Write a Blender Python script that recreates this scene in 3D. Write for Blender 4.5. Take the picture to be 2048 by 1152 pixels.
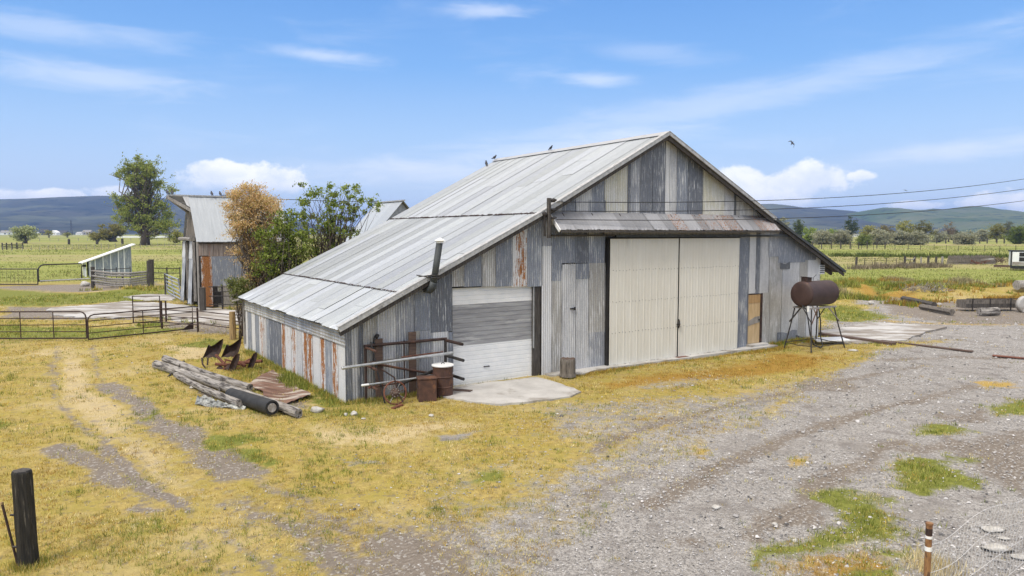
import bpy, bmesh, math, random
import numpy as np
from mathutils import Vector, Matrix
for o in list(bpy.data.objects): bpy.data.objects.remove(o)
scene = bpy.context.scene; COL = scene.collection
R = math.radians; PI = math.pi
# ---------------------------------------------------------------- camera
FPX, HY, TH, CAMH = 1440.0, 466.0, R(33.5), 4.5
PIT = math.atan((576-HY)/FPX)
cam = bpy.data.cameras.new("Camera"); camo = bpy.data.objects.new("Camera", cam); COL.objects.link(camo)
cam.sensor_width = 36; cam.lens = FPX/2048*36; cam.clip_start = .1; cam.clip_end = 30000
camo.location = (0, 0, CAMH); camo.rotation_euler = (PI/2-PIT, 0, 0); scene.camera = camo
# ---------------------------------------------------------------- exposure, sun, sky
scene.view_settings.view_transform = 'Standard'; scene.view_settings.look = 'None'
scene.view_settings.exposure = EXPO = 0.4
scene.view_settings.gamma = 1; scene.view_settings.use_curve_mapping = False
SUN_EL, SUN_AZ = R(52), R(215)          # azimuth clockwise from +Y: behind the camera, to the left
sun = bpy.data.lights.new("Sun", 'SUN'); suno = bpy.data.objects.new("Sun", sun); COL.objects.link(suno)
sun.energy = 2.2; sun.angle = R(16); sun.color = (1, .95, .87)
sd = Vector((math.sin(SUN_AZ)*math.cos(SUN_EL), math.cos(SUN_AZ)*math.cos(SUN_EL), math.sin(SUN_EL)))
suno.rotation_euler = sd.to_track_quat('Z', 'Y').to_euler(); suno.location = (0, 0, 60)

def ray(px, py):
    a = (px-1024)/FPX; b = (576-py)/FPX
    c, s = math.cos(PIT), math.sin(PIT)
    return Vector((a, c+b*s, -s+b*c))
def gnd(px, py, z=0.0):
    r = ray(px, py); t = (z-CAMH)/r.z
    return Vector((r.x*t, r.y*t, z))
def atd(px, py, D):                      # the point of a sight line at forward distance D
    r = ray(px, py); return Vector((0, 0, CAMH))+r*(D/r.y)

class NT:                                # small node-tree helper
    def __init__(s, tree): s.t = tree; s.n = tree.nodes; s.l = tree.links
    def add(s, typ, **kw):
        n = s.n.new(typ)
        for k, v in kw.items(): setattr(n, k, v)
        return n
    def put(s, sock, v):
        if isinstance(v, bpy.types.NodeSocket): s.l.new(v, sock)
        elif v is not None:
            if hasattr(sock.default_value, '__len__') and not hasattr(v, '__len__'): v = [v]*len(sock.default_value)
            if hasattr(v, '__len__') and len(v) == 3 and len(sock.default_value) == 4: v = (*v, 1)
            sock.default_value = v
    def math(s, op, a, b=None, c=None, clamp=False):
        n = s.add('ShaderNodeMath', operation=op, use_clamp=clamp)
        s.put(n.inputs[0], a); s.put(n.inputs[1], b)
        if c is not None: s.put(n.inputs[2], c)
        return n.outputs[0]
    def mix(s, f, a, b, blend='MIX'):
        n = s.add('ShaderNodeMix', data_type='RGBA', blend_type=blend); n.clamp_factor = True
        s.put(n.inputs[0], f); s.put(n.inputs[6], a); s.put(n.inputs[7], b); return n.outputs[2]
    def noise(s, vec, scale, detail=4, rough=.55, dist=0, col=False):
        n = s.add('ShaderNodeTexNoise'); s.put(n.inputs['Vector'], vec); s.put(n.inputs['Scale'], scale)
        n.inputs['Detail'].default_value = detail; n.inputs['Roughness'].default_value = rough; n.inputs['Distortion'].default_value = dist
        return n.outputs['Color' if col else 'Fac']
    def voro(s, vec, scale, out='Distance', feature='F1'):
        n = s.add('ShaderNodeTexVoronoi', feature=feature); s.put(n.inputs['Vector'], vec); s.put(n.inputs['Scale'], scale); return n.outputs[out]
    def scl(s, vec, v, off=(0, 0, 0), rot=(0, 0, 0)):
        n = s.add('ShaderNodeMapping'); s.put(n.inputs[0], vec); n.inputs[1].default_value = off; n.inputs[2].default_value = rot; n.inputs[3].default_value = v; return n.outputs[0]
    def ramp(s, f, stops, interp='LINEAR'):
        n = s.add('ShaderNodeValToRGB'); s.put(n.inputs[0], f); e = n.color_ramp.elements; n.color_ramp.interpolation = interp
        while len(e) < len(stops): e.new(.5)
        for i, (p, c) in enumerate(stops):
            e[i].position = p; e[i].color = (*c, 1) if hasattr(c, '__len__') else (c, c, c, 1)
        return n.outputs[0]
    def sm(s, v, lo, hi):                # smooth 0..1
        n = s.add('ShaderNodeMapRange', interpolation_type='SMOOTHSTEP'); s.put(n.inputs[0], v); s.put(n.inputs[1], lo); s.put(n.inputs[2], hi)
        return n.outputs[0]
    def sep(s, v):
        n = s.add('ShaderNodeSeparateXYZ'); s.put(n.inputs[0], v); return n.outputs
    def attr(s, name):
        return s.add('ShaderNodeAttribute', attribute_name=name).outputs

world = bpy.data.worlds.new("World"); scene.world = world; world.use_nodes = True
def build_sky():
    t = NT(world.node_tree); t.n.clear()
    out = t.add('ShaderNodeOutputWorld'); bg = t.add('ShaderNodeBackground'); t.l.new(bg.outputs[0], out.inputs[0])
    sky = t.add('ShaderNodeTexSky', sky_type='NISHITA'); sky.sun_disc = False
    sky.sun_elevation = SUN_EL; sky.sun_rotation = SUN_AZ; sky.air_density = 1.0; sky.dust_density = .6; sky.ozone_density = 2.0
    d = t.add('ShaderNodeTexCoord').outputs['Generated']
    x, y, z = t.sep(d)
    az = t.math('ARCTAN2', x, y); el = t.math('ARCSINE', z)
    cv = t.add('ShaderNodeCombineXYZ'); t.put(cv.inputs[0], az); t.put(cv.inputs[1], el); cv = cv.outputs[0]
    def ae(px, py):
        r = ray(px, py).normalized(); return math.atan2(r.x, r.y), math.asin(r.z)
    # base sky colour: the Nishita sky mixed with a ramp, brighter and warmer overhead, paler and bluer towards the horizon
    grad = t.ramp(t.math('MULTIPLY', el, 1.0), [(0, (5.2, 6.2, 8.1)), (.05, (5.1, 6.3, 8.3)), (.13, (3.6, 5.4, 8.2)), (.22, (1.9, 4.0, 7.7)), (.33, (1.15, 3.0, 6.9)), (.38, (3.4, 4.0, 5.6)), (.55, (12.2, 11.4, 10.8)), (.8, (13.2, 12.2, 11.4))])
    c = t.mix(.85, sky.outputs[0], grad)         # unseen high cloud overhead, brightened and warmed as fill light; blue lower down
    # cirrus wisps
    wv = t.scl(cv, (3.0, 17, 1), rot=(0, 0, -.10))
    wn = t.noise(wv, 1.6, 6, .6, .6)
    band = t.sm(el, .02, .10)
    low = t.sm(t.noise(t.scl(cv, (2.2, 4, 1), (3, 1, 0)), 1.5, 3), .38, .68)
    wm = t.math('MULTIPLY', t.math('MULTIPLY', t.sm(wn, .47, .82), band), low)
    c = t.mix(t.math('MULTIPLY', wm, .28), c, (7.6, 8.1, 9.0))
    def blob(px, py, rx, ry, tilt=0):
        a0, e0 = ae(px, py)
        m = t.scl(cv, (FPX/rx, FPX/ry, 0), (-a0*FPX/rx, -e0*FPX/ry, 0)) if not tilt else None
        if tilt:
            m = t.scl(cv, (1, 1, 1), (-a0, -e0, 0)); m = t.scl(m, (FPX/rx, FPX/ry, 0), rot=(0, 0, 0)) if False else t.scl(t.scl(m, (1, 1, 1), rot=(0, 0, tilt)), (FPX/rx, FPX/ry, 0))
        n = t.add('ShaderNodeVectorMath', operation='LENGTH'); t.put(n.inputs[0], m); return n.outputs['Value']
    # soft veils at the places of the photograph's thin streaks
    sn = t.noise(t.scl(cv, (4, 20, 1), (7, 2, 0), (0, 0, -.12)), 2.2, 6, .62, .5)
    for px, py, rx, ry, ti, k in ((200, 160, 260, 36, .02, .45), (650, 112, 170, 20, .05, .5), (975, 20, 140, 20, 0, .5), (1450, 205, 900, 46, -.17, .34), (1900, 300, 230, 28, -.10, .55),
                                  (1200, 158, 120, 18, 0, .5), (1100, 300, 420, 30, -.12, .5), (850, 345, 400, 36, 0, .5), (120, 60, 300, 30, 0, .35), (1300, 105, 200, 30, .1, .22)):
        f = t.sm(t.math('ADD', t.math('SUBTRACT', 1.0, blob(px, py, rx, ry, ti)), t.math('MULTIPLY', t.math('SUBTRACT', sn, .5), 1.5)), 0, 1.0)
        c = t.mix(t.math('MULTIPLY', f, k), c, (7.4, 7.9, 8.9))
    # cumulus near the horizon
    cn = t.noise(t.scl(cv, (1, 1.25, 1), (2, 5, 0)), 24, 6, .58)
    big = t.noise(t.scl(cv, (1, 1.2, 1)), 11, 3, .5)
    for px, py, rx, ry in ((1478, 362, 62, 34), (1555, 375, 150, 30), (1622, 350, 80, 34), (1500, 400, 160, 26), (470, 352, 110, 34), (535, 360, 90, 36), (430, 338, 60, 22), (20, 392, 60, 15), (128, 390, 38, 12), (235, 384, 55, 16), (1985, 402, 60, 22), (1835, 410, 52, 11), (2075, 415, 70, 30), (1720, 352, 30, 12)):
        q = t.math('ADD', t.math('SUBTRACT', 1.0, blob(px, py, rx, ry)), t.math('MULTIPLY', t.math('SUBTRACT', cn, .5), 1.7))
        q = t.math('ADD', q, t.math('MULTIPLY', t.math('SUBTRACT', big, .5), .7))
        f = t.sm(q, .05, .42)
        _, e0 = ae(px, py)
        up = t.sm(el, e0-ry*.9/FPX, e0+ry*.3/FPX)
        shade = t.mix(t.math('MULTIPLY', up, t.sm(cn, .3, .62)), (7.4, 7.9, 8.8), (9.6, 9.6, 9.7))
        fade = t.sm(el, e0-ry*1.3/FPX, e0-ry*.2/FPX)
        c = t.mix(t.math('MULTIPLY', t.math('MULTIPLY', f, fade), .93), c, shade)
    t.put(bg.inputs[0], c); bg.inputs[1].default_value = .1
build_sky()

# ---------------------------------------------------------------- helpers: objects, meshes
def tag(o, label=None, cat=None, group=None, kind=None):
    if label: o['label'] = label
    if cat: o['category'] = cat
    if group: o['group'] = group
    if kind: o['kind'] = kind
    return o
def thing(name, label, cat, loc=(0, 0, 0), rotz=0, group=None):
    o = bpy.data.objects.new(name, None); COL.objects.link(o); o.location = loc; o.rotation_euler = (0, 0, rotz); o.empty_display_size = .2
    return tag(o, label, cat, group)
def copy_tree(o, parent=None):
    c = o.copy(); COL.objects.link(c)
    if parent: c.parent = parent
    for ch in list(o.children): copy_tree(ch, c)
    return c
class MB:
    def __init__(s): s.v = []; s.f = []; s.m = []; s.c = []; s.cur = 0; s.col = (1, 1, 1, 0)
    def face(s, idx): s.f.append(tuple(idx)); s.m.append(s.cur); s.c.append(s.col)
    def add(s, vs, fs):
        b = len(s.v); s.v += [tuple(v) for v in vs]
        for f in fs: s.face([i+b for i in f])
    def quad(s, a, b, c, d): s.add([a, b, c, d], [(0, 1, 2, 3)])
    def box(s, lo, hi, rot=None, at=(0, 0, 0)):
        (x0, y0, z0), (x1, y1, z1) = lo, hi
        vs = [Vector(p) for p in ((x0, y0, z0), (x1, y0, z0), (x1, y1, z0), (x0, y1, z0), (x0, y0, z1), (x1, y0, z1), (x1, y1, z1), (x0, y1, z1))]
        if rot is not None: vs = [rot @ v for v in vs]
        s.add([v+Vector(at) for v in vs], [(0, 3, 2, 1), (4, 5, 6, 7), (0, 1, 5, 4), (1, 2, 6, 5), (2, 3, 7, 6), (3, 0, 4, 7)])
    def bar(s, p, q, w, h, up=(0, 0, 1)):                     # rectangular bar from p to q
        p, q = Vector(p), Vector(q); d = (q-p).normalized(); u = Vector(up)
        if abs(d.dot(u)) > .98: u = Vector((1, 0, 0))
        a = d.cross(u).normalized()*w/2; b = a.normalized().cross(d).normalized()*h/2
        vs = [p-a-b, p+a-b, p+a+b, p-a+b, q-a-b, q+a-b, q+a+b, q-a+b]
        s.add(vs, [(0, 3, 2, 1), (4, 5, 6, 7), (0, 1, 5, 4), (1, 2, 6, 5), (2, 3, 7, 6), (3, 0, 4, 7)])
    def tube(s, pts, r, n=8, cap=True):
        pts = [Vector(p) for p in pts]; k = len(pts)
        rr = r if hasattr(r, '__len__') else [r]*k
        d0 = (pts[1]-pts[0]).normalized(); a = d0.orthogonal().normalized(); b0 = len(s.v)
        for i, p in enumerate(pts):
            d = (pts[min(i+1, k-1)]-pts[max(i-1, 0)]).normalized()
            a = (a-d*a.dot(d)); a = a.normalized() if a.length > 1e-6 else d.orthogonal().normalized(); b = d.cross(a)
            for j in range(n):
                t = 2*PI*j/n; s.v.append(tuple(p+(a*math.cos(t)+b*math.sin(t))*rr[i]))
        for i in range(k-1):
            for j in range(n):
                j2 = (j+1) % n; s.face((b0+i*n+j, b0+i*n+j2, b0+(i+1)*n+j2, b0+(i+1)*n+j))
        if cap:
            s.face([b0+j for j in range(n)][::-1]); s.face([b0+(k-1)*n+j for j in range(n)])
    def lathe(s, prof, n=24, M=Matrix.Identity(4), arc=2*PI):  # prof: (radius, z)
        b0 = len(s.v); k = len(prof)
        for r, z in prof:
            for j in range(n):
                t = arc*j/n; s.v.append(tuple(M @ Vector((r*math.cos(t), r*math.sin(t), z))))
        for i in range(k-1):
            for j in range(n):
                j2 = (j+1) % n; s.face((b0+i*n+j, b0+i*n+j2, b0+(i+1)*n+j2, b0+(i+1)*n+j))
        if prof[0][0] > 1e-4: s.face([b0+j for j in range(n)][::-1])
        if prof[-1][0] > 1e-4: s.face([b0+(k-1)*n+j for j in range(n)])
    def sheet(s, outline, thick):                              # closed slab from a 3-D outline and a thickness vector
        n = len(outline); th = Vector(thick); b = len(s.v)
        s.v += [tuple(Vector(p)) for p in outline]+[tuple(Vector(p)+th) for p in outline]
        s.face([b+i for i in range(n)][::-1]); s.face([b+n+i for i in range(n)])
        for i in range(n):
            j = (i+1) % n; s.face((b+i, b+j, b+n+j, b+n+i))
    def build(s, name, mats, parent=None, smooth=False, bevel=0, loc=None):
        me = bpy.data.meshes.new(name); me.from_pydata(s.v, [], s.f)
        for m in (mats if isinstance(mats, (list, tuple)) else [mats]): me.materials.append(m)
        if any(s.m): me.polygons.foreach_set('material_index', s.m)
        if any(c != (1, 1, 1, 0) for c in s.c):
            a = me.attributes.new('col', 'FLOAT_COLOR', 'FACE'); a.data.foreach_set('color', np.array(s.c, 'f').ravel())
        if smooth: me.polygons.foreach_set('use_smooth', [True]*len(me.polygons))
        me.update()
        o = bpy.data.objects.new(name, me); COL.objects.link(o)
        if parent: o.parent = parent
        if loc is not None: o.location = loc
        if bevel:
            b = o.modifiers.new('bevel', 'BEVEL'); b.width = bevel; b.segments = 2; b.limit_method = 'ANGLE'; b.angle_limit = R(35)
        return o
def np_mesh(name, V, tris, mat, cols=None, parent=None, loops=3):   # big meshes from arrays
    me = bpy.data.meshes.new(name); nf = len(tris)
    me.vertices.add(len(V)); me.vertices.foreach_set('co', np.asarray(V, 'f').ravel())
    me.loops.add(nf*loops); me.loops.foreach_set('vertex_index', np.asarray(tris, 'i').ravel())
    me.polygons.add(nf); me.polygons.foreach_set('loop_start', np.arange(nf, dtype='i')*loops)
    me.materials.append(mat)
    if cols is not None:
        a = me.attributes.new('col', 'FLOAT_COLOR', 'FACE'); a.data.foreach_set('color', np.asarray(cols, 'f').ravel())
    me.update(calc_edges=True); me.validate()
    o = bpy.data.objects.new(name, me); COL.objects.link(o)
    if parent: o.parent = parent
    return o

# ---------------------------------------------------------------- helpers: materials
def new_mat(name):
    m = bpy.data.materials.new(name); m.use_nodes = True; t = NT(m.node_tree)
    b = next(n for n in t.n if n.type == 'BSDF_PRINCIPLED'); t.b = b
    t.obj = t.add('ShaderNodeTexCoord').outputs['Object']; return m, t
def bump(t, h, strength=.4, dist=.02):
    n = t.add('ShaderNodeBump'); n.inputs['Strength'].default_value = strength; n.inputs['Distance'].default_value = dist
    t.put(n.inputs['Height'], h); t.l.new(n.outputs[0], t.b.inputs['Normal'])
def simple(name, c1, c2, scale=6, stretch=(1, 1, 1), rough=.7, metal=0, c3=None, k3=.62, bmp=.3, bd=.01, scale3=None):
    m, t = new_mat(name)
    v = t.scl(t.obj, stretch)
    n = t.noise(v, scale, 6, .6); c = t.mix(t.sm(n, .3, .7), c1, c2)
    if c3: c = t.mix(t.sm(t.noise(t.scl(v, (1, 1, 1), (5, 3, 1)), scale3 or scale*.6, 6, .65), k3-.06, k3+.06), c, c3)
    fine = t.noise(v, scale*9, 3)
    c = t.mix(.35, c, t.mix(fine, (.35, .35, .35), (.65, .65, .65)), 'OVERLAY')
    t.put(t.b.inputs['Base Color'], c); t.b.inputs['Roughness'].default_value = rough; t.b.inputs['Metallic'].default_value = metal
    if bmp: bump(t, t.math('ADD', n, t.math('MULTIPLY', fine, .5)), bmp, bd)
    return m
def panel_mat(name, metal=.25, rough=.5, streak=(5, 5, .35), flake=(.56, .57, .57), flk=.56, bright=1.0, axis=None, rk=.60):
    """weathered galvanised sheet: 'col' rgb is the sheet's own colour, alpha its rust"""
    m, t = new_mat(name); a = t.attr('col'); v = t.obj
    st = t.noise(t.scl(v, streak), 2.2, 5, .6); f = t.noise(v, 30, 4, .6)
    c = t.mix(1, a['Color'], t.mix(t.math('ADD', t.math('MULTIPLY', st, .6), t.math('MULTIPLY', f, .4)), (.62*bright,)*3, (1.32*bright,)*3), 'MULTIPLY')
    fl = t.noise(t.scl(v, (streak[0]*2.6, streak[1]*2.6, streak[2]*2.6), (3, 7, 2)), 2.4, 6, .65)
    c = t.mix(t.math('MULTIPLY', t.sm(fl, flk, flk+.07), .75), c, flake)
    if axis is not None:                 # weathered zinc patches; pale rib lines paint light on the corrugation
        w = t.math('SINE', t.math('MULTIPLY', t.sep(v)[axis], 2*PI/.076)); big = t.noise(t.scl(v, (1.6, 1.6, .5), (9, 2, 4)), 1.3, 5, .65)
        k = t.math('ADD', t.math('MULTIPLY', w, .09), t.math('ADD', t.math('MULTIPLY', big, .9), t.math('MULTIPLY', fl, .5)))
        lum = t.sep(a['Color'])[0]; k = t.math('ADD', k, t.math('MULTIPLY', lum, .36))
        c = t.mix(t.math('MULTIPLY', t.sm(k, .88, .99), .75), c, (.66, .665, .66))
        sp = t.voro(v, 55, 'Color'); c = t.mix(.22, c, t.mix(t.sep(sp)[0], (.2, .2, .2), (.8, .8, .8)), 'OVERLAY')
        gk = t.math('MULTIPLY', t.sm(w, -.3, -.95), .16); c = t.mix(gk, c, (.10, .10, .105))  # dark rib lines paint the corrugation's shade
    rn = t.noise(t.scl(v, (15, 15, 1.5) if streak[2] < 1 else streak), 1.6, 6, .68); r2 = t.noise(v, 22, 5, .7)
    th = t.math('ADD', t.math('MULTIPLY', a['Alpha'], rk), t.math('SUBTRACT', t.math('ADD', t.math('MULTIPLY', rn, 1.0), t.math('MULTIPLY', r2, .35)), .97))
    rm = t.sm(th, 0, .07)
    rc = t.ramp(r2, [(.25, (.09, .035, .018)), (.5, (.27, .105, .03)), (.75, (.45, .24, .08))])
    c = t.mix(rm, c, rc)
    t.put(t.b.inputs['Base Color'], c)
    t.put(t.b.inputs['Metallic'], t.math('MULTIPLY', t.math('SUBTRACT', 1, rm), metal)); t.put(t.b.inputs['Roughness'], t.math('ADD', t.math('MULTIPLY', rm, .35), t.math('ADD', rough-.1, t.math('MULTIPLY', f, .2))))
    bump(t, t.math('ADD', f, st), .25, .006); return m
def col_mat(name, rough=.7, var=.5, scale=8, sub=0.0, spec=.3):
    m, t = new_mat(name); a = t.attr('col'); n = t.noise(t.obj, scale, 4)
    t.put(t.b.inputs['Base Color'], t.mix(1, a['Color'], t.mix(n, (1-var,)*3, (1+var,)*3), 'MULTIPLY')); t.b.inputs['Roughness'].default_value = rough
    t.b.inputs['Specular IOR Level'].default_value = spec
    if sub:
        tr = t.add('ShaderNodeBsdfTranslucent'); t.l.new(a['Color'], tr.inputs[0]); mx = t.add('ShaderNodeMixShader'); mx.inputs[0].default_value = sub
        t.l.new(t.b.outputs[0], mx.inputs[1]); t.l.new(tr.outputs[0], mx.inputs[2])
        t.l.new(mx.outputs[0], next(x for x in t.n if x.type == 'OUTPUT_MATERIAL').inputs[0])
    return m
M = {}
M['wall'] = panel_mat('weathered_sheet', axis=0); M['wall_y'] = panel_mat('weathered_side_sheet', axis=1, rk=.62, bright=1.14); M['roofsheet'] = panel_mat('roof_sheet', .3, .42, (.35, 5, 5), (.6, .61, .61), .6, rk=.62)
M['roofsheet_y'] = panel_mat('roof_sheet_across', .3, .42, (5, .35, .35), (.6, .61, .61), .6, rk=.64)
M['white'] = simple('white_paint', (.74, .75, .74), (.82, .82, .80), 3, (1, 1, 1), .45, bmp=.1)
M['cream'] = simple('cream_steel', (.655, .63, .545), (.70, .68, .60), 1.6, (2, 2, .4), .45, c3=(.56, .53, .44), k3=.68, bmp=.06)
M['greyprimer'] = simple('bare_grey_steel', (.27, .27, .275), (.38, .38, .38), 2.2, (.6, 3, 4), .5, .2, c3=(.47, .47, .46), k3=.6, bmp=.1)
M['rust'] = simple('rusty_brown_steel', (.055, .028, .02), (.105, .05, .032), 6, (1, 1, 1), .8, 0, (.17, .075, .035), .6, .4, .004)
M['tankrust'] = simple('smooth_brown_rust', (.042, .023, .019), (.066, .037, .031), 2.5, (1, 1, 1), .65, .1, (.125, .07, .055), .66, .2, .003)
M['rust_dark'] = simple('dark_rusty_steel', (.025, .015, .012), (.06, .032, .024), 8, (1, 1, 1), .75, .1, (.11, .05, .03), .63, .4, .004)
M['rust_red'] = simple('red_rusty_steel', (.11, .038, .022), (.2, .075, .04), 8, (1, 1, 1), .8, 0, (.05, .02, .015), .6, .4, .004)
M['darksteel'] = simple('dark_steel', (.022, .021, .02), (.05, .042, .038), 9, rough=.6, metal=.2)
M['galv'] = simple('galvanised_pipe', (.30, .315, .32), (.46, .47, .475), 7, (1, 1, 1), .42, .4, bmp=.1)
M['pipegrey'] = simple('sooty_stovepipe', (.036, .042, .044), (.07, .078, .08), 5, (1, 1, .5), .7, .0, (.06, .05, .045), .66)
M['black'] = simple('black_rubber', (.012, .012, .012), (.03, .03, .03), 6, rough=.7)
M['wood'] = simple('grey_weathered_wood', (.20, .185, .165), (.36, .34, .31), 3, (9, 9, 1), .85, 0, (.09, .08, .07), .6, .5, .01)
M['woodx'] = simple('grey_weathered_log', (.19, .17, .15), (.40, .375, .34), 2.4, (1, 9, 9), .85, 0, (.05, .043, .038), .55, .9, .03)
M['wooddark'] = simple('dark_weathered_wood', (.035, .03, .026), (.085, .075, .065), 3, (8, 8, 1), .85, 0, (.14, .125, .11), .64, .5, .01)
M['woodyel'] = simple('yellowed_post_wood', (.26, .17, .07), (.38, .26, .12), 3, (8, 8, .8), .8, 0, (.13, .09, .05), .6)
M['woodbrown'] = simple('brown_plank', (.07, .042, .032), (.13, .085, .06), 2.5, (1, 9, 9), .85, 0, (.2, .17, .15), .64)
M['ply'] = simple('bare_plywood', (.47, .33, .17), (.60, .45, .26), 2.2, (6, 6, .7), .7, 0, (.36, .235, .12), .62, .1)
M['char'] = simple('charred_wood', (.006, .006, .006), (.04, .036, .03), 5, (9, 9, .9), .55, 0, (.17, .15, .12), .62, 1.0, .03)
M['concrete'] = simple('worn_concrete', (.38, .365, .34), (.50, .485, .455), 1.3, rough=.9, c3=(.27, .245, .21), k3=.56, bmp=.3)
M['conc_pale'] = simple('pale_concrete', (.36, .35, .335), (.55, .54, .52), 1.1, (.6, 1.6, 1), .9, c3=(.24, .21, .175), k3=.5, bmp=.3)
M['rock'] = simple('pale_rock', (.36, .34, .30), (.55, .53, .49), 7, rough=.9, c3=(.3, .27, .22), k3=.62, bmp=.7, bd=.02)
M['bark'] = simple('tree_bark', (.07, .055, .042), (.16, .13, .105), 5, (4, 4, 1), .9, bmp=.8, bd=.02)
M['leaf'] = col_mat('leaves', .6, .25, 3, .5, .25); M['grass'] = col_mat('grass_blades', .75, .2, 3, .25, .1); M['stone'] = col_mat('gravel_stones', .9, .3, 30, 0, .2)
M['paint'] = col_mat('faded_paint', .6, .15, 6)
M['feather'] = simple('black_feathers', (.012, .012, .016), (.03, .03, .038), 20, rough=.5)
M['glass'] = simple('dark_window', (.012, .013, .015), (.02, .022, .025), 2, rough=.12, bmp=0)
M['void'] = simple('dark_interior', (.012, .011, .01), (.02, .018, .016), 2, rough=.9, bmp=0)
# ---------------------------------------------------------------- the ground: one sheet, patches described in plan
RNG = np.random.default_rng(5)
def vnoise(x, y, s, seed):
    x = x*s; y = y*s; xi = np.floor(x).astype(np.int64); yi = np.floor(y).astype(np.int64); fx = x-xi; fy = y-yi
    fx = fx*fx*(3-2*fx); fy = fy*fy*(3-2*fy)
    def h(a, b):
        n = (a*374761393+b*668265263+seed*974711) & 0x7fffffff
        n = ((n ^ (n >> 13))*1274126177) & 0x7fffffff
        return ((n ^ (n >> 16)) & 0xffff)/65535.
    return (h(xi, yi)*(1-fx)+h(xi+1, yi)*fx)*(1-fy)+(h(xi, yi+1)*(1-fx)+h(xi+1, yi+1)*fx)*fy
def fbm(x, y, s, seed, o=4):
    r = 0; a = .5; k = 0
    for i in range(o): r = r+a*vnoise(x, y, s*2**i, seed+i*17); k += a; a *= .55
    return r/k
def sdist(x, y, poly):                                        # signed distance to a plan polygon, + inside
    P = np.asarray(poly); n = len(P); d = np.full(x.shape, 1e9); ins = np.zeros(x.shape, bool)
    for i in range(n):
        a = P[i]; b = P[(i+1) % n]; ex, ey = b-a; wx = x-a[0]; wy = y-a[1]
        t = np.clip((wx*ex+wy*ey)/(ex*ex+ey*ey+1e-12), 0, 1)
        d = np.minimum(d, (wx-ex*t)**2+(wy-ey*t)**2)
        c = (a[1] > y) != (b[1] > y)
        with np.errstate(divide='ignore', invalid='ignore'): c &= x < ex*(y-a[1])/(ey if ey else 1e-12)+a[0]
        ins ^= c
    d = np.sqrt(d); return np.where(ins, d, -d)
G = lambda *pts: [tuple(gnd(*p))[:2] for p in pts]
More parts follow.
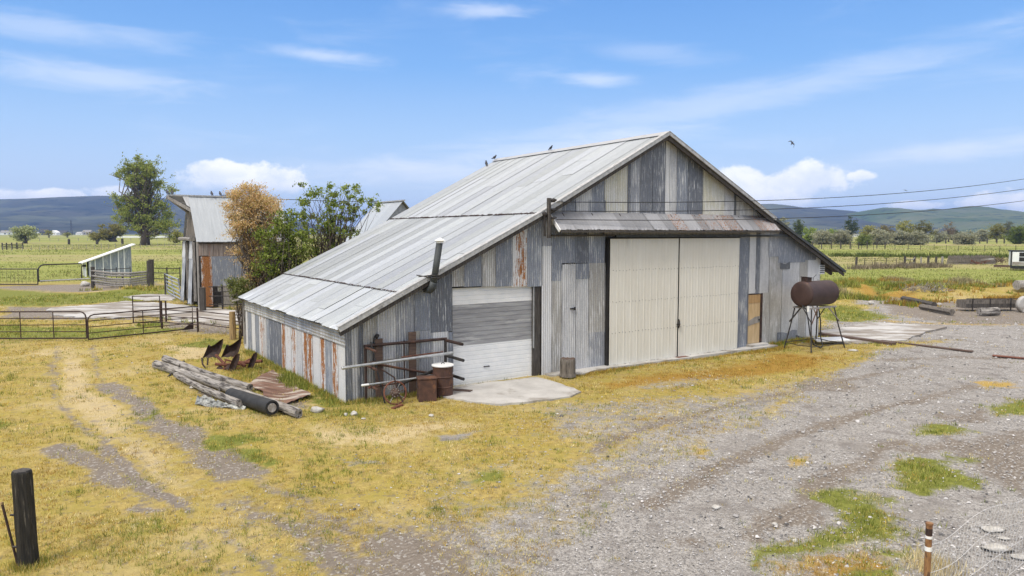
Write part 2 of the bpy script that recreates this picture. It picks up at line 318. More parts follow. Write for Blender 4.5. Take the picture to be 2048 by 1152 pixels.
# (channel, weight, feather m, polygon)
PATCH = [
 ('gravel', 1.0, 1.0, G((960, 1300), (1040, 1120), (1110, 1050), (1210, 975), (1310, 910), (1420, 872), (1500, 845), (1600, 800), (1590, 775), (1690, 738), (1730, 705), (1830, 690), (1940, 672), (2100, 640), (2700, 690), (2700, 1300))),
 ('gravel', .62, 1.3, G((560, 1300), (640, 1120), (800, 1020), (960, 985), (1130, 900), (1200, 860), (1330, 800), (1480, 770), (1640, 745), (1650, 800), (1100, 1300))),
 ('gravel', .8, .4, G((1240, 770), (1400, 748), (1500, 752), (1380, 775), (1260, 782))),
 ('gravel', .7, .3, G((680, 925), (760, 918), (760, 930), (690, 934))), ('gravel', .7, .3, G((875, 870), (975, 855), (960, 880), (890, 885))),
 ('gravel', .9, 1.2, G((1640, 640), (1760, 610), (1850, 625), (2100, 620), (2500, 640), (2500, 670), (1900, 680), (1650, 690))),
 ('gravel', .8, .8, G((1690, 592), (1760, 598), (1830, 615), (1930, 625), (1860, 640), (1760, 625))),
 ('gravel', .54, 1.0, G((1030, 805), (1200, 792), (1450, 775), (1570, 790), (1450, 850), (1300, 890), (1150, 905), (1040, 870))), ('gravel', .5, .8, G((880, 960), (1040, 880), (1100, 900), (1000, 990), (860, 1060), (760, 1040))),
 ('dirt', .5, 1.6, G((380, 1000), (560, 960), (760, 985), (960, 1010), (1100, 1060), (1120, 1300), (500, 1300), (420, 1120))),
 ('dirt', .42, 1.2, G((60, 700), (180, 690), (260, 780), (420, 900), (540, 970), (380, 1060), (220, 1010), (80, 860))),
 ('dirt', .45, .9, G((560, 900), (760, 905), (1000, 930), (1120, 960), (960, 1010), (700, 960))),
 ('tread', 1, .12, G((560, 985), (585, 985), (720, 1110), (690, 1118))), ('tread', 1, .12, G((660, 1040), (685, 1038), (830, 1150), (795, 1155))), ('tread', 1, .12, G((245, 905), (268, 905), (350, 1000), (325, 1004))), ('tread', 1, .1, G((815, 1065), (845, 1065), (850, 1130), (822, 1130))), ('tread', .9, .15, G((270, 1010), (300, 1005), (312, 1042), (282, 1045))), ('tread', .8, .15, G((600, 985), (630, 980), (880, 1100), (850, 1110))), ('tread', .8, .15, G((1500, 1040), (1560, 1010), (1640, 985), (1650, 1000), (1570, 1040), (1510, 1060))),
 ('dirt', .55, .6, G((1230, 940), (1300, 930), (1420, 960), (1640, 940), (1640, 955), (1420, 985), (1280, 970))), ('dirt', .5, .5, G((1120, 990), (1200, 960), (1260, 990), (1150, 1060), (1090, 1100), (1060, 1200), (1030, 1200), (1060, 1080))),
 ('dirt', .5, .7, G((1380, 800), (1560, 790), (1800, 830), (1830, 850), (1560, 815))), ('dirt', .9, .5, G((180, 765), (240, 768), (330, 825), (420, 862), (500, 905), (545, 940), (530, 962), (440, 968), (385, 930), (290, 850))),
 ('dirt', .8, .4, G((85, 885), (150, 885), (215, 925), (300, 985), (345, 1000), (300, 1005), (215, 950), (130, 920))),
 ('dirt', .7, .4, G((190, 868), (215, 880), (300, 960), (350, 1000), (310, 1003), (240, 930))),
 ('dirt', .8, .3, G((240, 1015), (330, 1000), (360, 1020), (290, 1042))), ('dirt', .6, .5, G((80, 735), (120, 730), (160, 820), (130, 830))),
 ('dirt', .75, .5, G((440, 985), (520, 985), (640, 1040), (760, 1110), (800, 1180), (640, 1160), (560, 1060))),
 ('dirt', .9, .7, G((700, 1075), (790, 1045), (900, 1060), (960, 1090), (1010, 1170), (960, 1260), (740, 1260))),
 ('dirt', .7, .6, G((380, 1080), (430, 1070), (500, 1180), (420, 1180))), ('dirt', .55, .8, G((1050, 1080), (1150, 1060), (1130, 1200), (1040, 1200))),
 ('dirt', .6, .5, G((1640, 745), (1760, 770), (1700, 790), (1560, 770))), ('dirt', .8, .4, G((1860, 835), (1980, 810), (2000, 830), (1900, 850))),
 ('dirt', .75, .6, G((1750, 890), (1960, 870), (2100, 840), (2100, 1000), (2000, 970), (1900, 915), (1780, 915))),
 ('dirt', .8, .5, G((1560, 1000), (1640, 960), (1700, 975), (1640, 1050), (1540, 1060))), ('dirt', .7, .4, G((1340, 1075), (1450, 1060), (1440, 1100), (1360, 1110))),
 ('dirt', .9, .6, G((500, 735), (560, 745), (660, 800), (610, 820), (520, 780))), ('dirt', .8, .4, G((395, 770), (450, 780), (430, 800), (390, 795))),
 ('dirt', .8, .9, G((0, 608), (130, 612), (330, 640), (480, 640), (480, 672), (340, 662), (260, 640), (0, 640))),
 ('dirt', .7, .8, G((1740, 590), (1870, 600), (1960, 605), (2100, 590), (2200, 650), (1900, 650), (1780, 630))),
 ('dirt', .7, .6, G((-60, 574), (160, 568), (330, 560), (330, 575), (160, 585), (-60, 588))),
 ('straw', .6, .9, G((60, 690), (180, 690), (240, 760), (330, 860), (420, 960), (560, 1010), (420, 1030), (260, 1000), (120, 900), (60, 780))),
 ('straw', .8, .5, G((330, 690), (440, 688), (430, 715), (350, 720))), ('straw', .7, .5, G((310, 632), (400, 640), (380, 660), (310, 655))), ('straw', .6, .6, G((150, 573), (210, 570), (220, 585), (165, 585))),
 ('straw', .6, .8, G((560, 830), (700, 850), (900, 830), (1000, 850), (800, 900), (620, 900))), ('straw', .7, .5, G((1620, 1085), (1760, 1075), (1850, 1130), (1700, 1152), (1600, 1130))),
 ('green', .9, .35, G((395, 888), (430, 872), (500, 864), (515, 878), (470, 895), (420, 903))), ('green', .85, .35, G((430, 903), (500, 890), (545, 905), (570, 925), (540, 940), (480, 915))),
 ('green', .8, .35, G((400, 675), (480, 690), (480, 700), (360, 690))), ('green', .75, .7, G((-40, 830), (30, 832), (40, 860), (-40, 880))), ('green', .7, .4, G((300, 815), (345, 822), (330, 845), (295, 838))),
 ('green', .7, .7, G((190, 1080), (300, 1040), (350, 1060), (260, 1110))), ('green', .6, .6, G((60, 1080), (110, 1120), (60, 1160), (0, 1140))), ('green', .7, .4, G((310, 1130), (360, 1125), (350, 1170), (300, 1170))),
 ('green', .8, .3, G((560, 745), (600, 770), (690, 812), (640, 812), (590, 790))), ('green', .65, .4, G((600, 815), (760, 825), (760, 840), (640, 840))),
 ('green', .6, .5, G((900, 940), (1010, 935), (1080, 960), (960, 985))), ('green', .5, .4, G((940, 1010), (1040, 990), (1060, 1020), (980, 1040))),
 ('green', 1.1, .5, G((1785, 925), (1830, 915), (1900, 930), (1985, 958), (1940, 968), (1880, 963), (1830, 985), (1785, 970))),
 ('green', 1.1, .5, G((1625, 985), (1700, 975), (1740, 1000), (1785, 1048), (1740, 1075), (1700, 1080), (1620, 1110), (1530, 1130), (1545, 1105), (1640, 1080), (1690, 1050), (1680, 1010))),
 ('green', .9, .5, G((1825, 868), (1890, 850), (1960, 862), (1930, 872), (1850, 874))), ('green', .9, .5, G((1970, 815), (2060, 797), (2100, 835), (1985, 832))), ('green', .9, .5, G((1900, 912), (1955, 910), (1955, 926), (1910, 926))),
 ('green', .9, .5, G((1710, 985), (1790, 998), (1780, 1008), (1720, 1000))), ('green', .9, .4, G((1700, 1130), (1790, 1120), (1830, 1180), (1690, 1180))), ('green', .8, .35, G((1740, 1085), (1840, 1100), (1840, 1118), (1760, 1112))),
 ('orange', .72, .6, G((1540, 1130), (1660, 1075), (1840, 1085), (1850, 1200), (1500, 1200))), ('orange', .8, .3, G((1780, 940), (1840, 935), (1840, 960), (1790, 958))),
 ('orange', .7, .8, G((1170, 765), (1400, 735), (1560, 705), (1700, 710), (1640, 735), (1480, 760), (1300, 775), (1200, 790))), ('orange', .5, .8, G((20, 960), (110, 940), (130, 1040), (0, 1090))),
 ('orange', .6, .8, G((1690, 572), (1760, 582), (1860, 598), (1800, 606), (1700, 588))), ('orange', .8, .5, G((1985, 597), (2100, 590), (2100, 604), (1990, 603))), ('orange', .75, .5, G((1840, 602), (1880, 600), (1890, 612), (1850, 613))),
 ('orange', .5, .6, G((300, 790), (400, 800), (470, 830), (360, 825))),
 ('dry', .55, 1.0, G((1690, 640), (1760, 637), (2100, 648), (2100, 655), (1800, 648))), ('dry', .8, .5, G((1960, 765), (2020, 758), (2040, 775), (1970, 780))), ('dry', .8, .35, G((1575, 920), (1625, 915), (1630, 935), (1585, 938))), ('dry', .8, .5, G((1400, 880), (1420, 900), (1380, 915), (1340, 905))),
 ('green', .95, 1.2, G((1640, 608), (1700, 612), (1790, 635), (1700, 645), (1640, 640))), ('green', .8, .8, G((1690, 575), (1900, 575), (2100, 585), (1900, 590), (1760, 590))),
 ('green', .9, 1.0, G((-200, 650), (0, 650), (170, 656), (380, 655), (330, 668), (180, 678), (-200, 680))), ('green', 1, 2.5, G((-300, 582), (0, 578), (150, 588), (330, 570), (360, 560), (345, 600), (220, 604), (100, 612), (0, 610), (-300, 620))),
 ('green', .8, .5, G((290, 640), (345, 643), (345, 655), (280, 655))),
 ('field', 1, 4, G((-3000, 566), (0, 566), (165, 563), (350, 563), (480, 560), (900, 560), (1640, 566), (1700, 570), (1800, 575), (2100, 572), (4500, 575), (9000, 466.6), (-7000, 466.6))),
]
CH = ['gravel', 'dirt', 'green', 'straw', 'orange', 'dry', 'field', 'tread']
GARDEN = [(p, np.asarray(p[3])) for p in PATCH]
LINES = [('dirt', .95, .17, .22, G((216, 892), (262, 940), (310, 980), (350, 1004))), ('dirt', .72, .16, .25, G((112, 690), (104, 740), (120, 800), (165, 855), (216, 892))), ('dirt', .66, .18, .3, G((350, 1004), (440, 1062), (540, 1130), (640, 1230))),
 ('dirt', .66, .17, .25, G((182, 690), (192, 745), (214, 775))), ('dirt', .95, .26, .3, G((214, 775), (275, 805), (335, 850), (425, 890), (505, 945))), ('dirt', .72, .2, .35, G((505, 945), (620, 1015), (730, 1080), (840, 1150), (920, 1240))), ('dirt', .9, .32, .35, G((110, 895), (170, 915), (240, 965))), ('dirt', .7, .2, .3, G((860, 1000), (930, 1060), (1000, 1110), (1060, 1200))), ('dirt', .6, .2, .3, G((1040, 1110), (1080, 1050), (1150, 1000), (1240, 950))),
 ('dirt', .95, .24, .4, G((1300, 1010), (1420, 940), (1560, 880), (1750, 820), (1950, 770))), ('dirt', .9, .22, .4, G((1180, 900), (1300, 850), (1450, 810), (1640, 770), (1850, 730))), ('dirt', .9, .3, .4, G((1500, 1070), (1600, 1010), (1700, 930), (1800, 880))), ('dirt', .85, .3, .5, G((1780, 720), (1900, 712), (2060, 715)))]
def masks(x, y):
    w = {c: np.zeros(x.shape) for c in CH}
    lx = x+(fbm(x, y, 1.1, 103, 3)-.5)*.4; ly = y+(fbm(x, y, 1.1, 131, 3)-.5)*.4; am = np.clip(np.hypot(x, y)/28, .42, 1)*1.4
    wx = x+(fbm(x, y, .7, 3)-.5)*am+(fbm(x, y, 3.5, 9, 2)-.5)*.35; wy = y+(fbm(x, y, .7, 31)-.5)*am+(fbm(x, y, 3.5, 39, 2)-.5)*.35
    for (ch, k, fe, poly), P in GARDEN:
        lo = P.min(0)-fe*3; hi = P.max(0)+fe*3
        i = np.nonzero((wx > lo[0]) & (wx < hi[0]) & (wy > lo[1]) & (wy < hi[1]))[0]
        if not len(i): continue
        s = np.clip(sdist(wx[i], wy[i], P)/(2*fe)+.5, 0, 1)*k
        w[ch][i] = np.maximum(w[ch][i], s)
    w['gravel'] = w['gravel']*(1-.8*w['orange']); w['dirt'] = w['dirt']*(1-.6*w['green'])
    for ch, k, hw, fe, pts in LINES:
        P = np.array(pts); d = np.full(x.shape, 1e9)
        for a, b in zip(P, P[1:]):
            e = b-a; t = np.clip(((lx-a[0])*e[0]+(ly-a[1])*e[1])/(e@e), 0, 1); d = np.minimum(d, np.hypot(lx-a[0]-e[0]*t, ly-a[1]-e[1]*t))
        s = np.clip((hw-d)/(2*fe)+.5, 0, 1)*k*np.clip(.45+1.1*fbm(x, y, .9, 301, 2), 0, 1); w[ch] = np.maximum(w[ch], s); 
        if ch == 'dirt': w['straw'] = w['straw']*(1-.7*np.clip(s, 0, 1))
    return w
BANKP = np.array(G((1690, 584), (1760, 584), (1850, 593), (1960, 589), (2120, 591), (2120, 589), (1960, 586), (1850, 590), (1760, 581), (1690, 582)))
def hgt(x, y):
    x = np.asarray(x, float); y = np.asarray(y, float); r = np.hypot(x, y)
    h = (fbm(x, y, .25, 77, 3)-.5)*.10+(fbm(x, y, 1.7, 78, 2)-.5)*.035
    b = -sdist(x, y, BANKP); bank = .55*np.clip(1-(b/3.0), 0, 1)**1.5*(.35+1.1*fbm(x, y, .5, 79, 2))
    return h*np.clip((60-r)/20, 0, 1)+np.where(b < 0, .55*(.35+1.1*fbm(x, y, .5, 79, 2)), bank)
def hz(x, y): return float(hgt(np.array([x]), np.array([y]))[0])
def on(px, py):                                               # the ground point under a sight line
    p = gnd(px, py); p.z = hz(p.x, p.y); return p
def build_ground():
    na, nr = 520, 560
    A = np.radians(np.concatenate([np.linspace(-180, -62, 24, endpoint=False), np.linspace(-62, 62, na), np.linspace(62, 180, 24)[1:]])); A = A[:-1]
    rr = np.concatenate([[.5, 2, 4], np.geomspace(6, 90, 430), np.geomspace(92, 9000, 120)])
    n = len(A); k = len(rr)
    X = (rr[:, None]*np.sin(A)[None, :]).ravel(); Y = (rr[:, None]*np.cos(A)[None, :]).ravel(); Z = hgt(X, Y)
    # wheel ruts and trodden strips lie a little lower
    w = masks(X, Y); Z = Z-.03*w['dirt']-.012*w['gravel']
    i = np.arange(k-1)[:, None]*n; j = np.arange(n)[None, :]; j2 = (j+1) % n
    Q = np.stack([i+j, i+n+j, i+n+j2, i+j2], -1).reshape(-1, 4)
    me = bpy.data.meshes.new('ground'); me.vertices.add(len(X)); me.vertices.foreach_set('co', np.stack([X, Y, Z], 1).astype('f').ravel())
    me.loops.add(len(Q)*4); me.loops.foreach_set('vertex_index', Q.astype('i').ravel()); me.polygons.add(len(Q)); me.polygons.foreach_set('loop_start', np.arange(len(Q), dtype='i')*4)
    me.polygons.foreach_set('use_smooth', np.ones(len(Q), bool))
    for nm, ch in (('m1', ('gravel', 'dirt', 'green', 'straw')), ('m2', ('orange', 'field', 'dry', 'tread'))):
        a = me.attributes.new(nm, 'FLOAT_COLOR', 'POINT'); a.data.foreach_set('color', np.stack([w[c] for c in ch], 1).astype('f').ravel())
    me.update(calc_edges=True); o = bpy.data.objects.new('ground', me); COL.objects.link(o); tag(o, 'flat farm ground of yellow grass, gravel and pasture', 'ground', kind='structure')
    m, t = new_mat('ground'); me.materials.append(m); v = t.obj
    a1 = t.attr('m1'); a2 = t.attr('m2'); gr, di, ge = t.sep(a1['Color']); stw = a1['Alpha']; orr, fi, dry = t.sep(a2['Color'])
    n0 = t.noise(v, .35, 4); n1 = t.noise(v, 1.6, 5, .6); n2 = t.noise(v, 7, 5, .65); n3 = t.noise(v, 42, 4, .7); n4 = t.noise(t.scl(v, (1, 1, 1), (4, 9, 0)), 5, 6, .7)
    # dry yellow turf
    c = t.ramp(t.math('ADD', t.math('MULTIPLY', n2, .55), t.math('MULTIPLY', n3, .45)), [(.25, (.10, .08, .045)), (.42, (.27, .20, .07)), (.58, (.45, .345, .115)), (.78, (.60, .51, .25))])
    c = t.mix(t.sm(n1, .35, .7), c, t.mix(n3, (.22, .19, .045), (.43, .34, .08))); c = t.mix(t.math('MULTIPLY', t.sm(n0, .5, .64), .6), c, t.mix(n3, (.30, .23, .10), (.60, .50, .27))); c = t.mix(t.math('MULTIPLY', t.sm(n4, .54, .66), .7), c, (.17, .145, .105))
    def cut(mask, k=.9, s=.13, extra=None):
        q = t.math('ADD', mask, t.math('MULTIPLY', t.math('SUBTRACT', t.math('ADD', t.math('MULTIPLY', n1, .35), t.math('ADD', t.math('MULTIPLY', n4, .4), t.math('MULTIPLY', n3, .25))), .5), k*1.25)); return t.sm(q, .5-s, .5+s)
    c = t.mix(cut(stw), c, t.ramp(n3, [(.3, (.3, .22, .10)), (.6, (.56, .46, .26)), (.8, (.66, .58, .38))]))
    c = t.mix(cut(orr), c, t.ramp(n3, [(.3, (.14, .085, .02)), (.55, (.36, .22, .045)), (.75, (.48, .31, .07))]))
    # gravel: grey chips with pale and dark stones
    vc = t.voro(v, 26, 'Color'); vc2 = t.voro(v, 60, 'Color'); vd = t.voro(v, 26)
    cs = t.sep(vc)[0]; cs2 = t.sep(vc2)[1]
    q = t.math('ADD', t.math('MULTIPLY', cs, .35), t.math('ADD', t.math('MULTIPLY', cs2, .35), t.math('MULTIPLY', n2, .3)))
    gc = t.ramp(q, [(.15, (.12, .112, .103)), (.38, (.255, .240, .222)), (.6, (.345, .327, .305)), (.8, (.46, .44, .412)), (.95, (.66, .64, .60))])
    gc = t.mix(t.math('MULTIPLY', t.sm(t.noise(t.scl(v, (1, 1.6, 1), (8, 1, 0)), .5, 5, .6), .5, .66), .55), gc, t.mix(n3, (.15, .135, .12), (.33, .305, .275))); gc = t.mix(t.sm(n1, .48, .74), gc, t.mix(n3, (.13, .115, .105), (.26, .24, .22)))
    # bare earth
    dc = t.mix(t.math('ADD', t.math('MULTIPLY', n2, .5), t.math('MULTIPLY', n3, .5)), (.075, .060, .047), (.33, .285, .235)); dc = t.mix(t.math('MULTIPLY', t.sm(cs, .8, .95), .7), dc, (.42, .40, .37))
    c = t.mix(cut(gr, 1.25), c, gc); c = t.mix(cut(di, 1.1), c, dc)
    tw = t.add('ShaderNodeTexWave', wave_type='BANDS', bands_direction='X'); t.put(tw.inputs['Vector'], t.scl(v, (1, 1, 1), rot=(0, 0, .95))); tw.inputs['Scale'].default_value = 3.4; tw.inputs['Distortion'].default_value = 1.2; tw.inputs['Detail'].default_value = 2; tw.inputs['Detail Scale'].default_value = 3
    tm = t.math('MULTIPLY', t.math('MULTIPLY', t.sm(a2['Alpha'], .35, .8), t.sm(n2, .42, .6)), .8); c = t.mix(tm, c, t.mix(t.sm(tw.outputs[0], .25, .7), (.14, .12, .10), (.27, .235, .2)))
    c = t.mix(cut(dry, 1.2), c, t.mix(n3, (.3, .2, .05), (.52, .37, .12)))
    c = t.mix(cut(ge, 1.0), c, t.ramp(t.math('ADD', t.math('MULTIPLY', n2, .5), t.math('MULTIPLY', n3, .5)), [(.3, (.07, .08, .018)), (.55, (.20, .215, .045)), (.75, (.35, .32, .085))]))
    # pasture, banded by old swathes and drier ground
    fv = t.scl(v, (.02, .09, 1)); f1 = t.noise(fv, 1.0, 6, .6); f2 = t.noise(t.scl(v, (.25, 1, 1)), .9, 6, .7); f3 = t.noise(t.scl(v, (.004, .02, 1), (3, 2, 0)), 1, 4)
    fc = t.ramp(t.math('ADD', t.math('MULTIPLY', f1, .45), t.math('ADD', t.math('MULTIPLY', f2, .35), t.math('MULTIPLY', n2, .2))), [(.3, (.085, .11, .022)), (.44, (.195, .225, .048)), (.56, (.295, .30, .088)), (.72, (.385, .375, .165))])
    fc = t.mix(t.sm(f3, .5, .62), fc, t.mix(f2, (.22, .2, .075), (.40, .35, .17)))
    c = t.mix(t.math('MULTIPLY', fi, t.math('SUBTRACT', 1, t.math('MULTIPLY', ge, .75))), c, fc)
    t.put(t.b.inputs['Base Color'], c); t.b.inputs['Roughness'].default_value = .95; t.b.inputs['Specular IOR Level'].default_value = .15
    hgt_ = t.math('ADD', t.math('MULTIPLY', n3, .5), t.math('ADD', t.math('MULTIPLY', n2, .8), t.math('MULTIPLY', t.math('MULTIPLY', vd, gr), -.5)))
    bump(t, hgt_, .75, .05)
build_ground()

BARN_O = gnd(689, 804)
def bl(x, y):                                                  # world -> barn plan coordinates
    dx = x-BARN_O.x; dy = y-BARN_O.y; return dx*math.cos(TH)+dy*math.sin(TH), -dx*math.sin(TH)+dy*math.cos(TH)
def bw(u, v, z=0): return Vector((BARN_O.x+u*math.cos(TH)-v*math.sin(TH), BARN_O.y+u*math.sin(TH)+v*math.cos(TH), z))
PADS = []                                                      # concrete in plan, kept clear of grass
def pad(name, pts, label, mat, top=.03, thick=.12, jag=.06, seed=1, cat='concrete pad', sub=10):
    P = [Vector((*gnd(*p)[:2], 0)) for p in pts] if len(pts[0]) == 2 else [Vector(p) for p in pts]
    rg = random.Random(seed); out = []
    for a, b in zip(P, P[1:]+P[:1]):
        n = max(1, min(sub, int((b-a).length/.25)))
        for i in range(n): out.append(a.lerp(b, i/n)+Vector((rg.uniform(-jag, jag), rg.uniform(-jag, jag), 0)))
    PADS.append(np.array([(p.x, p.y) for p in out]))
    mb = MB(); mb.sheet([(p.x, p.y, top-thick) for p in out][::1], (0, 0, thick)); o = mb.build(name, mat); o['kind'] = 'structure'; tag(o, label, cat)
    # crisp the winding
    bm = bmesh.new(); bm.from_mesh(o.data); bmesh.ops.recalc_face_normals(bm, faces=bm.faces); bm.to_mesh(o.data); bm.free(); return o
pad('concrete_apron', [(880, 795), (905, 776), (1068, 757), (1100, 764), (1135, 775), (1162, 786), (1140, 797), (1060, 806), (985, 812), (940, 805)], 'smooth concrete apron in front of the white overhead door', M['concrete'], .05, seed=3)
pad('concrete_sill', [tuple(bw(6.6, -.02)), tuple(bw(6.6, -.35)), tuple(bw(7.6, -.75)), tuple(bw(8.4, -.45)), tuple(bw(9.2, -.42)), tuple(bw(12, -.5)), tuple(bw(15.6, -.45)), tuple(bw(17.6, -.55)), tuple(bw(17.8, -.1)), tuple(bw(17.8, -.02))], 'narrow concrete sill along the foot of the cream sliding doors', M['concrete'], .07, jag=.03, seed=4)
pad('concrete_slab', [(1640, 664), (1745, 646), (1890, 655), (1795, 684), (1715, 690)], 'worn pale concrete slab behind the rusty fuel tank', M['conc_pale'], .05, seed=5, jag=.1)
pad('concrete_yard', [(95, 617), (170, 611), (250, 603), (330, 606), (420, 617), (500, 622), (500, 652), (420, 648), (340, 640), (290, 632), (180, 637), (110, 629)], 'broken pale concrete yard in front of the old barn', M['conc_pale'], .03, seed=6, jag=.25)
pad('concrete_strip', [(250, 594), (300, 588), (345, 590), (350, 601), (290, 602)], 'small pale concrete strip beside the old barn doorway', M['conc_pale'], .03, seed=7, jag=.2)
# ---------------------------------------------------------------- the metal barn (local axes: u along the front, v back, z up)
RK = [(-.22, 2.03), (6.25, 5.12), (11.58, 7.92), (17.45, 5.07), (22.3, 2.86)]         # roof profile
LEN = 10.75
def roofz(u):
    for (a, za), (b, zb) in zip(RK, RK[1:]):
        if u <= b: return za+(zb-za)*(u-a)/(b-a)
    return RK[-1][1]
def pl(px, py, v=0.0):                                          # sight line -> (u, z) on the plane v = const of the barn
    r = ray(px, py); C = Vector((0, 0, CAMH)); Vd = Vector((-math.sin(TH), math.cos(TH), 0)); Ud = Vector((math.cos(TH), math.sin(TH), 0))
    t = (v-(C-BARN_O).dot(Vd))/r.dot(Vd); P = C+r*t; return (P-BARN_O).dot(Ud), P.z
def plu(px, py, u=0.0):
    r = ray(px, py); C = Vector((0, 0, CAMH)); Vd = Vector((-math.sin(TH), math.cos(TH), 0)); Ud = Vector((math.cos(TH), math.sin(TH), 0))
    t = (u-(C-BARN_O).dot(Ud))/r.dot(Ud); P = C+r*t; return (P-BARN_O).dot(Vd), P.z
rnd = random.Random(11)
barn = thing('metal_barn', 'large patchwork corrugated metal barn with cream sliding doors and a long sloping roof', 'barn', (BARN_O.x, BARN_O.y, 0), TH)
def corr(mb, u0, u1, z0, z1, col, off=0, amp=.009, pitch=.076, axis='x', flat=False, top=None, bot=None, n=6, jag=0, seed=0):
    """one vertical corrugated sheet on the front (axis x) or a side wall (axis y)"""
    mb.col = col; rg = random.Random(seed or int(u0*977+z0*31))
    k = max(1, int((u1-u0)/pitch*n)) if not flat else max(1, int((u1-u0)/.3))
    b = len(mb.v); lean = rg.uniform(-.004, .004)
    for i in range(k+1):
        u = u0+(u1-u0)*i/k; a = 0 if flat else amp*math.sin(2*PI*u/pitch)
        zt = z1 if top is None else min(z1, top(u)); zb = z0 if bot is None else bot(u)
        if jag: zt -= abs(rg.gauss(0, jag)); zb += rg.uniform(0, jag*.3)
        zt = max(zt, zb+.005)
        for z, e in ((zb, lean), (zt, -lean)):
            w = -.02-off+a+e
            mb.v.append((u, w, z) if axis == 'x' else (w, u, z))
    if not flat and u1-u0 > .12:         # dark strip painting the lap's shadow at the sheet's edge
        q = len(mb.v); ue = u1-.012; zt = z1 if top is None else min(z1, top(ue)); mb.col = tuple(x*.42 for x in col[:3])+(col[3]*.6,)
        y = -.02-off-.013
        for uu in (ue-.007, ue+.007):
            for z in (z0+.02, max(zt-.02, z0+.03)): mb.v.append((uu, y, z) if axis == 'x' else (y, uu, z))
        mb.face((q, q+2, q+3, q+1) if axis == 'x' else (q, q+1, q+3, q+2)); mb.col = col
    rc_, rw_ = rg.uniform(.38, .62), rg.uniform(.28, .45)
    for i in range(k):
        if col[3] > .2: mb.col = (*col[:3], col[3]*(.52+.6*math.exp(-((i/k-rc_)/rw_)**2)))
        mb.face((b+2*i, b+2*i+2, b+2*i+3, b+2*i+1) if axis == 'x' else (b+2*i, b+2*i+1, b+2*i+3, b+2*i+2))
def C(k, rust=0.0, tint=(0, 0, 0)):                              # sheet colours: blue-grey .. pale
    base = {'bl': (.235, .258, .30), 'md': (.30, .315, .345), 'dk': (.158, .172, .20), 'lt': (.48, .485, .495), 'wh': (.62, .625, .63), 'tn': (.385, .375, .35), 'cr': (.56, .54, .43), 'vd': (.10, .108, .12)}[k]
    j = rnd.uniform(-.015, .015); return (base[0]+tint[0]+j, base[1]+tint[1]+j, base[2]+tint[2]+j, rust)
ZB = -.12
under = lambda d: (lambda u: roofz(u)-d)
U = lambda px, py: pl(px, py)[0]
Z = lambda px, py: pl(px, py)[1]
fw = MB(); ci = [0]
def P(x0, x1, yt, yb, k, rust=0.0, py=640, off=None, flat=False, jag=0, x=None):
    """front-wall sheet given by its left and right edges and its top and bottom in the picture; None = roof line / ground"""
    u0, u1 = U(x0, py), U(x1, py); z0 = ZB if yb is None else Z((x0+x1)/2, yb); z1 = 99 if yt is None else Z((x0+x1)/2, yt)
    ci[0] += 1
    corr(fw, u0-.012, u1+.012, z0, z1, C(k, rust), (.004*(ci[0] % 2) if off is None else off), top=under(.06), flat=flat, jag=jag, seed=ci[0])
# left of the overhead door
for a, b, k in ((689, 700, 'md'), (700, 715.5, 'lt'), (715.5, 724, 'dk')): P(a, b, 652 if k == 'lt' else None, None, k, jag=.03 if k == 'lt' else 0)
P(724, 753, None, None, 'tn'); P(753, 791, None, None, 'lt', jag=.025); P(791, 828, None, None, 'md'); P(828, 861, None, 661, 'bl'); P(861, 903.5, None, 664, 'dk')
P(828, 838, 661, None, 'tn'); P(838, 863, 661, None, 'md'); P(863, 895, 664, None, 'wh'); P(895, 904.5, 664, None, 'bl')
# over the overhead door
for a, b, k, r in ((904.5, 927, 'tn', 0), (927, 963, 'bl', 0), (963, 990, 'tn', 0), (990, 1024, 'bl', 0), (1024, 1053, 'wh', .5), (1053, 1084, 'bl', .02)): P(a, b, None, 573, k, r, py=540)
# between the two doors
P(1083, 1102, 492, None, 'wh', .12); P(1083, 1102, None, 492, 'md', py=470)
for a, b, k in ((1102, 1150, 'bl'), (1150, 1176, 'dk'), (1176, 1209, 'bl')): P(a, b, 400, 526, k, py=480)
P(1102, 1122, 526, 562, 'bl', off=.01); P(1102, 1122, 560, None, 'tn'); P(1122, 1150, 527, None, 'lt', jag=.02); P(1150, 1176, 527, 558, 'bl', off=.012); P(1150, 1176, 556, None, 'lt'); P(1176, 1210, 526, 665, 'tn', off=.002); P(1176, 1210, 664, None, 'md', off=.006)
# gable, above the awning
for a, b, k in ((1098, 1122, 'lt'), (1122, 1151, 'md'), (1151, 1182, 'lt'), (1182, 1208, 'bl'), (1208, 1253, 'cr'), (1253, 1259, 'dk'), (1259, 1279, 'md'), (1279, 1303.5, 'dk'), (1303.5, 1328, 'dk'), (1328, 1337, 'wh'), (1337, 1351, 'lt'), (1351, 1374, 'bl'), (1374, 1403.5, 'dk'), (1403.5, 1447, 'cr'), (1447, 1467, 'lt'), (1467, 1471, 'vd'), (1471, 1505, 'tn'), (1505, 1545, 'bl')):
    P(a, b, None, 450, k, py=420)
# behind the awning and over the sliding doors
P(1176, 1209, 430, 476, 'bl', py=460, off=-.004); P(1209, 1470, 440, 474, 'dk', py=460, off=-.004)
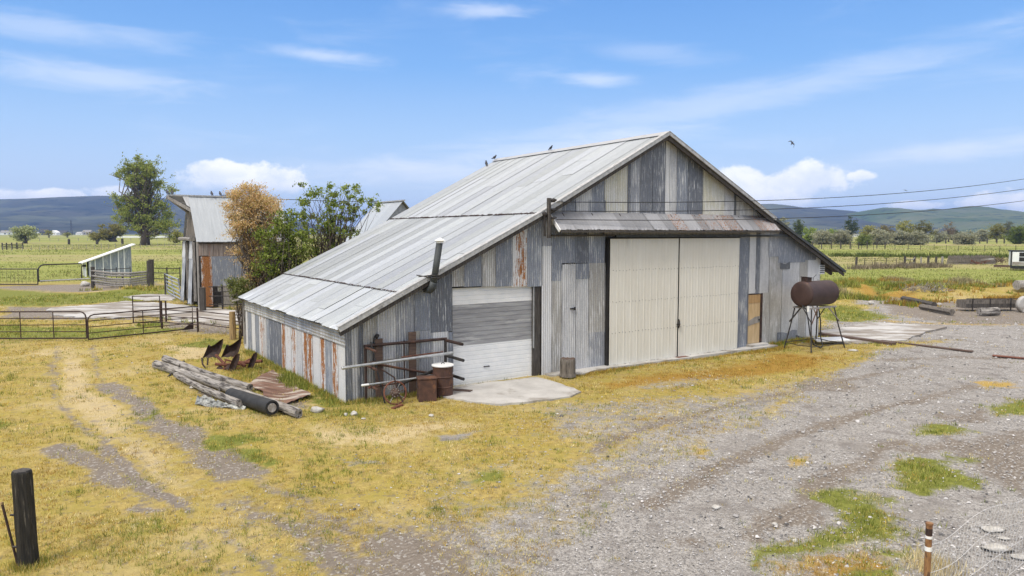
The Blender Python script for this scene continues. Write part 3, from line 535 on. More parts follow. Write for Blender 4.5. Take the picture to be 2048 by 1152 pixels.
# right of the sliding doors
P(1468, 1494, 440, None, 'bl', py=640); P(1494, 1511, 440, 587, 'wh', py=540); P(1511, 1518, 440, 587, 'dk', py=540); P(1518, 1537, 440, 587, 'lt', py=540); P(1524, 1537, 585, None, 'tn', off=.0)
P(1537, 1562, None, None, 'tn', py=600); P(1562, 1596, None, None, 'lt', py=600); P(1596, 1612, None, None, 'tn', py=600); P(1612, 1637, None, None, 'wh', py=600)
P(1537, 1556, 470, 513, 'md', py=490, off=.014, flat=True); P(1556, 1609, None, 525, 'bl', py=510, off=.016, flat=True); P(1608, 1630, None, 520, 'bl', py=520, off=.02, flat=True)
P(1559, 1578, 523, 538, 'vd', py=530, off=.024, flat=True, jag=.05); P(1553, 1592, 660, 686, 'dk', py=672, off=.012, flat=True, jag=.08); P(1590, 1604, 666, 688, 'vd', py=672, off=.016, flat=True, jag=.1)
o = fw.build('front_wall', M['wall'], barn)
# the wall's inner lining, so nothing shows through
def lining():
    mb = MB(); d = .13
    def w(a, b, z0, top=None, z1=None):
        mb.sheet([(a, 0.06, z0), (b, 0.06, z0)]+([(b, .06, z1), (a, .06, z1)] if z1 is not None else [(u, .06, roofz(u)-.1) for u in [b]+[k[0] for k in reversed(RK) if a < k[0] < b]+[a]]), (0, d, 0))
    w(.06, 3.29, -.1); w(3.29, 6.2, 2.92); w(6.2, 9.1, -.1); w(9.1, 15.6, 4.28); w(15.6, 16.36, -.1); w(16.36, 17.3, 2.13); w(17.3, 20.85, -.1); return mb
lining().build('wall_framing', M['wooddark'], barn)
# left side wall: narrow sheets, many with rust, under a band of horizontal sheet
sw = MB(); VQ = lambda px, py=640: plu(px, py)[0]
L = [(489, 497, 'wh', .1), (497, 504, 'bl', .05), (504, 512, 'wh', .05), (512, 519, 'bl', 0), (519, 528, 'wh', .5), (528, 534, 'lt', .42), (534, 540, 'bl', 0), (540, 563, 'dk', 0), (563, 572, 'wh', .6), (572, 583, 'wh', .34), (583, 594, 'wh', .5), (594, 605, 'lt', .06), (605, 615, 'wh', .58), (615, 626, 'wh', .64), (626, 641, 'wh', .16), (641, 651, 'wh', .62), (651, 664, 'bl', .04), (664, 676.5, 'wh', .56), (676.5, 689.5, 'wh', .24)]
for i, (a, b, k, r) in enumerate(L):
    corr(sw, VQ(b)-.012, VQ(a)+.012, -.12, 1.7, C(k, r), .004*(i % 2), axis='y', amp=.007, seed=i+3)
sw.build('side_wall', M['wall_y'], barn)
fb = MB()
for i, (a, b, k) in enumerate(((489, 532, 'tn'), (532, 572, 'tn'), (572, 628, 'md'), (628, 691, 'tn'))):
    v1, v0 = VQ(a, 610), VQ(b, 660); z0 = 1.52+.03*(i % 2); fb.col = C(k, .04); off = .03+.008*(i % 2); n = 44; bb = len(fb.v)
    for j in range(n+1):
        z = z0+(2.0-z0)*j/n; w = -.03-off+.006*math.sin(2*PI*z/.044*.5)
        fb.v += [(w, v0-.03-.12*(i == 3), z), (w, v1+.02, z)]
    for j in range(n): fb.face((bb+2*j, bb+2*j+2, bb+2*j+3, bb+2*j+1))
fb.build('eave_band', M['wall'], barn)
lw = MB(); lw.box((.02, .2, -.1), (.12, 10.5, 1.98)); lw.box((.02, 10.5, -.1), (20.85, 10.6, 2)); 
lw.sheet([(0.13, 10.5, 2.0), (20.8, 10.5, 2.0), (20.8, 10.5, roofz(20.8)-.1)]+[(u, 10.5, z-.1) for u, z in reversed(RK[1:4])], (0, .1, 0)); lw.build('back_wall', M['wooddark'], barn)
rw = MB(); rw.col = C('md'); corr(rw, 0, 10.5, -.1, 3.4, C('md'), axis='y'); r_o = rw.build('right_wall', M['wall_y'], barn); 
for v in r_o.data.vertices: v.co.x = 20.86-v.co.x-.02
r_o.data.flip_normals()

# roof: real sheets down each slope, lapped sideways, corrugated
def slope(mb, a, b, v0, v1, sheet=.66, lift=0, cols=None, seed=1, wav=.0):
    rg = random.Random(seed); (ua, za), (ub, zb) = a, b; L_ = math.hypot(ub-ua, zb-za); du, dz = (ub-ua)/L_, (zb-za)/L_
    if du > 0: nx, nz = -dz, du
    else: nx, nz = dz, -du
    v = v0; i = 0
    while v < v1-.05:
        w = min(sheet*rg.uniform(.9, 1.1), v1-v); pieces = rg.choice([1, 1, 2]); cuts = [0]+sorted(rg.uniform(.25, .75) for _ in range(pieces-1))+[1]
        over = rg.uniform(-.04, .10) if lift != 9 else 0
        for q, (c0, c1) in enumerate(zip(cuts, cuts[1:])):
            g = rg.choice([.31, .36, .40, .44, .47]) if cols is None else rg.choice(cols); bt = rg.uniform(-.012, .02); g *= .92; mb.col = (g*.935, g*.995+.004, g*1.045+bt, rg.choice([0, 0, .03, .08]))
            n = 22; k = 5 if wav else 2; bb = len(mb.v); tilt = rg.choice([.002, .004, .006, .010, .015])
            for s in range(k):
                f = c0+(c1-c0)*s/(k-1)
                if s == 0 and c0 == 0: f -= over*.5/L_
                for j in range(n+1):
                    vv = v-.03+(w+.05)*j/n; h = .006*math.sin(2*PI*vv/.152)+tilt*(1-j/n)*.9+(.010 if q == 0 else .014)+(rg.uniform(-wav, wav) if s == 0 and c0 == 0 else 0)
                    mb.v.append((ua+du*L_*f+nx*h, vv, za+dz*L_*f+nz*h))
            m = n+1
            for s in range(k-1):
                for j in range(n):
                    q4 = (bb+s*m+j, bb+s*m+j+1, bb+(s+1)*m+j+1, bb+(s+1)*m+j); mb.face(q4[::-1] if du > 0 else q4)
        v += w; i += 1
F0 = -.36
roof = MB()
e1 = (RK[0][0]+(RK[1][0]-RK[0][0])*.27, RK[0][1]+(RK[1][1]-RK[0][1])*.27)
slope(roof, (RK[0][0]-.05, RK[0][1]-.02), (e1[0]+.25, e1[1]+.12), F0, LEN, .62, seed=3, wav=.014, cols=[.44, .47, .50, .53])
slope(roof, (e1[0], e1[1]+.03), (RK[1][0]+.2, RK[1][1]+.10), F0, LEN, .64, seed=5, cols=[.36, .4, .44, .47, .5])
slope(roof, (RK[1][0]-.08, RK[1][1]-.01), RK[2], F0, LEN, .64, seed=8, cols=[.40, .44, .47, .5])
slope(roof, RK[3], RK[2], F0, LEN, .64, seed=9); slope(roof, (RK[4][0], RK[4][1]), (RK[3][0]-.1, RK[3][1]+.08), F0, LEN, .64, seed=10)
ro = roof.build('roof', M['roofsheet'], barn)
# decking under the sheets
dk = MB()
for a, b in zip(RK, RK[1:]): dk.sheet([(a[0], F0+.06, a[1]-.03), (b[0], F0+.06, b[1]-.03), (b[0], LEN-.06, b[1]-.03), (a[0], LEN-.06, a[1]-.03)], (0, 0, -.035))
dk.build('roof_deck', M['wooddark'], barn)
def trim(pts, name, mat, w, h):
    mb = MB()
    for a, b in zip(pts, pts[1:]): mb.bar(a, b, w, h)
    return mb.build(name, mat, ro)
M['trim'] = simple('pale_roof_trim', (.36, .36, .35), (.52, .52, .51), 3, (3, 3, 3), .5, .25, (.2, .19, .18), .64)
trim([(RK[0][0]-.04, F0-.02, RK[0][1]-.03), (RK[1][0], F0-.02, RK[1][1]+.0), (RK[2][0], F0-.02, RK[2][1]-.0)], 'rake_trim', M['trim'], .055, .13)
trim([(RK[2][0], F0-.02, RK[2][1]), (RK[3][0]+.05, F0-.02, RK[3][1]-.02)], 'rake_trim', M['trim'], .055, .13)
trim([(RK[3][0]+.05, F0-.02, RK[3][1]-.04), (RK[4][0]+.02, F0-.02, RK[4][1]-.02)], 'rake_trim', M['pipegrey'], .05, .10)
mb = MB(); 
for a, b in ((RK[0], RK[1]), (RK[1], RK[2]), (RK[2], RK[3]), (RK[3], RK[4])): mb.bar((a[0], F0+.04, a[1]-.15), (b[0], F0+.04, b[1]-.15), .05, .12)
mb.build('barge_board', M['wooddark'], ro)
for p_, q_ in (((20.9, 4, 3.55), (22.2, 4, 2.8)), ((20.9, .2, 3.3), (22.2, .2, 2.72)), ((20.85, .2, 2.6), (21.7, .2, 2.95))): mb = MB(); mb.bar(p_, q_, .08, .12); mb.build('eave_bracket', M['wooddark'], ro)
mb = MB()
for (a, b) in ((RK[0], RK[1]), (RK[1], RK[2])): mb.sheet([(a[0]-.05, F0-.06, a[1]+.045), (b[0], F0-.06, b[1]+.055), (b[0], F0+.14, b[1]+.06), (a[0]-.05, F0+.14, a[1]+.05)], (0, 0, .012))
for (a, b) in ((RK[2], RK[3]),): mb.sheet([(a[0], F0-.06, a[1]+.05), (b[0], F0-.06, b[1]+.05), (b[0], F0+.14, b[1]+.055), (a[0], F0+.14, a[1]+.055)], (0, 0, .012))
mb.build('edge_cap', M['trim'], ro)
# ridge cap
rc = MB(); rc.col = (.42, .43, .44, .02); n = 20
for i in range(n):
    v0, v1 = F0+(LEN-F0)*i/n, F0+(LEN-F0)*(i+1)/n+.03; e = rnd.uniform(0, .01)
    rc.sheet([(RK[2][0]-.26, v0, RK[2][1]-.085+e), (RK[2][0], v0, RK[2][1]+.06+e), (RK[2][0], v1, RK[2][1]+.06+e), (RK[2][0]-.26, v1, RK[2][1]-.085+e)], (0, 0, .006))
    rc.sheet([(RK[2][0], v0, RK[2][1]+.06+e), (RK[2][0]+.26, v0, RK[2][1]-.085+e), (RK[2][0]+.26, v1, RK[2][1]-.085+e), (RK[2][0], v1, RK[2][1]+.06+e)], (0, 0, .006))
rc.build('ridge_cap', M['roofsheet'], ro)
# the rough lap where the two slopes meet, with dry grass caught in it
def lap(u, z, jag, h):
    lp = MB(); n = 150; b = []
    for i in range(n+1):
        v = F0+(LEN-F0)*i/n; e = rnd.uniform(0, jag); t_ = h*rnd.choice([.3, .6, 1, 1.3]); b.append([(u-.02-e, v, z-.004), (u-.02-e, v, z+t_), (u+.03, v, z+t_+.01), (u+.03, v, z)])
    lp.add([p for q in b for p in q], [(4*i+a, 4*i+4+a, 4*i+4+(a+1) % 4, 4*i+(a+1) % 4) for i in range(n) for a in range(4)]); lp.build('lap_edge', M['rust_dark'], ro)
lap(RK[1][0]-.09, RK[1][1]-.02, .035, .026); lap(e1[0]-.01, e1[1]+.02, .02, .018)

# awning over the sliding doors
aw = MB(); ub0, ub1, AV, AZ0, AZ1 = 6.72, 17.48, -.62, 5.17, 4.60; u = ub0; i = 0
arng = random.Random(4); L_ = math.hypot(AV, AZ1-AZ0)
while u < ub1-.05:
    w = min(arng.choice([.62, .66, .7, .42]), ub1-u); f = (u-ub0)/(ub1-ub0)
    g = arng.choice([.27, .31, .36, .42]); aw.col = (g, g*1.01, g*1.05, (0 if f < .12 else .12 if f < .45 else arng.choice([.25, .38, .44])))
    n = 10; bb = len(aw.v); e = arng.uniform(.006, .02)
    for s in range(5):
        q = s/4
        for j in range(n+1):
            uu = u+(w+.03)*j/n; h = .004*math.sin(2*PI*uu/.12)+e*(1-j/n)+(arng.uniform(-.012, .012) if s == 0 else 0)
            aw.v.append((uu, AV*(1-q)-.0-.03*q, AZ1+(AZ0-AZ1)*q+h))
    for s in range(4):
        for j in range(n): aw.face((bb+s*(n+1)+j, bb+s*(n+1)+j+1, bb+(s+1)*(n+1)+j+1, bb+(s+1)*(n+1)+j))
    u += w; i += 1
awo = aw.build('awning', M['roofsheet_y'], barn)
mb = MB(); mb.bar((ub0-.02, AV-.02, AZ1-.035), (ub0-.02, -.05, AZ0-.04), .04, .10); mb.build('end_board', M['white'], awo)
mb = MB(); mb.bar((ub0+.03, AV+.03, AZ1-.05), (ub1-.03, AV+.03, AZ1-.05), .05, .07); mb.bar((ub1, AV, AZ1-.04), (ub1, -.05, AZ0-.04), .04, .07)
k = ub0+.5
while k < ub1-.2: mb.bar((k, AV+.06, AZ1-.03), (k, -.05, AZ0-.045), .04, .06); k += 1.2
mb.build('awning_frame', M['wooddark'], awo)
# header beam and door track
mb = MB(); mb.box((8.9, -.17, 4.42), (15.8, -.045, 4.66)); mb.build('header_beam', M['wood'], barn, bevel=.01)
mb = MB(); mb.box((6.75, -.21, 4.40), (9.3, -.1, 4.455)); mb.build('door_track', M['wooddark'], barn)
mb = MB(); mb.box((9.35, -.25, 4.355), (19.35, -.175, 4.43)); o = mb.build('door_track', M['pipegrey'], barn)
# sliding doors
def slider(u0, u1, seed):
    rg = random.Random(seed); mb = MB(); z0, z1 = .06, 4.31; k = .305; prof = []; u = u0
    while u < u1-.01:
        for du, d in ((0, 0), (.02, -.009), (.045, -.009), (.065, 0), (.16, 0), (.168, -.004), (.178, 0)):
            if u+du < u1: prof.append((u+du, d))
        u += k
    prof.append((u1, 0)); b = len(mb.v); nz = 14
    for s in range(nz+1):
        for uu, d in prof:
            zz = z0+(z1-z0)*s/nz
            if s == 0: zz += rg.uniform(-.012, .03)
            mb.v.append((uu, -.19+d+.004*math.sin(zz*2.2+uu), zz))
    m = len(prof)
    for s in range(nz):
        for j in range(m-1): mb.face((b+s*m+j, b+s*m+j+1, b+(s+1)*m+j+1, b+(s+1)*m+j))
    d = mb.build('sliding_door', M['cream'], barn)
    fr = MB()
    fr.box((u0+.02, -.17, z0+.02), (u1-.02, -.10, z1)); fr.build('door_frame', M['wooddark'], d)
    sc = MB()
    for z in (1.15, 2.2, 3.25):
        uu = u0+.12
        while uu < u1: sc.lathe([(.014, 0), (.009, .01)], 5, Matrix.Translation((uu+rg.uniform(-.02, .02), -.193, z+rg.uniform(-.02, .02))) @ Matrix.Rotation(PI/2, 4, 'X')); uu += .152
    so = sc.build('screws', M['pipegrey'], d); so['kind'] = 'stuff'; return d
s1 = slider(9.13, 12.33, 1); s2 = slider(12.39, 15.6, 2)
mb = MB(); mb.box((9.02, -.235, 4.31), (12.33, -.165, 4.345)); mb.box((12.37, -.235, 4.315), (15.6, -.165, 4.35)); mb.build('door_hanger', M['void'], barn)
mb = MB(); mb.box((12.29, -.25, 1.22), (12.42, -.2, 1.27)); mb.tube([(12.36, -.22, 1.12), (12.36, -.26, 1.2), (12.36, -.26, 1.36), (12.36, -.22, 1.42)], .03, 6); mb.build('latch', M['darksteel'], s1)
mb = MB(); mb.box((12.2, -.4, .02), (12.75, -.22, .075)); mb.build('door_stop', M['rust_red'], barn)
mb = MB(); mb.box((9.07, -.16, .0), (9.13, -.03, 4.32)); mb.build('door_jamb', M['void'], barn); mb = MB(); mb.box((12.33, -.165, 0.03), (12.39, -.12, 4.3)); mb.build('door_gap', M['void'], barn)
# overhead door: ribbed sections, white with a bare grey middle
od = MB(); u0, u1 = 3.3, 6.17; z = -.06; SECT = 0.535
def ribs(z0, z1, m):
    od.cur = m; zz = z0; row = []
    while zz < z1-.01:
        h = min(.1335, z1-zz); row += [(zz, .10), (zz+h*.80, .10), (zz+h*.86, .114), (zz+h*.94, .114)]; zz += h
    row.append((z1, .10)); b = len(od.v)
    for q, d in row: od.v += [(u0, d, q), (u1, d, q)]
    for j in range(len(row)-1): od.face((b+2*j, b+2*j+1, b+2*j+3, b+2*j+2))
ribs(-.06, 1.19, 0); ribs(1.19, 2.40, 1); ribs(2.40, 2.93, 0)
od.box((u0, .125, -.06), (u1, .16, 2.93)); odo = od.build('overhead_door', [M['white'], M['greyprimer']], barn)
mb = MB()
for uu in (4.42, 4.58): mb.box((uu-.015, .06, .47), (uu+.015, .1, .50))
mb.box((4.41, .05, .475), (4.59, .065, .50)); mb.build('handle', M['darksteel'], odo)
mb = MB(); mb.box((6.17, .03, -.1), (6.46, .13, 2.93)); mb.build('door_jamb', M['wooddark'], barn)
mb = MB(); mb.box((6.165, .005, .9), (6.205, .03, 2.9)); mb.build('door_track', M['galv'], odo)
mb = MB(); mb.box((3.25, .0, 2.90), (6.46, .12, 2.96)); mb.box((3.24, .02, -.1), (3.3, .12, 2.9)); mb.build('door_header', M['void'], barn)
# plywood side door
mb = MB(); mb.box((16.40, .0, .16), (17.16, .04, 2.09)); sdo = mb.build('side_door', M['ply'], barn)
mb = MB(); mb.sheet([(16.41, -.012, .86), (17.15, -.012, .98), (17.15, -.012, 1.22), (16.85, -.012, 1.2), (16.41, -.012, 1.04)], (0, .01, 0)); mb.build('door_patch', M['wood'], sdo)
M['ply2'] = simple('darker_plywood', (.36, .22, .09), (.46, .30, .14), 2.2, (6, 6, .7), .7, 0, (.28, .16, .07), .62, .1)
mb = MB(); mb.box((16.41, -.014, 1.76), (17.15, -.003, 2.08)); mb.build('door_patch', M['ply2'], sdo)
mb = MB(); mb.box((17.16, -.03, .1), (17.27, .06, 2.12)); mb.box((16.36, -.02, 2.09), (17.27, .06, 2.13)); mb.box((16.36, -.02, .1), (16.40, .06, 2.09)); mb.build('door_frame', M['rust_dark'], sdo)
mb = MB(); mb.lathe([(.0, 0), (.035, .01), (.03, .05), (0, .055)], 10, Matrix.Translation((17.08, -.01, 1.08)) @ Matrix.Rotation(PI/2, 4, 'X')); mb.build('knob', M['darksteel'], sdo)
mb = MB(); mb.box((16.34, -.3, .04), (17.35, -.005, .155)); mb.build('door_step', M['concrete'], barn, bevel=.015)
# small black catch on the sheet between the doors
cu, cz = pl(1144, 617); mb = MB(); mb.box((cu-.10, -.075, cz-.025), (cu+.1, -.04, cz+.025)); mb.box((cu+.04, -.10, cz-.05), (cu+.08, -.05, cz+.05)); mb.build('wall_catch', M['darksteel'], barn)
# lamp bracket with a hanging cable on the wall left of the overhead door
cu, cz = pl(751, 672); mb = MB(); mb.tube([(cu, -.03, cz), (cu, -.12, cz+.02), (cu-.05, -.2, cz-.02)], [.05, .06, .035], 8); mb.tube([(cu-.05, -.05, cz), (cu-.12, -.06, cz-.25), (cu-.1, -.06, cz-.6), (cu-.14, -.06, cz-.9)], .012, 5); mb.tube([(cu, -.05, cz), (cu+.02, -.06, cz-.4), (cu-.02, -.06, cz-.85)], .010, 5); mb.build('wall_lamp', M['darksteel'], barn)
# stovepipe through the wall, strapped at the eave
a = pl(866, 578, -.5); b = pl(880, 484, -.62); mb = MB()
mb.tube([(a[0], -.02, a[1]-.02), (a[0], -.3, a[1]-.04), (a[0]+.01, -.44, a[1]+.03), (a[0]+.03, -.5, a[1]+.2)], .105, 14); pipe = mb.build('stovepipe', M['pipegrey'], barn, smooth=True)
mb = MB(); mb.tube([(a[0]+.02, -.49, a[1]+.12), (b[0], -.6, b[1])], .092, 16); mb.build('flue', M['pipegrey'], pipe, smooth=True)
mb = MB(); mb.lathe([(.10, -.05), (.10, .0), (.16, .02), (0, .10)], 16, Matrix.Translation((b[0]+.005, -.61, b[1]+.02))); mb.build('rain_cap', M['white'], pipe, smooth=False)
s0 = a[1]+.32; mb = MB()
for q in (0, .06):
    mb.tube([(a[0]+.05+.115*math.cos(t), -.52+.115*math.sin(t), s0+q) for t in np.linspace(0, 2*PI, 14)], .012, 5)
mb.tube([(a[0]-.05, -.46, s0), (a[0]-.42, -.33, s0+.07)], .014, 5); mb.tube([(a[0]-.05, -.46, s0+.06), (a[0]-.36, -.33, s0+.02)], .014, 5); mb.build('strap', M['darksteel'], pipe)
# service mast with insulators at the roof edge
mb = MB(); mu = pl(1098, 430, -.42)[0]; mz = pl(1098, 396, -.42)[1]; mb.box((mu-.07, -.49, 4.35), (mu+.03, -.39, mz)); mast = mb.build('service_mast', M['wooddark'], barn, bevel=.01)
mb = MB(); mb.tube([(mu-.14, -.4, 4.4), (mu-.16, -.4, 4.9), (mu-.17, -.42, 5.06)], .035, 8); mb.lathe([(.035, 0), (.08, .02), (.08, .07), (0, .12)], 10, Matrix.Translation((mu-.17, -.42, 5.04))); mb.build('conduit', M['darksteel'], mast)
INS = []
for zz, r, dx in ((mz-.08, .07, .14), (mz-.36, .045, .14), (mz-.62, .05, .12)):
    mb = MB(); q = Matrix.Translation((mu+.02, -.44, zz)) @ Matrix.Rotation(PI/2-.1, 4, 'Y'); mb.lathe([(.02, 0), (.02, .05), (r, .07), (r*.75, .11), (r, .15), (r*.5, .22), (.015, .26)], 10, q); mb.build('insulator', M['darksteel'], mast, smooth=True); INS.append(bw(mu+.28, -.44, zz-.03))
# white vent unit under the right-hand eave
mb = MB(); mb.box((20.9, -.05, 2.75), (21.35, .35, 3.15)); vo = mb.build('vent_unit', M['white'], barn, bevel=.03)
mb = MB()
for k in range(4): mb.box((20.98, -.075, 2.82+.08*k), (21.28, -.045, 2.85+.08*k))
mb.tube([(20.88, 0, 2.7), (20.9, -.05, 2.2), (20.88, -.03, 1.2)], .02, 6); mb.build('vent_grille', M['pipegrey'], vo)
mb = MB(); mb.sheet([(-.30, LEN-.35, 1.98), (-.1, LEN-.3, 2.0), (-.1, LEN+.06, 1.98), (-.45, LEN+.1, 1.9)], (0, 0, -.05)); mb.box((-.1, 10.55, .2), (.05, 10.68, 1.98)); mb.build('eave_board', M['wood'], barn)
# ---------------------------------------------------------------- power lines from the mast
def wire(name, p, q, sag, label, r=.013):
    mb = MB(); pts = []
    for i in range(61):
        f = i/60; c = p.lerp(q, f); c.z -= 4*sag*f*(1-f); pts.append(c)
    mb.tube([c-p for c in pts], r, 5); return tag(mb.build(name, M['black'], loc=p), label, 'power line', 'power lines running off the barn mast')
wire('power_line', INS[0], atd(2330, 296, 47), 1.0, 'uppermost of the three black wires running off the barn mast')
wire('power_line', INS[1], atd(2330, 320, 47), .93, 'middle one of the three black wires running off the barn mast')
wire('power_line', INS[2], atd(2330, 348, 47), .88, 'lowest of the three black wires running off the barn mast')

# ---------------------------------------------------------------- birds
def bird_mesh(perched=True):
    mb = MB()
    # one loft along the spine: tail tip .. rump .. breast .. neck .. head .. beak
    sp = [(-.20, .02, .012, .03), (-.13, .035, .018, .035), (-.08, .06, .035, .045), (-.02, .085, .06, .06), (.04, .105, .064, .066), (.09, .135, .05, .052), (.115, .17, .034, .036), (.135, .198, .032, .033), (.16, .20, .022, .022), (.19, .195, .004, .004)]
    if not perched: sp = [(x, .02+.25*(z-.02), b, a) for x, z, a, b in [(s[0], s[1], s[2], s[3]) for s in sp]]
    n = 8
    for x, z, a, b in sp:
        for j in range(n): t = 2*PI*j/n; mb.v.append((x, a*math.cos(t) if False else b*math.cos(t), z+a*math.sin(t)))
    for i in range(len(sp)-1):
        for j in range(n): mb.face((i*n+j, i*n+(j+1) % n, (i+1)*n+(j+1) % n, (i+1)*n+j))
    mb.face(range(n)[::-1]); mb.face([(len(sp)-1)*n+j for j in range(n)])
    if perched:
        for s in (-1, 1): mb.tube([(.02, .02*s, .06), (.03, .025*s, .0)], .008, 5)
    else:
        for s in (-1, 1):                                       # spread wings, bent at the wrist
            ws = [(0, .05, .09, .03), (.03, .16, .085, .022), (.02, .26, .075, .05), (-.06, .38, .05, .0), (-.13, .46, .015, -.05)]
            b = len(mb.v); m = 6
            for x, y, c, z in ws:
                for j in range(m): t = 2*PI*j/m; mb.v.append((x+c*math.cos(t), s*y, .03+z+.012*math.sin(t)))
            for i in range(len(ws)-1):
                for j in range(m): mb.face((b+i*m+j, b+i*m+(j+1) % m, b+(i+1)*m+(j+1) % m, b+(i+1)*m+j))
            mb.face([b+(len(ws)-1)*m+j for j in range(m)])
    return mb
pb = bird_mesh(); first = None
def bird(p, rz, label, s=1.0, tilt=0):
    global first
    if first is None: o = pb.build('pigeon', M['feather'], smooth=True); first = o
    else: o = first.copy(); COL.objects.link(o)
    o.location = p; o.rotation_euler = (0, tilt, rz); o.scale = (s, s, s); return tag(o, label, 'bird', 'dark pigeons about the barn roofs')
bird(bw(11.35, 10.55, 7.93), TH+.35, 'black pigeon perched at the far end of the tall barn ridge', 1.0)
bird(bw(10.95, 10.6, 7.62), TH+1.2, 'black pigeon perched on the roof edge just below the ridge end', 1.0, -.3)
bird(bw(11.58, 6.45, 8.0), TH-PI/2, 'black pigeon perched midway along the tall barn ridge', .8)
fo = bird_mesh(False).build('flying_pigeon', M['feather'], smooth=True); fo.location = atd(1583, 287, 24); fo.rotation_euler = (1.0, -.6, 1.0); fo.scale = (.55, .30, .55); tag(fo, 'dark pigeon flying in the open sky right of the gable', 'bird')
f2 = fo.copy(); COL.objects.link(f2); f2.location = atd(1811, 381, 75); f2.rotation_euler = (.3, .1, .3); f2.scale = (.6,)*3; tag(f2, 'tiny far-off bird flying low over the right-hand wires', 'bird')

# ---------------------------------------------------------------- things against the front wall
g0 = lambda u, v: bw(u, v, hz(*bw(u, v)[:2]))
def bthing(name, label, cat, u, v, rz=0, group=None): p = g0(u, v); return thing(name, label, cat, p, TH+rz, group)
# storage rack of rusty pipe
rk = bthing('pipe_rack', 'rusty pipe storage rack standing against the barn wall beside the overhead door', 'rack', .55, -.16)
mb = MB(); mb.tube([(0, 0, 0), (0, 0, 1.5)], .042, 8); mb.build('post', M['rust_dark'], rk)
mb = MB(); mb.tube([(2.42, 0, 0), (2.42, 0, 1.5)], .045, 8); mb.build('post', M['darksteel'], rk)
mb = MB(); mb.tube([(-.04, 0, 1.5), (2.46, 0, 1.5)], .042, 8); mb.build('top_rail', M['rust_dark'], rk)
mb = MB(); mb.tube([(.2, -.02, 1.02), (1.2, -.02, .74), (2.1, -.03, .52)], .032, 8); mb.build('brace', M['rust'], rk)
mb = MB(); mb.tube([(1.12, -.02, 0.0), (1.12, -.02, 1.56)], .02, 6); mb.build('brace', M['rust_dark'], rk)
mb = MB(); mb.tube([(.30, -.55, .02), (.1, -.12, 1.62)], .022, 6); mb.build('brace', M['darksteel'], rk)
for z, ln in ((1.46, .95), (1.02, 1.0), (.50, 1.0)):
    mb = MB(); mb.tube([(2.42, 0, z), (2.44, -ln, z+.0)], .045, 8); mb.build('arm', M['darksteel'] if z < 1.4 else M['rust_dark'], rk)
for z, ln in ((1.46, .75), (.98, .72), (.46, .8)):
    mb = MB(); mb.tube([(0, 0, z), (.0, -ln, z-.0)], .032, 8); mb.build('arm', M['rust'], rk)
for u, l in ((.95, 'brown wooden board standing behind the pipe rack at its left'), (1.95, 'brown wooden board standing behind the pipe rack at its right')):
    b = bthing('board', l, 'board', u, -.14, 0, 'boards behind the pipe rack'); mb = MB(); mb.box((-.11, .0, 0), (.11, .05, 1.66+.1*(u > 1.5))); mb.build('plank', M['woodbrown'], b, bevel=.006)
def pipe_thing(label, p, q, r, mat, fit=True, name='metal_pipe', cat='pipe', group='pipes laid on the rusty rack', fitm='galv'):
    p, q = bw(*p), bw(*q); o = thing(name, label, cat, p, 0, group); mb = MB(); d = q-p; mb.tube([(0, 0, 0), d], r, 10); mb.build('tube', M[mat], o, smooth=False)
    if fit:
        for f, k in ((0, -1), (1, 1)):
            n = d.normalized(); mb = MB(); c = d*f; mb.tube([c-n*k*.12, c+n*k*.06, c+n*k*.08], [r*1.22, r*1.22, r*.9], 8); mb.build('coupling', M[fitm], o)
    return o
pipe_thing('long pale aluminium irrigation pipe lying across the top of the pipe rack', (-.2, -.6, 1.04), (2.85, -.68, 1.15), .038, 'galv')
pipe_thing('shorter grey pipe with white end lying lower on the pipe rack', (.32, -.62, .53), (2.9, -.72, .58), .026, 'galv', fitm='white')
pipe_thing('dark steel bar lying along the upper arms of the pipe rack', (.62, -.45, 1.06), (1.6, -.5, 1.1), .035, 'darksteel', fitm='rust_dark')
pipe_thing('thin red painted rod beside the aluminium pipe on the rack', (1.5, -.38, 1.12), (2.75, -.42, 1.16), .018, 'rust_red', False)
pipe_thing('black pipe slanting over the lower arms of the rack', (1.35, -.52, .40), (2.9, -.5, .80), .04, 'darksteel', fitm='black')
pipe_thing('thin rusty pipe under the lower grey pipe of the rack', (.55, -.5, .42), (2.1, -.5, .47), .022, 'rust', True, fitm='rust_red')
# spoked iron wheel
c = bw(1.04, -.95, .30); w = thing('spoked_wheel', 'rusty iron spoked wheel leaning at the left foot of the pipe rack', 'wheel', c, TH-.1)
T = Matrix.Rotation(R(78), 4, 'X')
mb = MB(); mb.tube([T @ Vector((.30*math.cos(t), .30*math.sin(t), 0)) for t in np.linspace(0, 2*PI, 29)], .022, 6); mb.build('rim', M['rust_red'], w)
for k in range(8):
    t = 2*PI*k/8+.2; mb = MB(); mb.tube([T @ Vector((.06*math.cos(t), .06*math.sin(t), .03*(-1)**k)), T @ Vector((.29*math.cos(t), .29*math.sin(t), 0))], .010, 5); mb.build('spoke', M['wood'] if k % 2 else M['rust'], w)
mb = MB(); mb.lathe([(.05, -.07), (.075, -.03), (.13, -.015), (.13, .015), (.075, .03), (.05, .07)], 14, T); mb.build('hub', M['woodbrown'], w)
mb = MB()
for k in range(8): t = 2*PI*k/8+.5; mb = MB(); mb.lathe([(.016, 0), (.012, .03)], 6, T @ Matrix.Translation((.10*math.cos(t), .10*math.sin(t), .012))); mb.build('bolt', M['wood'], w)
mb = MB(); mb.tube([(-.3, .2, .62), (0, .05, .4), (.06, .02, .05)], .022, 6); mb.tube([(.06, .02, .05), (.18, -.1, -.25)], .02, 6); mb.build('axle_bar', M['rust_dark'], w)
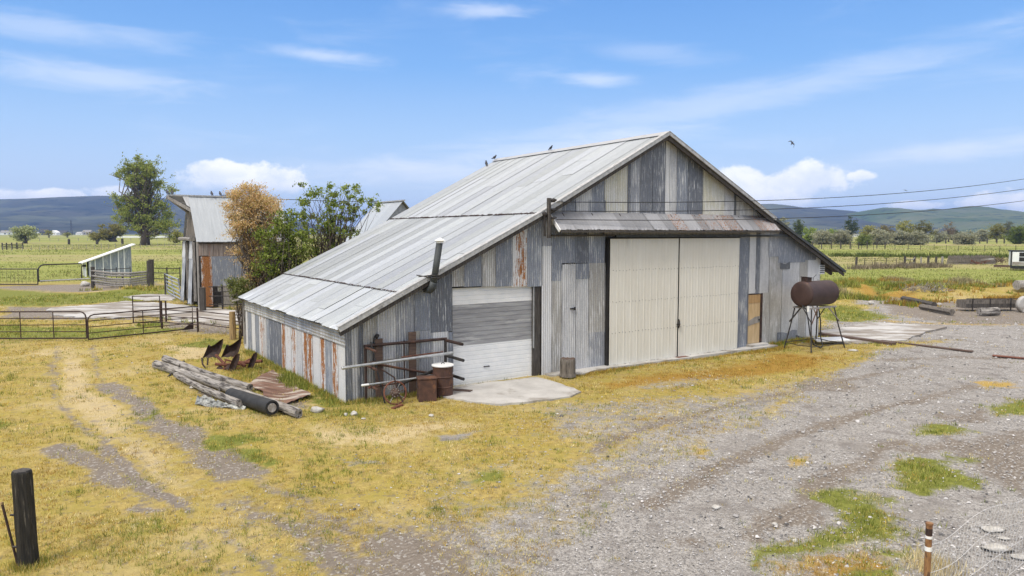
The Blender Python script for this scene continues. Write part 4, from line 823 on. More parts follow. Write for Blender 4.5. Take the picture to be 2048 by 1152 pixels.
mb = MB(); mb.box((-.22, -.05, 0), (.22, .05, .05)); o = mb.build('iron_scrap', M['rust_red'], loc=g0(.95, -1.28)); o.rotation_euler.z = TH+.6; tag(o, 'small rusty iron bar lying in grass below the spoked wheel', 'scrap')
# rusty box and drum
bx = bthing('rusty_box', 'square rusty brown steel cabinet standing in grass beside the drum', 'cabinet', 1.93, -1.02, -.32)
mb = MB(); mb.box((-.24, -.2, 0), (.24, .2, .60)); mb.build('body', M['rust'], bx, bevel=.012)
mb = MB(); mb.box((-.26, -.22, .602), (.26, .22, .64)); mb.build('lid', M['rust'], bx, bevel=.01)
mb = MB(); mb.box((-.255, -.12, .36), (-.241, -.05, .44)); mb.build('hinge', M['rust_dark'], bx)
mb = MB(); mb.box((-.255, -.12, .12), (-.241, -.05, .2)); mb.build('hinge', M['rust_dark'], bx)
dr = bthing('oil_drum', 'rusty brown oil drum with a white lid beside the overhead door', 'drum', 2.53, -.82)
mb = MB(); prof = [(.27, 0), (.285, .01), (.285, .04), (.275, .06), (.275, .26), (.29, .275), (.29, .295), (.275, .31), (.275, .54), (.29, .555), (.29, .575), (.275, .59), (.275, .80), (.287, .82), (.287, .845), (.275, .85), (0, .84)]
mb.lathe(prof, 32); mb.build('body', M['rust'], dr, smooth=False)
lid = MB(); lid.lathe([(.30, .852), (.31, .86), (.31, .885), (.29, .895), (.1, .90), (0, .902)], 32); lo = lid.build('lid', M['white'], dr)
mb = MB(); mb.tube([(-.05, 0, .90), (-.03, 0, .935), (.03, 0, .935), (.05, 0, .90)], .012, 6); mb.build('handle', M['pipegrey'], lo)
o = MB(); o.box((-.38, -.12, 0), (.38, .12, .06)); o = o.build('plank_scrap', M['woodbrown'], loc=g0(3.15, -.62)); o.rotation_euler = (0, 0, TH-.9); tag(o, 'short dark plank lying on the ground between the drum and the apron', 'plank')
# stump beside the door
st = bthing('wood_stump', 'grey weathered wood block standing on the concrete by the overhead door', 'stump', 6.98, -.72)
mb = MB(); rg = random.Random(2); n = 26; hh = [0, .12, .3, .48, .56]
off = [rg.uniform(-.018, .018) for _ in range(n)]
for i, z in enumerate(hh):
    for j in range(n):
        t = 2*PI*j/n; r = .245*(1+.05*math.sin(3*t)+.03*math.sin(7*t))+off[j]+(.02 if i == 0 else 0)-(.015 if i == 4 else 0); mb.v.append((r*math.cos(t), r*math.sin(t), z+(rg.uniform(-.012, .02) if i == 4 else 0)+.04))
for i in range(len(hh)-1):
    for j in range(n): mb.face((i*n+j, i*n+(j+1) % n, (i+1)*n+(j+1) % n, (i+1)*n+j))
mb.cur = 1; q = len(mb.v); mb.v.append((0, 0, .57)); 
for j in range(n): mb.face(((len(hh)-1)*n+j, (len(hh)-1)*n+(j+1) % n, q))
M['stumpwood'] = simple('old_stump_wood', (.10, .085, .07), (.21, .185, .155), 3, (9, 9, 1), .9, 0, (.045, .038, .03), .58, .6, .015); mb.build('block', [M['stumpwood'], M['woodbrown']], st)

# ---------------------------------------------------------------- fuel tank on its stand
fd = [gnd(1564, 694), gnd(1641.5, 706), gnd(1607, 688), gnd(1696, 700)]          # near-left, near-right(front), back-left, right
fu = [bl(p.x, p.y) for p in fd]; cu = sum(f[0] for f in fu)/4; cvv = sum(f[1] for f in fu)/4
TC = bl(*gnd(1630, 697)[:2]); TU, TV = cu, cvv
sp_ = bw(TU, TV, 0); sp_.z = hz(sp_.x, sp_.y)
stn = thing('tank_stand', 'spindly black steel stand with splayed legs under the rusty fuel tank', 'tank stand', sp_, TH)
LZ = 1.62
corners = [(-.72, -.36), (.72, -.36), (-.72, .36), (.72, .36)]; feet = [(-1.05, -.62), (1.0, -.7), (-.95, .62), (1.1, .62)]
for (a, b), (c_, d_) in zip(corners, feet):
    mb = MB(); mb.tube([(a, b, LZ), (a+(c_-a)*.45, b+(d_-b)*.4, LZ*.55), (c_, d_, 0)], .026, 7); mb.build('leg', M['darksteel'], stn)
mb = MB()
for v in (-.36, .36): mb.bar((-.85, v, LZ), (.85, v, LZ), .05, .06)
for u in (-.72, .72): mb.bar((u, -.36, LZ-.01), (u, .36, LZ-.01), .05, .05)
mb.build('top_frame', M['wood'], stn)
for (a, b), m in (((-.8, -.48), 'rust'), ((.8, -.48), 'wood'), ((-.78, .46), 'darksteel'), ((.85, .45), 'woodyel')):
    mb = MB(); mb.tube([(a*1.1, b*1.05, LZ*.66), (a*.45, b*.75, LZ-.03)], .022, 6); mb.build('brace', M[m], stn)
    mb = MB(); mb.tube([(a*1.1, b*1.05, LZ*.64), (a*1.0, b*.15, LZ-.03)], .018, 6); mb.build('brace', M['darksteel'], stn)
for p, q in (((-1.0, -.58, .2), (1.0, -.65, .22)), ((-.93, .6, .25), (1.05, .6, .24)), ((-1.0, -.58, .22), (-.93, .6, .24)), ((.98, -.64, .22), (1.07, .6, .24))):
    mb = MB(); mb.tube([p, ((p[0]+q[0])/2, (p[1]+q[1])/2, p[2]-.03), q], .016, 6); mb.build('tie_bar', M['darksteel'], stn)
tk = thing('fuel_tank', 'rusty brown cylindrical fuel tank resting on the black stand', 'fuel tank', bw(TU, TV, sp_.z+LZ+.03), TH)
Q = Matrix.Translation((0, 0, .50)) @ Matrix.Rotation(PI/2, 4, 'Y')
mb = MB(); mb.lathe([(0, -.93), (.25, -.925), (.42, -.90), (.475, -.86), (.49, -.83), (.49, -.79), (.483, -.78), (.483, .80), (.478, .86), (.42, .92), (.25, .955), (0, .965)], 40, Q); mb.build('body', M['tankrust'], tk, smooth=True)
mb = MB(); mb.box((-.72, -.13, .93), (-.42, .13, 1.13)); mb.sheet([(-.74, -.15, 1.14), (-.40, -.15, 1.10), (-.40, .15, 1.10), (-.74, .15, 1.14)], (0, 0, .03)); mb.build('filler_box', M['rust_dark'], tk, bevel=.01)
mb = MB(); mb.tube([(.0, .1, .95), (.1, .15, 1.1), (.35, .2, 1.2)], .012, 5); mb.build('vent_tube', M['pipegrey'], tk)
mb = MB(); mb.box((-.98, -.42, -.14), (-.94, -.34, .08)); mb.build('gauge_plate', M['white'], tk)
mb = MB(); mb.tube([(-.93, -.1, .08), (-.97, -.30, -.05), (-.9, -.36, -.5), (-.86, -.42, -1.0), (-.75, -.5, -1.38), (-.35, -.55, -1.55), (.0, -.4, -1.5), (.3, -.1, -1.2), (.42, .0, -.6), (.35, .05, -.12)], .024, 7); mb.build('hose', M['black'], tk, smooth=True)
# boards lying by the slab
def lying(name, label, cat, p, q, w, h, mat, group=None, z=.0):
    p, q = Vector(p), Vector(q); d = (q-p); o = thing(name, label, cat, p, math.atan2(d.y, d.x), group); mb = MB(); mb.box((0, -w/2, z), (d.length, w/2, z+h)); mb.build('plank', M[mat], o, bevel=.006); return o
lying('timber_beam', 'long dark timber lying on the ground along the slab edge', 'timber', on(1634, 670), on(1788, 691), .32, .12, 'woodbrown')
lying('long_plank', 'long thin dark plank lying flat across the gravel', 'plank', on(1762, 683), on(1945, 705), .2, .05, 'woodbrown')
lying('red_plank', 'faded red plank lying flat at the right edge of the gravel', 'plank', on(1985, 711), on(2110, 722), .22, .04, 'rust_red')
o = MB(); o.sheet([(0, 0, .04), (1.45, -.15, .04), (1.65, .65, .06), (.35, .75, .06)], (0, 0, .04)); o = o.build('whitewashed_board', M['white'], loc=on(1634, 692)+Vector((0, 0, .10))); o.rotation_euler.z = .25; tag(o, 'flat white panel lying on the ground under the tank stand', 'panel')

# ---------------------------------------------------------------- plough, logs and scrap on the left of the barn
pc = gnd(468, 738); pp = thing('mouldboard_plough', 'rusty four bottom mouldboard plough lying in the grass behind the logs', 'plough', (pc.x, pc.y, hz(pc.x, pc.y)), 0)
def px2(px, py, dy=0): p = ray(px, py); t = (pc.y+dy)/p.y; return Vector((p.x*t, p.y*t, CAMH+p.z*t))-Vector((pc.x, pc.y, hz(pc.x, pc.y)))
def share(pts, dy, bend=.16, th=.025):
    P = [px2(x, y, dy) for x, y in pts]; c = sum(P, Vector())/len(P)
    mb = MB(); n = len(P); ring = []
    # a curved plate: rings from the outline to the middle, dished backwards
    for s in (1.0, .66, .33):
        for p in P: q = c+(p-c)*s; ring.append(q+Vector((0, bend*(1-s*s)-.12*(p.x-c.x)*s, 0)))
    fs = []; 
    for k in range(2):
        for j in range(n): fs.append((k*n+j, k*n+(j+1) % n, (k+1)*n+(j+1) % n, (k+1)*n+j))
    fs.append([2*n+j for j in range(n)])
    mb.add(ring, fs); mb.add([r+Vector((0, th, 0)) for r in ring], [f[::-1] for f in fs])
    for j in range(n): mb.face((j, 3*n+j, 3*n+(j+1) % n, (j+1) % n))
    return mb
sh1 = [(404, 717), (416, 690), (419, 694), (428, 690), (441, 680), (447, 677), (446, 688), (441, 705), (432, 716), (426, 714), (418, 716), (410, 715)]
share(sh1, .5).build('mouldboard', M['rust_dark'], pp); share([(x+36.5, y-1) for x, y in sh1], .9).build('mouldboard', M['rust_dark'], pp)
share([(453, 752), (458, 735), (465, 718), (474, 707), (480, 707), (479, 718), (472, 735), (463, 752), (458, 756)], -.35, .08).build('mouldboard', M['rust_dark'], pp)
share([(489, 757), (493, 740), (500, 720), (507, 707), (513, 704), (515, 709), (512, 722), (504, 740), (496, 755)], -.1, .08).build('mouldboard', M['rust_dark'], pp)
mb = MB()
for a, b, r in (((432, 710, .5), (447, 726, .3), .05), ((447, 726, .3), (458, 742, 0), .06), ((430, 728, 0), (456, 730, .1), .05), ((456, 730, .1), (500, 724, .3), .06), ((470, 714, .9), (478, 726, .4), .05), ((500, 724, .3), (524, 722, .2), .055), ((440, 742, .1), (470, 748, -.1), .05)):
    mb.tube([px2(*a), px2(*b)], r, 7)
for i in range(16):
    a = px2(440+58*rnd.random(), 724+22*rnd.random(), rnd.uniform(-.3, .4)); b = a+Vector((rnd.uniform(-.3, .3), rnd.uniform(-.2, .2), rnd.uniform(-.12, .14))); mb.bar(a, b, rnd.uniform(.05, .12), rnd.uniform(.03, .09))
mb.build('plough_frame', M['rust_red'], pp)
for a in (((404, 716, .4), (405, 728, .2), (412, 738, .1), (420, 743, 0)), ((416, 716, .4), (415, 730, .3)), ((478, 752, -.2), (496, 745, -.1), (512, 738, 0), (523, 735, .1)), ((440, 735, 0), (452, 745, -.1), (462, 750, -.2))):
    mb = MB(); mb.tube([px2(*p) for p in a], .028, 6); mb.build('shank', M['rust_dark'], pp)
mb = MB(); mb.tube([px2(458, 735, -.1), px2(470, 752, -.3)], [.16, .12], 8); mb.tube([px2(438, 736, .1), px2(452, 750, -.1)], [.10, .12], 8); mb.tube([px2(490, 745, 0), px2(497, 757, -.1)], [.09, .07], 8); mb.build('landside', M['rust_dark'], pp)
def log(label, p, q, r0, r1, mat, z0=0, z1=0, seed=1, group='weathered poles stacked by the barn', name='log', cat='log', n=16, rough=False):
    p, q = Vector(p), Vector(q); d = q-p; L_ = d.length; o = thing(name, label, cat, p, math.atan2(d.y, d.x), group); rg = random.Random(seed); mb = MB(); m = 14
    prof = [rg.uniform(-.05, .05) for _ in range(n)]; bx_, bz = rg.uniform(-.02, .02), rg.uniform(-.01, .02)
    for i in range(m):
        f = i/(m-1); r = r0+(r1-r0)*f; w = math.sin(f*PI)
        for j in range(n):
            t = 2*PI*j/n; rr = r*(1+prof[j]*.7+.035*math.sin(2*t+f*5)+rg.uniform(-.012, .012)*(5 if rough else 1)); mb.v.append((f*L_+(rg.uniform(-.02, .02) if i in (0, m-1) else 0), rr*math.cos(t)+w*bx_*4, r0*.93+z0+(r1*.93+z1-r0*.93-z0)*f+rr*math.sin(t)+w*bz))
    for i in range(m-1):
        for j in range(n): mb.face((i*n+j, i*n+(j+1) % n, (i+1)*n+(j+1) % n, (i+1)*n+j))
    mb.face(range(n)[::-1]); mb.face([(m-1)*n+j for j in range(n)]); bo = mb.build('trunk', M[mat], o)
    return o
log('longest weathered grey pole, front one of the stack beside the barn', on(312, 736), on(598, 836), .135, .115, 'woodx', seed=3)
log('weathered grey pole lying hindmost in the stack by the plough', on(330, 727), on(500, 784), .125, .105, 'woodx', .05, .02, seed=5)
log('thin grey pole wedged between the two thick poles', on(352, 757), on(482, 818), .085, .10, 'woodx', .05, .05, seed=8)
a, b = on(462, 802), on(545, 834); d = (b-a); bp = thing('black_pipe', 'thick black pipe with a pale plugged end lying on the poles', 'pipe', a, math.atan2(d.y, d.x)); L_ = d.length
mb = MB(); mb.lathe([(.165, 0), (.175, L_*.3), (.18, L_), (.14, L_), (.14, L_-.06)], 24, Matrix.Translation((0, 0, .2)) @ Matrix.Rotation(PI/2-.02, 4, 'Y')); mb.build('casing', M['black'], bp, smooth=False)
mb = MB(); mb.lathe([(.12, L_-.05), (.11, L_+.004), (0, L_+.006)], 16, Matrix.Translation((0, 0, .19)) @ Matrix.Rotation(PI/2-.02, 4, 'Y')); mb.build('plug', M['conc_pale'], bp)
# short stake propping the poles
for lb, p, q in (('thin dark stake sticking out from the left of the poles', (336, 754), (368, 738)), ('thin dark stake standing in front of the poles', (436, 795), (444, 774))):
    a, b = on(*p), on(*q); b.z += .25; o = thing('stake', lb, 'stake', a, 0, 'stakes at the pole stack'); mb = MB(); mb.tube([(0, 0, 0), b-a], [.03, .04], 6); mb.build('stick', M['wooddark'], o)
# crumpled metal strip
a = on(398, 806); mb = MB(); rg = random.Random(9); n = 22; prev = []
for i in range(n+1):
    f = i/n; x = f*1.62; y = -.12*math.sin(f*3)-f*.25; w = .16*(1-f*.55)*(1+.3*math.sin(f*9)); 
    for k, (dy, z) in enumerate(((-1, .02+.05*math.sin(f*11)), (-.35, .16*(1-f)+.08+rg.uniform(-.02, .03)), (.3, .10*(1-f)+.03), (1, .15*(1-f*.8)+.04+rg.uniform(-.03, .03)))): prev.append((x, y+w*dy, max(.01, z)))
mb.add(prev, [(i*4+k, (i+1)*4+k, (i+1)*4+k+1, i*4+k+1) for i in range(n) for k in range(3)]); b0 = len(mb.v); mb.add([(x, y, z-.012) for x, y, z in prev], [(i*4+k, i*4+k+1, (i+1)*4+k+1, (i+1)*4+k) for i in range(n) for k in range(3)])
o = mb.build('metal_strip', simple('crumpled_tin', (.06, .06, .055), (.42, .43, .40), 4, (2, 6, 6), .5, .3, (.02, .02, .02), .6), loc=a); o.rotation_euler.z = -.25; tag(o, 'crumpled dark tin strip lying in grass before the poles', 'scrap')
# rusty sheet lying between poles and wall
P4 = [on(505, 770), on(545, 742), on(612, 785), on(588, 806), on(540, 800)]; c0 = P4[0]; mb = MB(); nn = 24; 
A_, B_, C_, D_ = on(497, 772), on(548, 742), on(622, 796), on(560, 812)
vs = []
for i in range(nn+1):
    for j in range(nn+1):
        f, g = i/nn, j/nn; p = A_.lerp(B_, f).lerp(D_.lerp(C_, f), g); p.z += .05+.05*vnoise(np.array([p.x]), np.array([p.y]), 1.1, 5)[0]+.04*math.sin(g*5+f*3); p.x += (.06*math.sin(g*19+f*3) if i in (0, nn) else 0); p.y += (.07*math.sin(f*23) if j in (0, nn) else 0); vs.append(p-c0)
mb.add(vs, [(i*(nn+1)+j, (i+1)*(nn+1)+j, (i+1)*(nn+1)+j+1, i*(nn+1)+j+1) for i in range(nn) for j in range(nn)]); mb.add([v-Vector((0, 0, .02)) for v in vs], [(i*(nn+1)+j, i*(nn+1)+j+1, (i+1)*(nn+1)+j+1, (i+1)*(nn+1)+j) for i in range(nn) for j in range(nn)])
o = mb.build('rusty_sheet', simple('flaking_rust_sheet', (.09, .042, .028), (.22, .125, .085), 1.6, (1, 3, 1), .85, 0, (.42, .37, .31), .56, .5), loc=c0); tag(o, 'flat rusty brown sheet lying between the poles and the barn wall', 'sheet')
# rocks
def rock(label, px, py, sx, sy, sz, seed, mat='rock', group='loose pale rocks', cat='rock', p=None, rz=0):
    rg = np.random.default_rng(seed); bm = bmesh.new(); bmesh.ops.create_icosphere(bm, subdivisions=3, radius=1)
    k = rg.normal(size=(7, 3))
    for v in bm.verts:
        q = v.co.copy(); e = 0
        for a in k:
            w = q.dot(Vector(a).normalized()); 
            if w > .62: e = max(e, w-.62)
        q = q*(1-e*.9)*(1+.08*math.sin(q.x*7+seed)*math.cos(q.y*6+q.z*5)); v.co = Vector((q.x*sx, q.y*sy, q.z*sz))
    me = bpy.data.meshes.new('rock'); bm.to_mesh(me); bm.free(); me.materials.append(M[mat]); me.polygons.foreach_set('use_smooth', [True]*len(me.polygons)); o = bpy.data.objects.new('rock', me); COL.objects.link(o)
    p = on(px, py) if p is None else p; o.location = p+Vector((0, 0, sz*.55)); o.rotation_euler.z = rz; return tag(o, label, cat, group)
rock('largest pale rock in grass near the front corner of the barn', 634, 824, .22, .11, .11, 1, rz=.3)
rock('round pale rock in grass below the pipe rack, right one of a pair', 708, 831, .085, .07, .075, 2); rock('small pale rock in grass below the pipe rack, left one of a pair', 692, 832, .055, .05, .05, 3)
rock('flat grey stone half sunk in grass below the rock pair', 727, 839, .06, .05, .03, 4); rock('small grey stone in grass in front of the oil drum', 862, 834, .07, .05, .045, 5)
rock('flat pale rock behind the wire netting, upper of the two', 1985, 1057, .20, .12, .035, 6, rz=.2); rock('flat pale rock behind the wire netting, lower of the two', 1992, 1098, .22, .14, .05, 7, rz=-.2)
rock('small flat pale rock beyond the wire netting', 2008, 1075, .10, .07, .02, 8); rock('pale stone lying alone on the gravel near the netting', 1432, 1018, .07, .05, .04, 9)
rock('small white stone on the bare gravel at the bottom', 1550, 1052, .05, .04, .03, 10); rock('pale rock on the gravel strip behind the fuel tank', 1742, 609, .22, .15, .16, 11)
rock('pale stone near the dark timbers on the right', 1878, 610, .2, .14, .1, 12); rock('pale stone at the foot of the tank stand', 1707, 703, .25, .12, .05, 13)
rock('pale stone in the straw left of the pole stack', 387, 777, .14, .1, .06, 14); rock('pale stone at the corner of the wooden corral', 171, 572, .5, .4, .3, 15)
rock('flat pale slab at the right edge beyond the netting', 2042, 1112, .16, .1, .03, 16)
# ---------------------------------------------------------------- foreground posts and netting
a = on(57, 1131); pt = thing('fence_post', 'thick charred black wooden post in the left foreground', 'post', a, 0)
mb = MB(); rg = random.Random(1); n = 20; pr = [rg.uniform(-.012, .012) for _ in range(n)]
zs = [-.1, 0, .3, .6, .9, 1.2, 1.29, 1.32]
for i, z in enumerate(zs):
    for j in range(n):
        t = 2*PI*j/n; r = .112*(1+.04*math.sin(2*t+1))+pr[j]+rg.uniform(-.003, .003)-(.012 if i == 7 else 0)+(.012 if z < .1 else 0); mb.v.append((r*math.cos(t)-.02*z, r*math.sin(t), z))
for i in range(len(zs)-1):
    for j in range(n): mb.face((i*n+j, i*n+(j+1) % n, (i+1)*n+(j+1) % n, (i+1)*n+j))
mb.cur = 1; mb.face([(len(zs)-1)*n+j for j in range(n)]); mb.build('timber', [M['char'], M['wooddark']], pt)
for z in (.28, .72): mb = MB(); mb.tube([(-.1-.02*z, -.05, z), (-.15-.02*z, -.07, z+.01)], [.02, .014], 6); mb.build('staple', M['darksteel'], pt)
a = on(36, 1131); b = px = None; o = thing('steel_rod', 'thin rusty rod leaning beside the black post', 'rod', a, 0); mb = MB(); mb.tube([(0, 0, 0), (-.17, 0, .86)], .016, 8); mb.build('shaft', M['rust_dark'], o); mb = MB(); mb.tube([(-.168, 0, .85), (-.174, 0, .88)], .02, 8); mb.build('tip', M['woodyel'], o)
a = gnd(1849, 1262); sp = thing('steel_post', 'rusty steel post with white bands in the right foreground', 'post', a, 0)
mb = MB(); mb.tube([(0, 0, -.1), (0, 0, 1.26)], .034, 14); mb.lathe([(.04, 1.24), (.04, 1.262), (0, 1.264)], 14); so = mb.build('tube', simple('rusty_post_steel', (.16, .07, .03), (.30, .16, .06), 7, (3, 3, 1), .7, 0, (.06, .035, .025), .58), sp)
for z0, z1 in ((1.085, 1.115), (.94, .99)): mb = MB(); mb.tube([(0, 0, z0), (0, 0, z1)], .037, 14); mb.build('band', M['white'], sp)
mb = MB(); mb.tube([(0, 0, 1.12), (0, 0, 1.2)], .0355, 14); mb.build('band', M['rust_dark'], sp)
# woven netting from the post away to the right
A_ = gnd(1849, 1262); B_ = gnd(2048, 1128); B_ = Vector((B_.x, B_.y, 0)); dirn = (B_-A_).normalized(); nl = 4.2; net = thing('wire_netting', 'pale woven wire netting fence at the bottom right', 'netting', A_, math.atan2(dirn.y, dirn.x)); mb = MB(); pit = .055; H_ = 1.0; k = int(nl/pit)
for i in range(k):
    x = i*pit; top = H_*(1-.05*math.sin(x*3))+.0
    pts = []; m = int(H_/pit)
    for j in range(m+1): pts.append((x+.06+(pit/2 if j % 2 else 0)*(1 if i % 2 else -1)*.95+.012*math.sin(j*.8), .012*math.sin(x*2.3+j*.3), j*pit*top+.02))
    mb.tube(pts, .0024, 3, cap=False)
for j in (0, 6, 12, 18): mb.tube([(x, .03*math.sin(x*2.3+j*.3), j*pit*(1-.05*math.sin(x*3))+.02) for x in np.linspace(.04, nl, 60)], .0035, 3)
mb.build('mesh', simple('dull_wire', (.42, .41, .40), (.58, .57, .55), 8, rough=.5, metal=.2), net)
# ---------------------------------------------------------------- the old barn behind, parallel to the metal barn
OB = gnd(401, 617); ob = thing('old_barn', 'old narrow barn of grey boards and tin with a steep pale roof behind the trees', 'barn', OB, TH)
def ol(px, py, v=0.0):                                          # -> (u, z) on a plane v = const of the old barn
    r = ray(px, py); Cc = Vector((0, 0, CAMH)); Vd = Vector((-math.sin(TH), math.cos(TH), 0)); Ud = Vector((math.cos(TH), math.sin(TH), 0))
    t = (v-(Cc-OB).dot(Vd))/r.dot(Vd); P_ = Cc+r*t; return (P_-OB).dot(Ud), P_.z
def olu(px, py, u=0.0):
    r = ray(px, py); Cc = Vector((0, 0, CAMH)); Vd = Vector((-math.sin(TH), math.cos(TH), 0)); Ud = Vector((math.cos(TH), math.sin(TH), 0))
    t = (u-(Cc-OB).dot(Ud))/r.dot(Ud); P_ = Cc+r*t; return (P_-OB).dot(Vd), P_.z
EZ = ol(400, 484)[1]; RV = 2.1; RZ = ol(375, 393, RV)[1]; UE = ol(552, 397, RV)[0]; W2 = 2*RV
def osheet(mb, a, b, u0, u1, cols, w=.8, seed=1):
    rg = random.Random(seed); u = u0
    while u < u1-.05:
        ww = min(w*rg.uniform(.85, 1.15), u1-u); g = rg.choice(cols); mb.col = (g*.93, g*1.0, g*1.05, rg.choice([0, 0, .05])); n = 8; bb = len(mb.v); e = rg.uniform(.01, .03)
        for (v, z) in a:
            for j in range(n+1): mb.v.append((u+(ww+.02)*j/n, v, z+.008*math.sin(j*2.4)+e*(1-j/n)))
        for s in range(len(a)-1):
            for j in range(n): mb.face((bb+s*(n+1)+j, bb+s*(n+1)+j+1, bb+(s+1)*(n+1)+j+1, bb+(s+1)*(n+1)+j) if b else (bb+s*(n+1)+j, bb+(s+1)*(n+1)+j, bb+(s+1)*(n+1)+j+1, bb+s*(n+1)+j+1))
        u += ww
prof = [(-.25, EZ), (RV*.30, EZ+(RZ-EZ)*.42), (RV*.65, EZ+(RZ-EZ)*.74), (RV, RZ)]
rf = MB(); osheet(rf, prof, True, -.15, UE+.2, [.44, .48, .52], .95, 4); back = [(W2-v, z) for v, z in prof]; osheet(rf, back, False, -.15, UE+.2, [.4, .44], .95, 5); oro = rf.build('roof', M['roofsheet_y'], ob)
mb = MB(); 
mb.sheet([(0, v, z-.05) for v, z in prof]+[(0, v, z-.05) for v, z in back[::-1][1:]]+[(0, W2, EZ-.1), (0, 0, EZ-.1)], (UE, 0, 0)); mb.build('loft', M['wooddark'], ob)
# hay hood: the ridge runs out over the gable, with torn sheets and rafters
hu = olu(331, 392, 0); HX = ol(334, 392, RV)[0]
mb = MB(); mb.bar((HX, RV, RZ+.05), (UE, RV, RZ+.05), .16, .10); mb.build('ridge_board', M['trim'], oro)
mb = MB(); mb.bar((HX, RV, RZ-.05), (0, RV-.75, RZ-.95), .14, .16); mb.build('hood_rafter', M['wood'], oro); mb = MB(); mb.bar((HX, RV, RZ-.05), (0, RV+.75, RZ-.95), .14, .16); mb.build('hood_rafter', M['wood'], oro)
for k in range(4): f = .35+.17*k; mb = MB(); mb.bar((HX*(1-f), RV-.75*f, RZ-.12-.85*f), (.0, RV-.75*f*.8, RZ-.12-.85*f*.85), .08, .05); mb.build('hood_batten', M['wood'], oro)
mb = MB(); mb.col = (.4, .41, .42, .1); mb.sheet([(HX*.35, RV-.05, RZ), (-.1, RV-.05, RZ), (-.1, RV-.6, RZ-.7), (-.3, RV-.45, RZ-.55)], (0, 0, .02)); mb.sheet([(HX, RV+.02, RZ+.03), (-.1, RV+.02, RZ+.03), (-.1, RV+.75, RZ-.95)], (0, 0, .02)); mb.build('hood_sheet', M['roofsheet_y'], oro)
# end wall (u = 0): boards above, two hanging door leaves below
V0, V1 = 0, W2
def boards(mb, a, b, f0, f1, axis, off, w=.22, seed=1, cols=None):
    rg = random.Random(seed); x = a
    while x < b-.02:
        ww = min(w*rg.uniform(.8, 1.2), b-x); z0 = f0(x+ww/2)+rg.uniform(-.03, .05); z1 = f1(x+ww/2)+rg.uniform(-.05, .0); g = rg.uniform(-.02, .02); d = rg.uniform(0, .015)
        if axis == 'y': mb.box((off-.03-d, x+.006, z0), (off-d, x+ww-.006, z1))
        else: mb.box((x+.006, off-.03-d, z0), (x+ww-.006, off-d, z1))
        x += ww
def gz(v):
    v = v if v <= RV else W2-v
    for (a, za), (b, zb) in zip(prof, prof[1:]):
        if v <= b: return za+(zb-za)*(v-a)/(b-a)
    return RZ
BZ = 4.45
mb = MB(); boards(mb, .1, W2-.1, lambda v: EZ+.25, lambda v: gz(v)-.12, 'y', .0, seed=3); mb.build('gable_boards', M['wooddark'] if False else simple('old_brown_boards', (.10, .085, .07), (.24, .21, .175), 3, (9, 9, .8), .9, 0, (.05, .043, .035), .6, .5), ob)
mb = MB(); mb.bar((-.22, .5, EZ+.16), (-.22, 4.5, EZ+.16), .24, .22); mb.tube([(-.34, .5, EZ+.16), (-.36, 2, EZ+.2), (-.34, 4.5, EZ+.16)], .1, 6); mb.build('door_rail', M['wood'], ob)
mb = MB(); mb.box((-.06, .02, -.1), (.0, .4, EZ+.2)); mb.build('corner_boards', M['wood'], ob); mb = MB(); mb.box((-.06, 3.95, -.1), (.0, W2, EZ+.2)); mb.build('corner_boards', M['wooddark'], ob)
def leaf(v0, v1, seed, lean):
    mb = MB(); rg = random.Random(seed); mb.col = (.33, .345, .365, .05); 
    for k, (z0, z1, ro) in enumerate(((.25, 3.0, 0), (2.95, 4.0, 1))):
        mb.col = (.36, .375, .40, .02) if not ro else (.55, .555, .56, 0); n = 20; bb = len(mb.v)
        for j in range(n+1):
            f = j/n; v = v0+(v1-v0)*f
            for z in (z0, z1): mb.v.append((-.2-lean*(1-z/4)-.012*math.sin(f*40)-.03*k, v, z+(rg.uniform(-.1, .1) if z == z0 and not ro else 0)))
        for j in range(n): mb.face((bb+2*j, bb+2*j+1, bb+2*j+3, bb+2*j+2))
    d = mb.build('hanging_door', M['wall'], ob); mb = MB(); mb.box((-.19-lean*.3, v0, .4), (-.12, v0+.16, 3.95)); mb.box((-.19-lean*.3, v1-.16, .2), (-.12, v1, 3.95)); mb.build('door_stile', M['wood'], d); return d
leaf(.42, 1.55, 1, .25); leaf(2.75, 3.9, 2, .3)
mb = MB()
for k, (v, z) in enumerate(((2.45, 3.3), (2.15, 3.6))): mb.box((-.1+.03*k, v, .1), (-.05+.03*k, v+.26, z))
mb.build('loose_board', M['wood'], ob)
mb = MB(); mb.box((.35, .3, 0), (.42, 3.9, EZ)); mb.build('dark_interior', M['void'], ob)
# long front wall (v = 0)
fw2 = MB(); u = 0
Zf = lambda py: ol(430, py)[1]
rg = random.Random(6)
for a, b, k, r in ((0.1, .72, 'wh', .8), (.72, 2.0, 'bl', 0), (2.0, 3.2, 'bl', .05), (3.2, 4.1, 'tn', .35), (4.1, 5.4, 'bl', 0), (5.4, 6.6, 'md', 0), (6.6, 7.6, 'tn', .1), (7.6, 9, 'bl', 0), (9, 12, 'md', .1), (12, 15, 'bl', 0), (15, UE, 'md', 0)):
    if a >= UE: continue
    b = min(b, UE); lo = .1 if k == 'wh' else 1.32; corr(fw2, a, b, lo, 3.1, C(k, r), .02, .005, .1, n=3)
o2 = fw2.build('tin_wall', M['wall'], ob)
mb = MB(); boards(mb, 0, min(UE, 14), lambda u: 3.1, lambda u: EZ-.08, 'x', .02, .3, 8); mb.build('upper_boards', simple('reddish_old_boards', (.20, .155, .13), (.36, .31, .27), 2.5, (9, 9, .6), .9, 0, (.34, .18, .13), .62, .5), ob)
mb = MB(); mb.box((1.0, -.06, .98), (min(9, UE), -.02, 1.34)); mb.build('sill_board', M['wood'], ob)
mb = MB(); boards(mb, 1.0, min(9, UE), lambda u: -.1, lambda u: 1.0, 'x', .0, .32, 9); mb.build('lower_boards', M['wood'], ob)
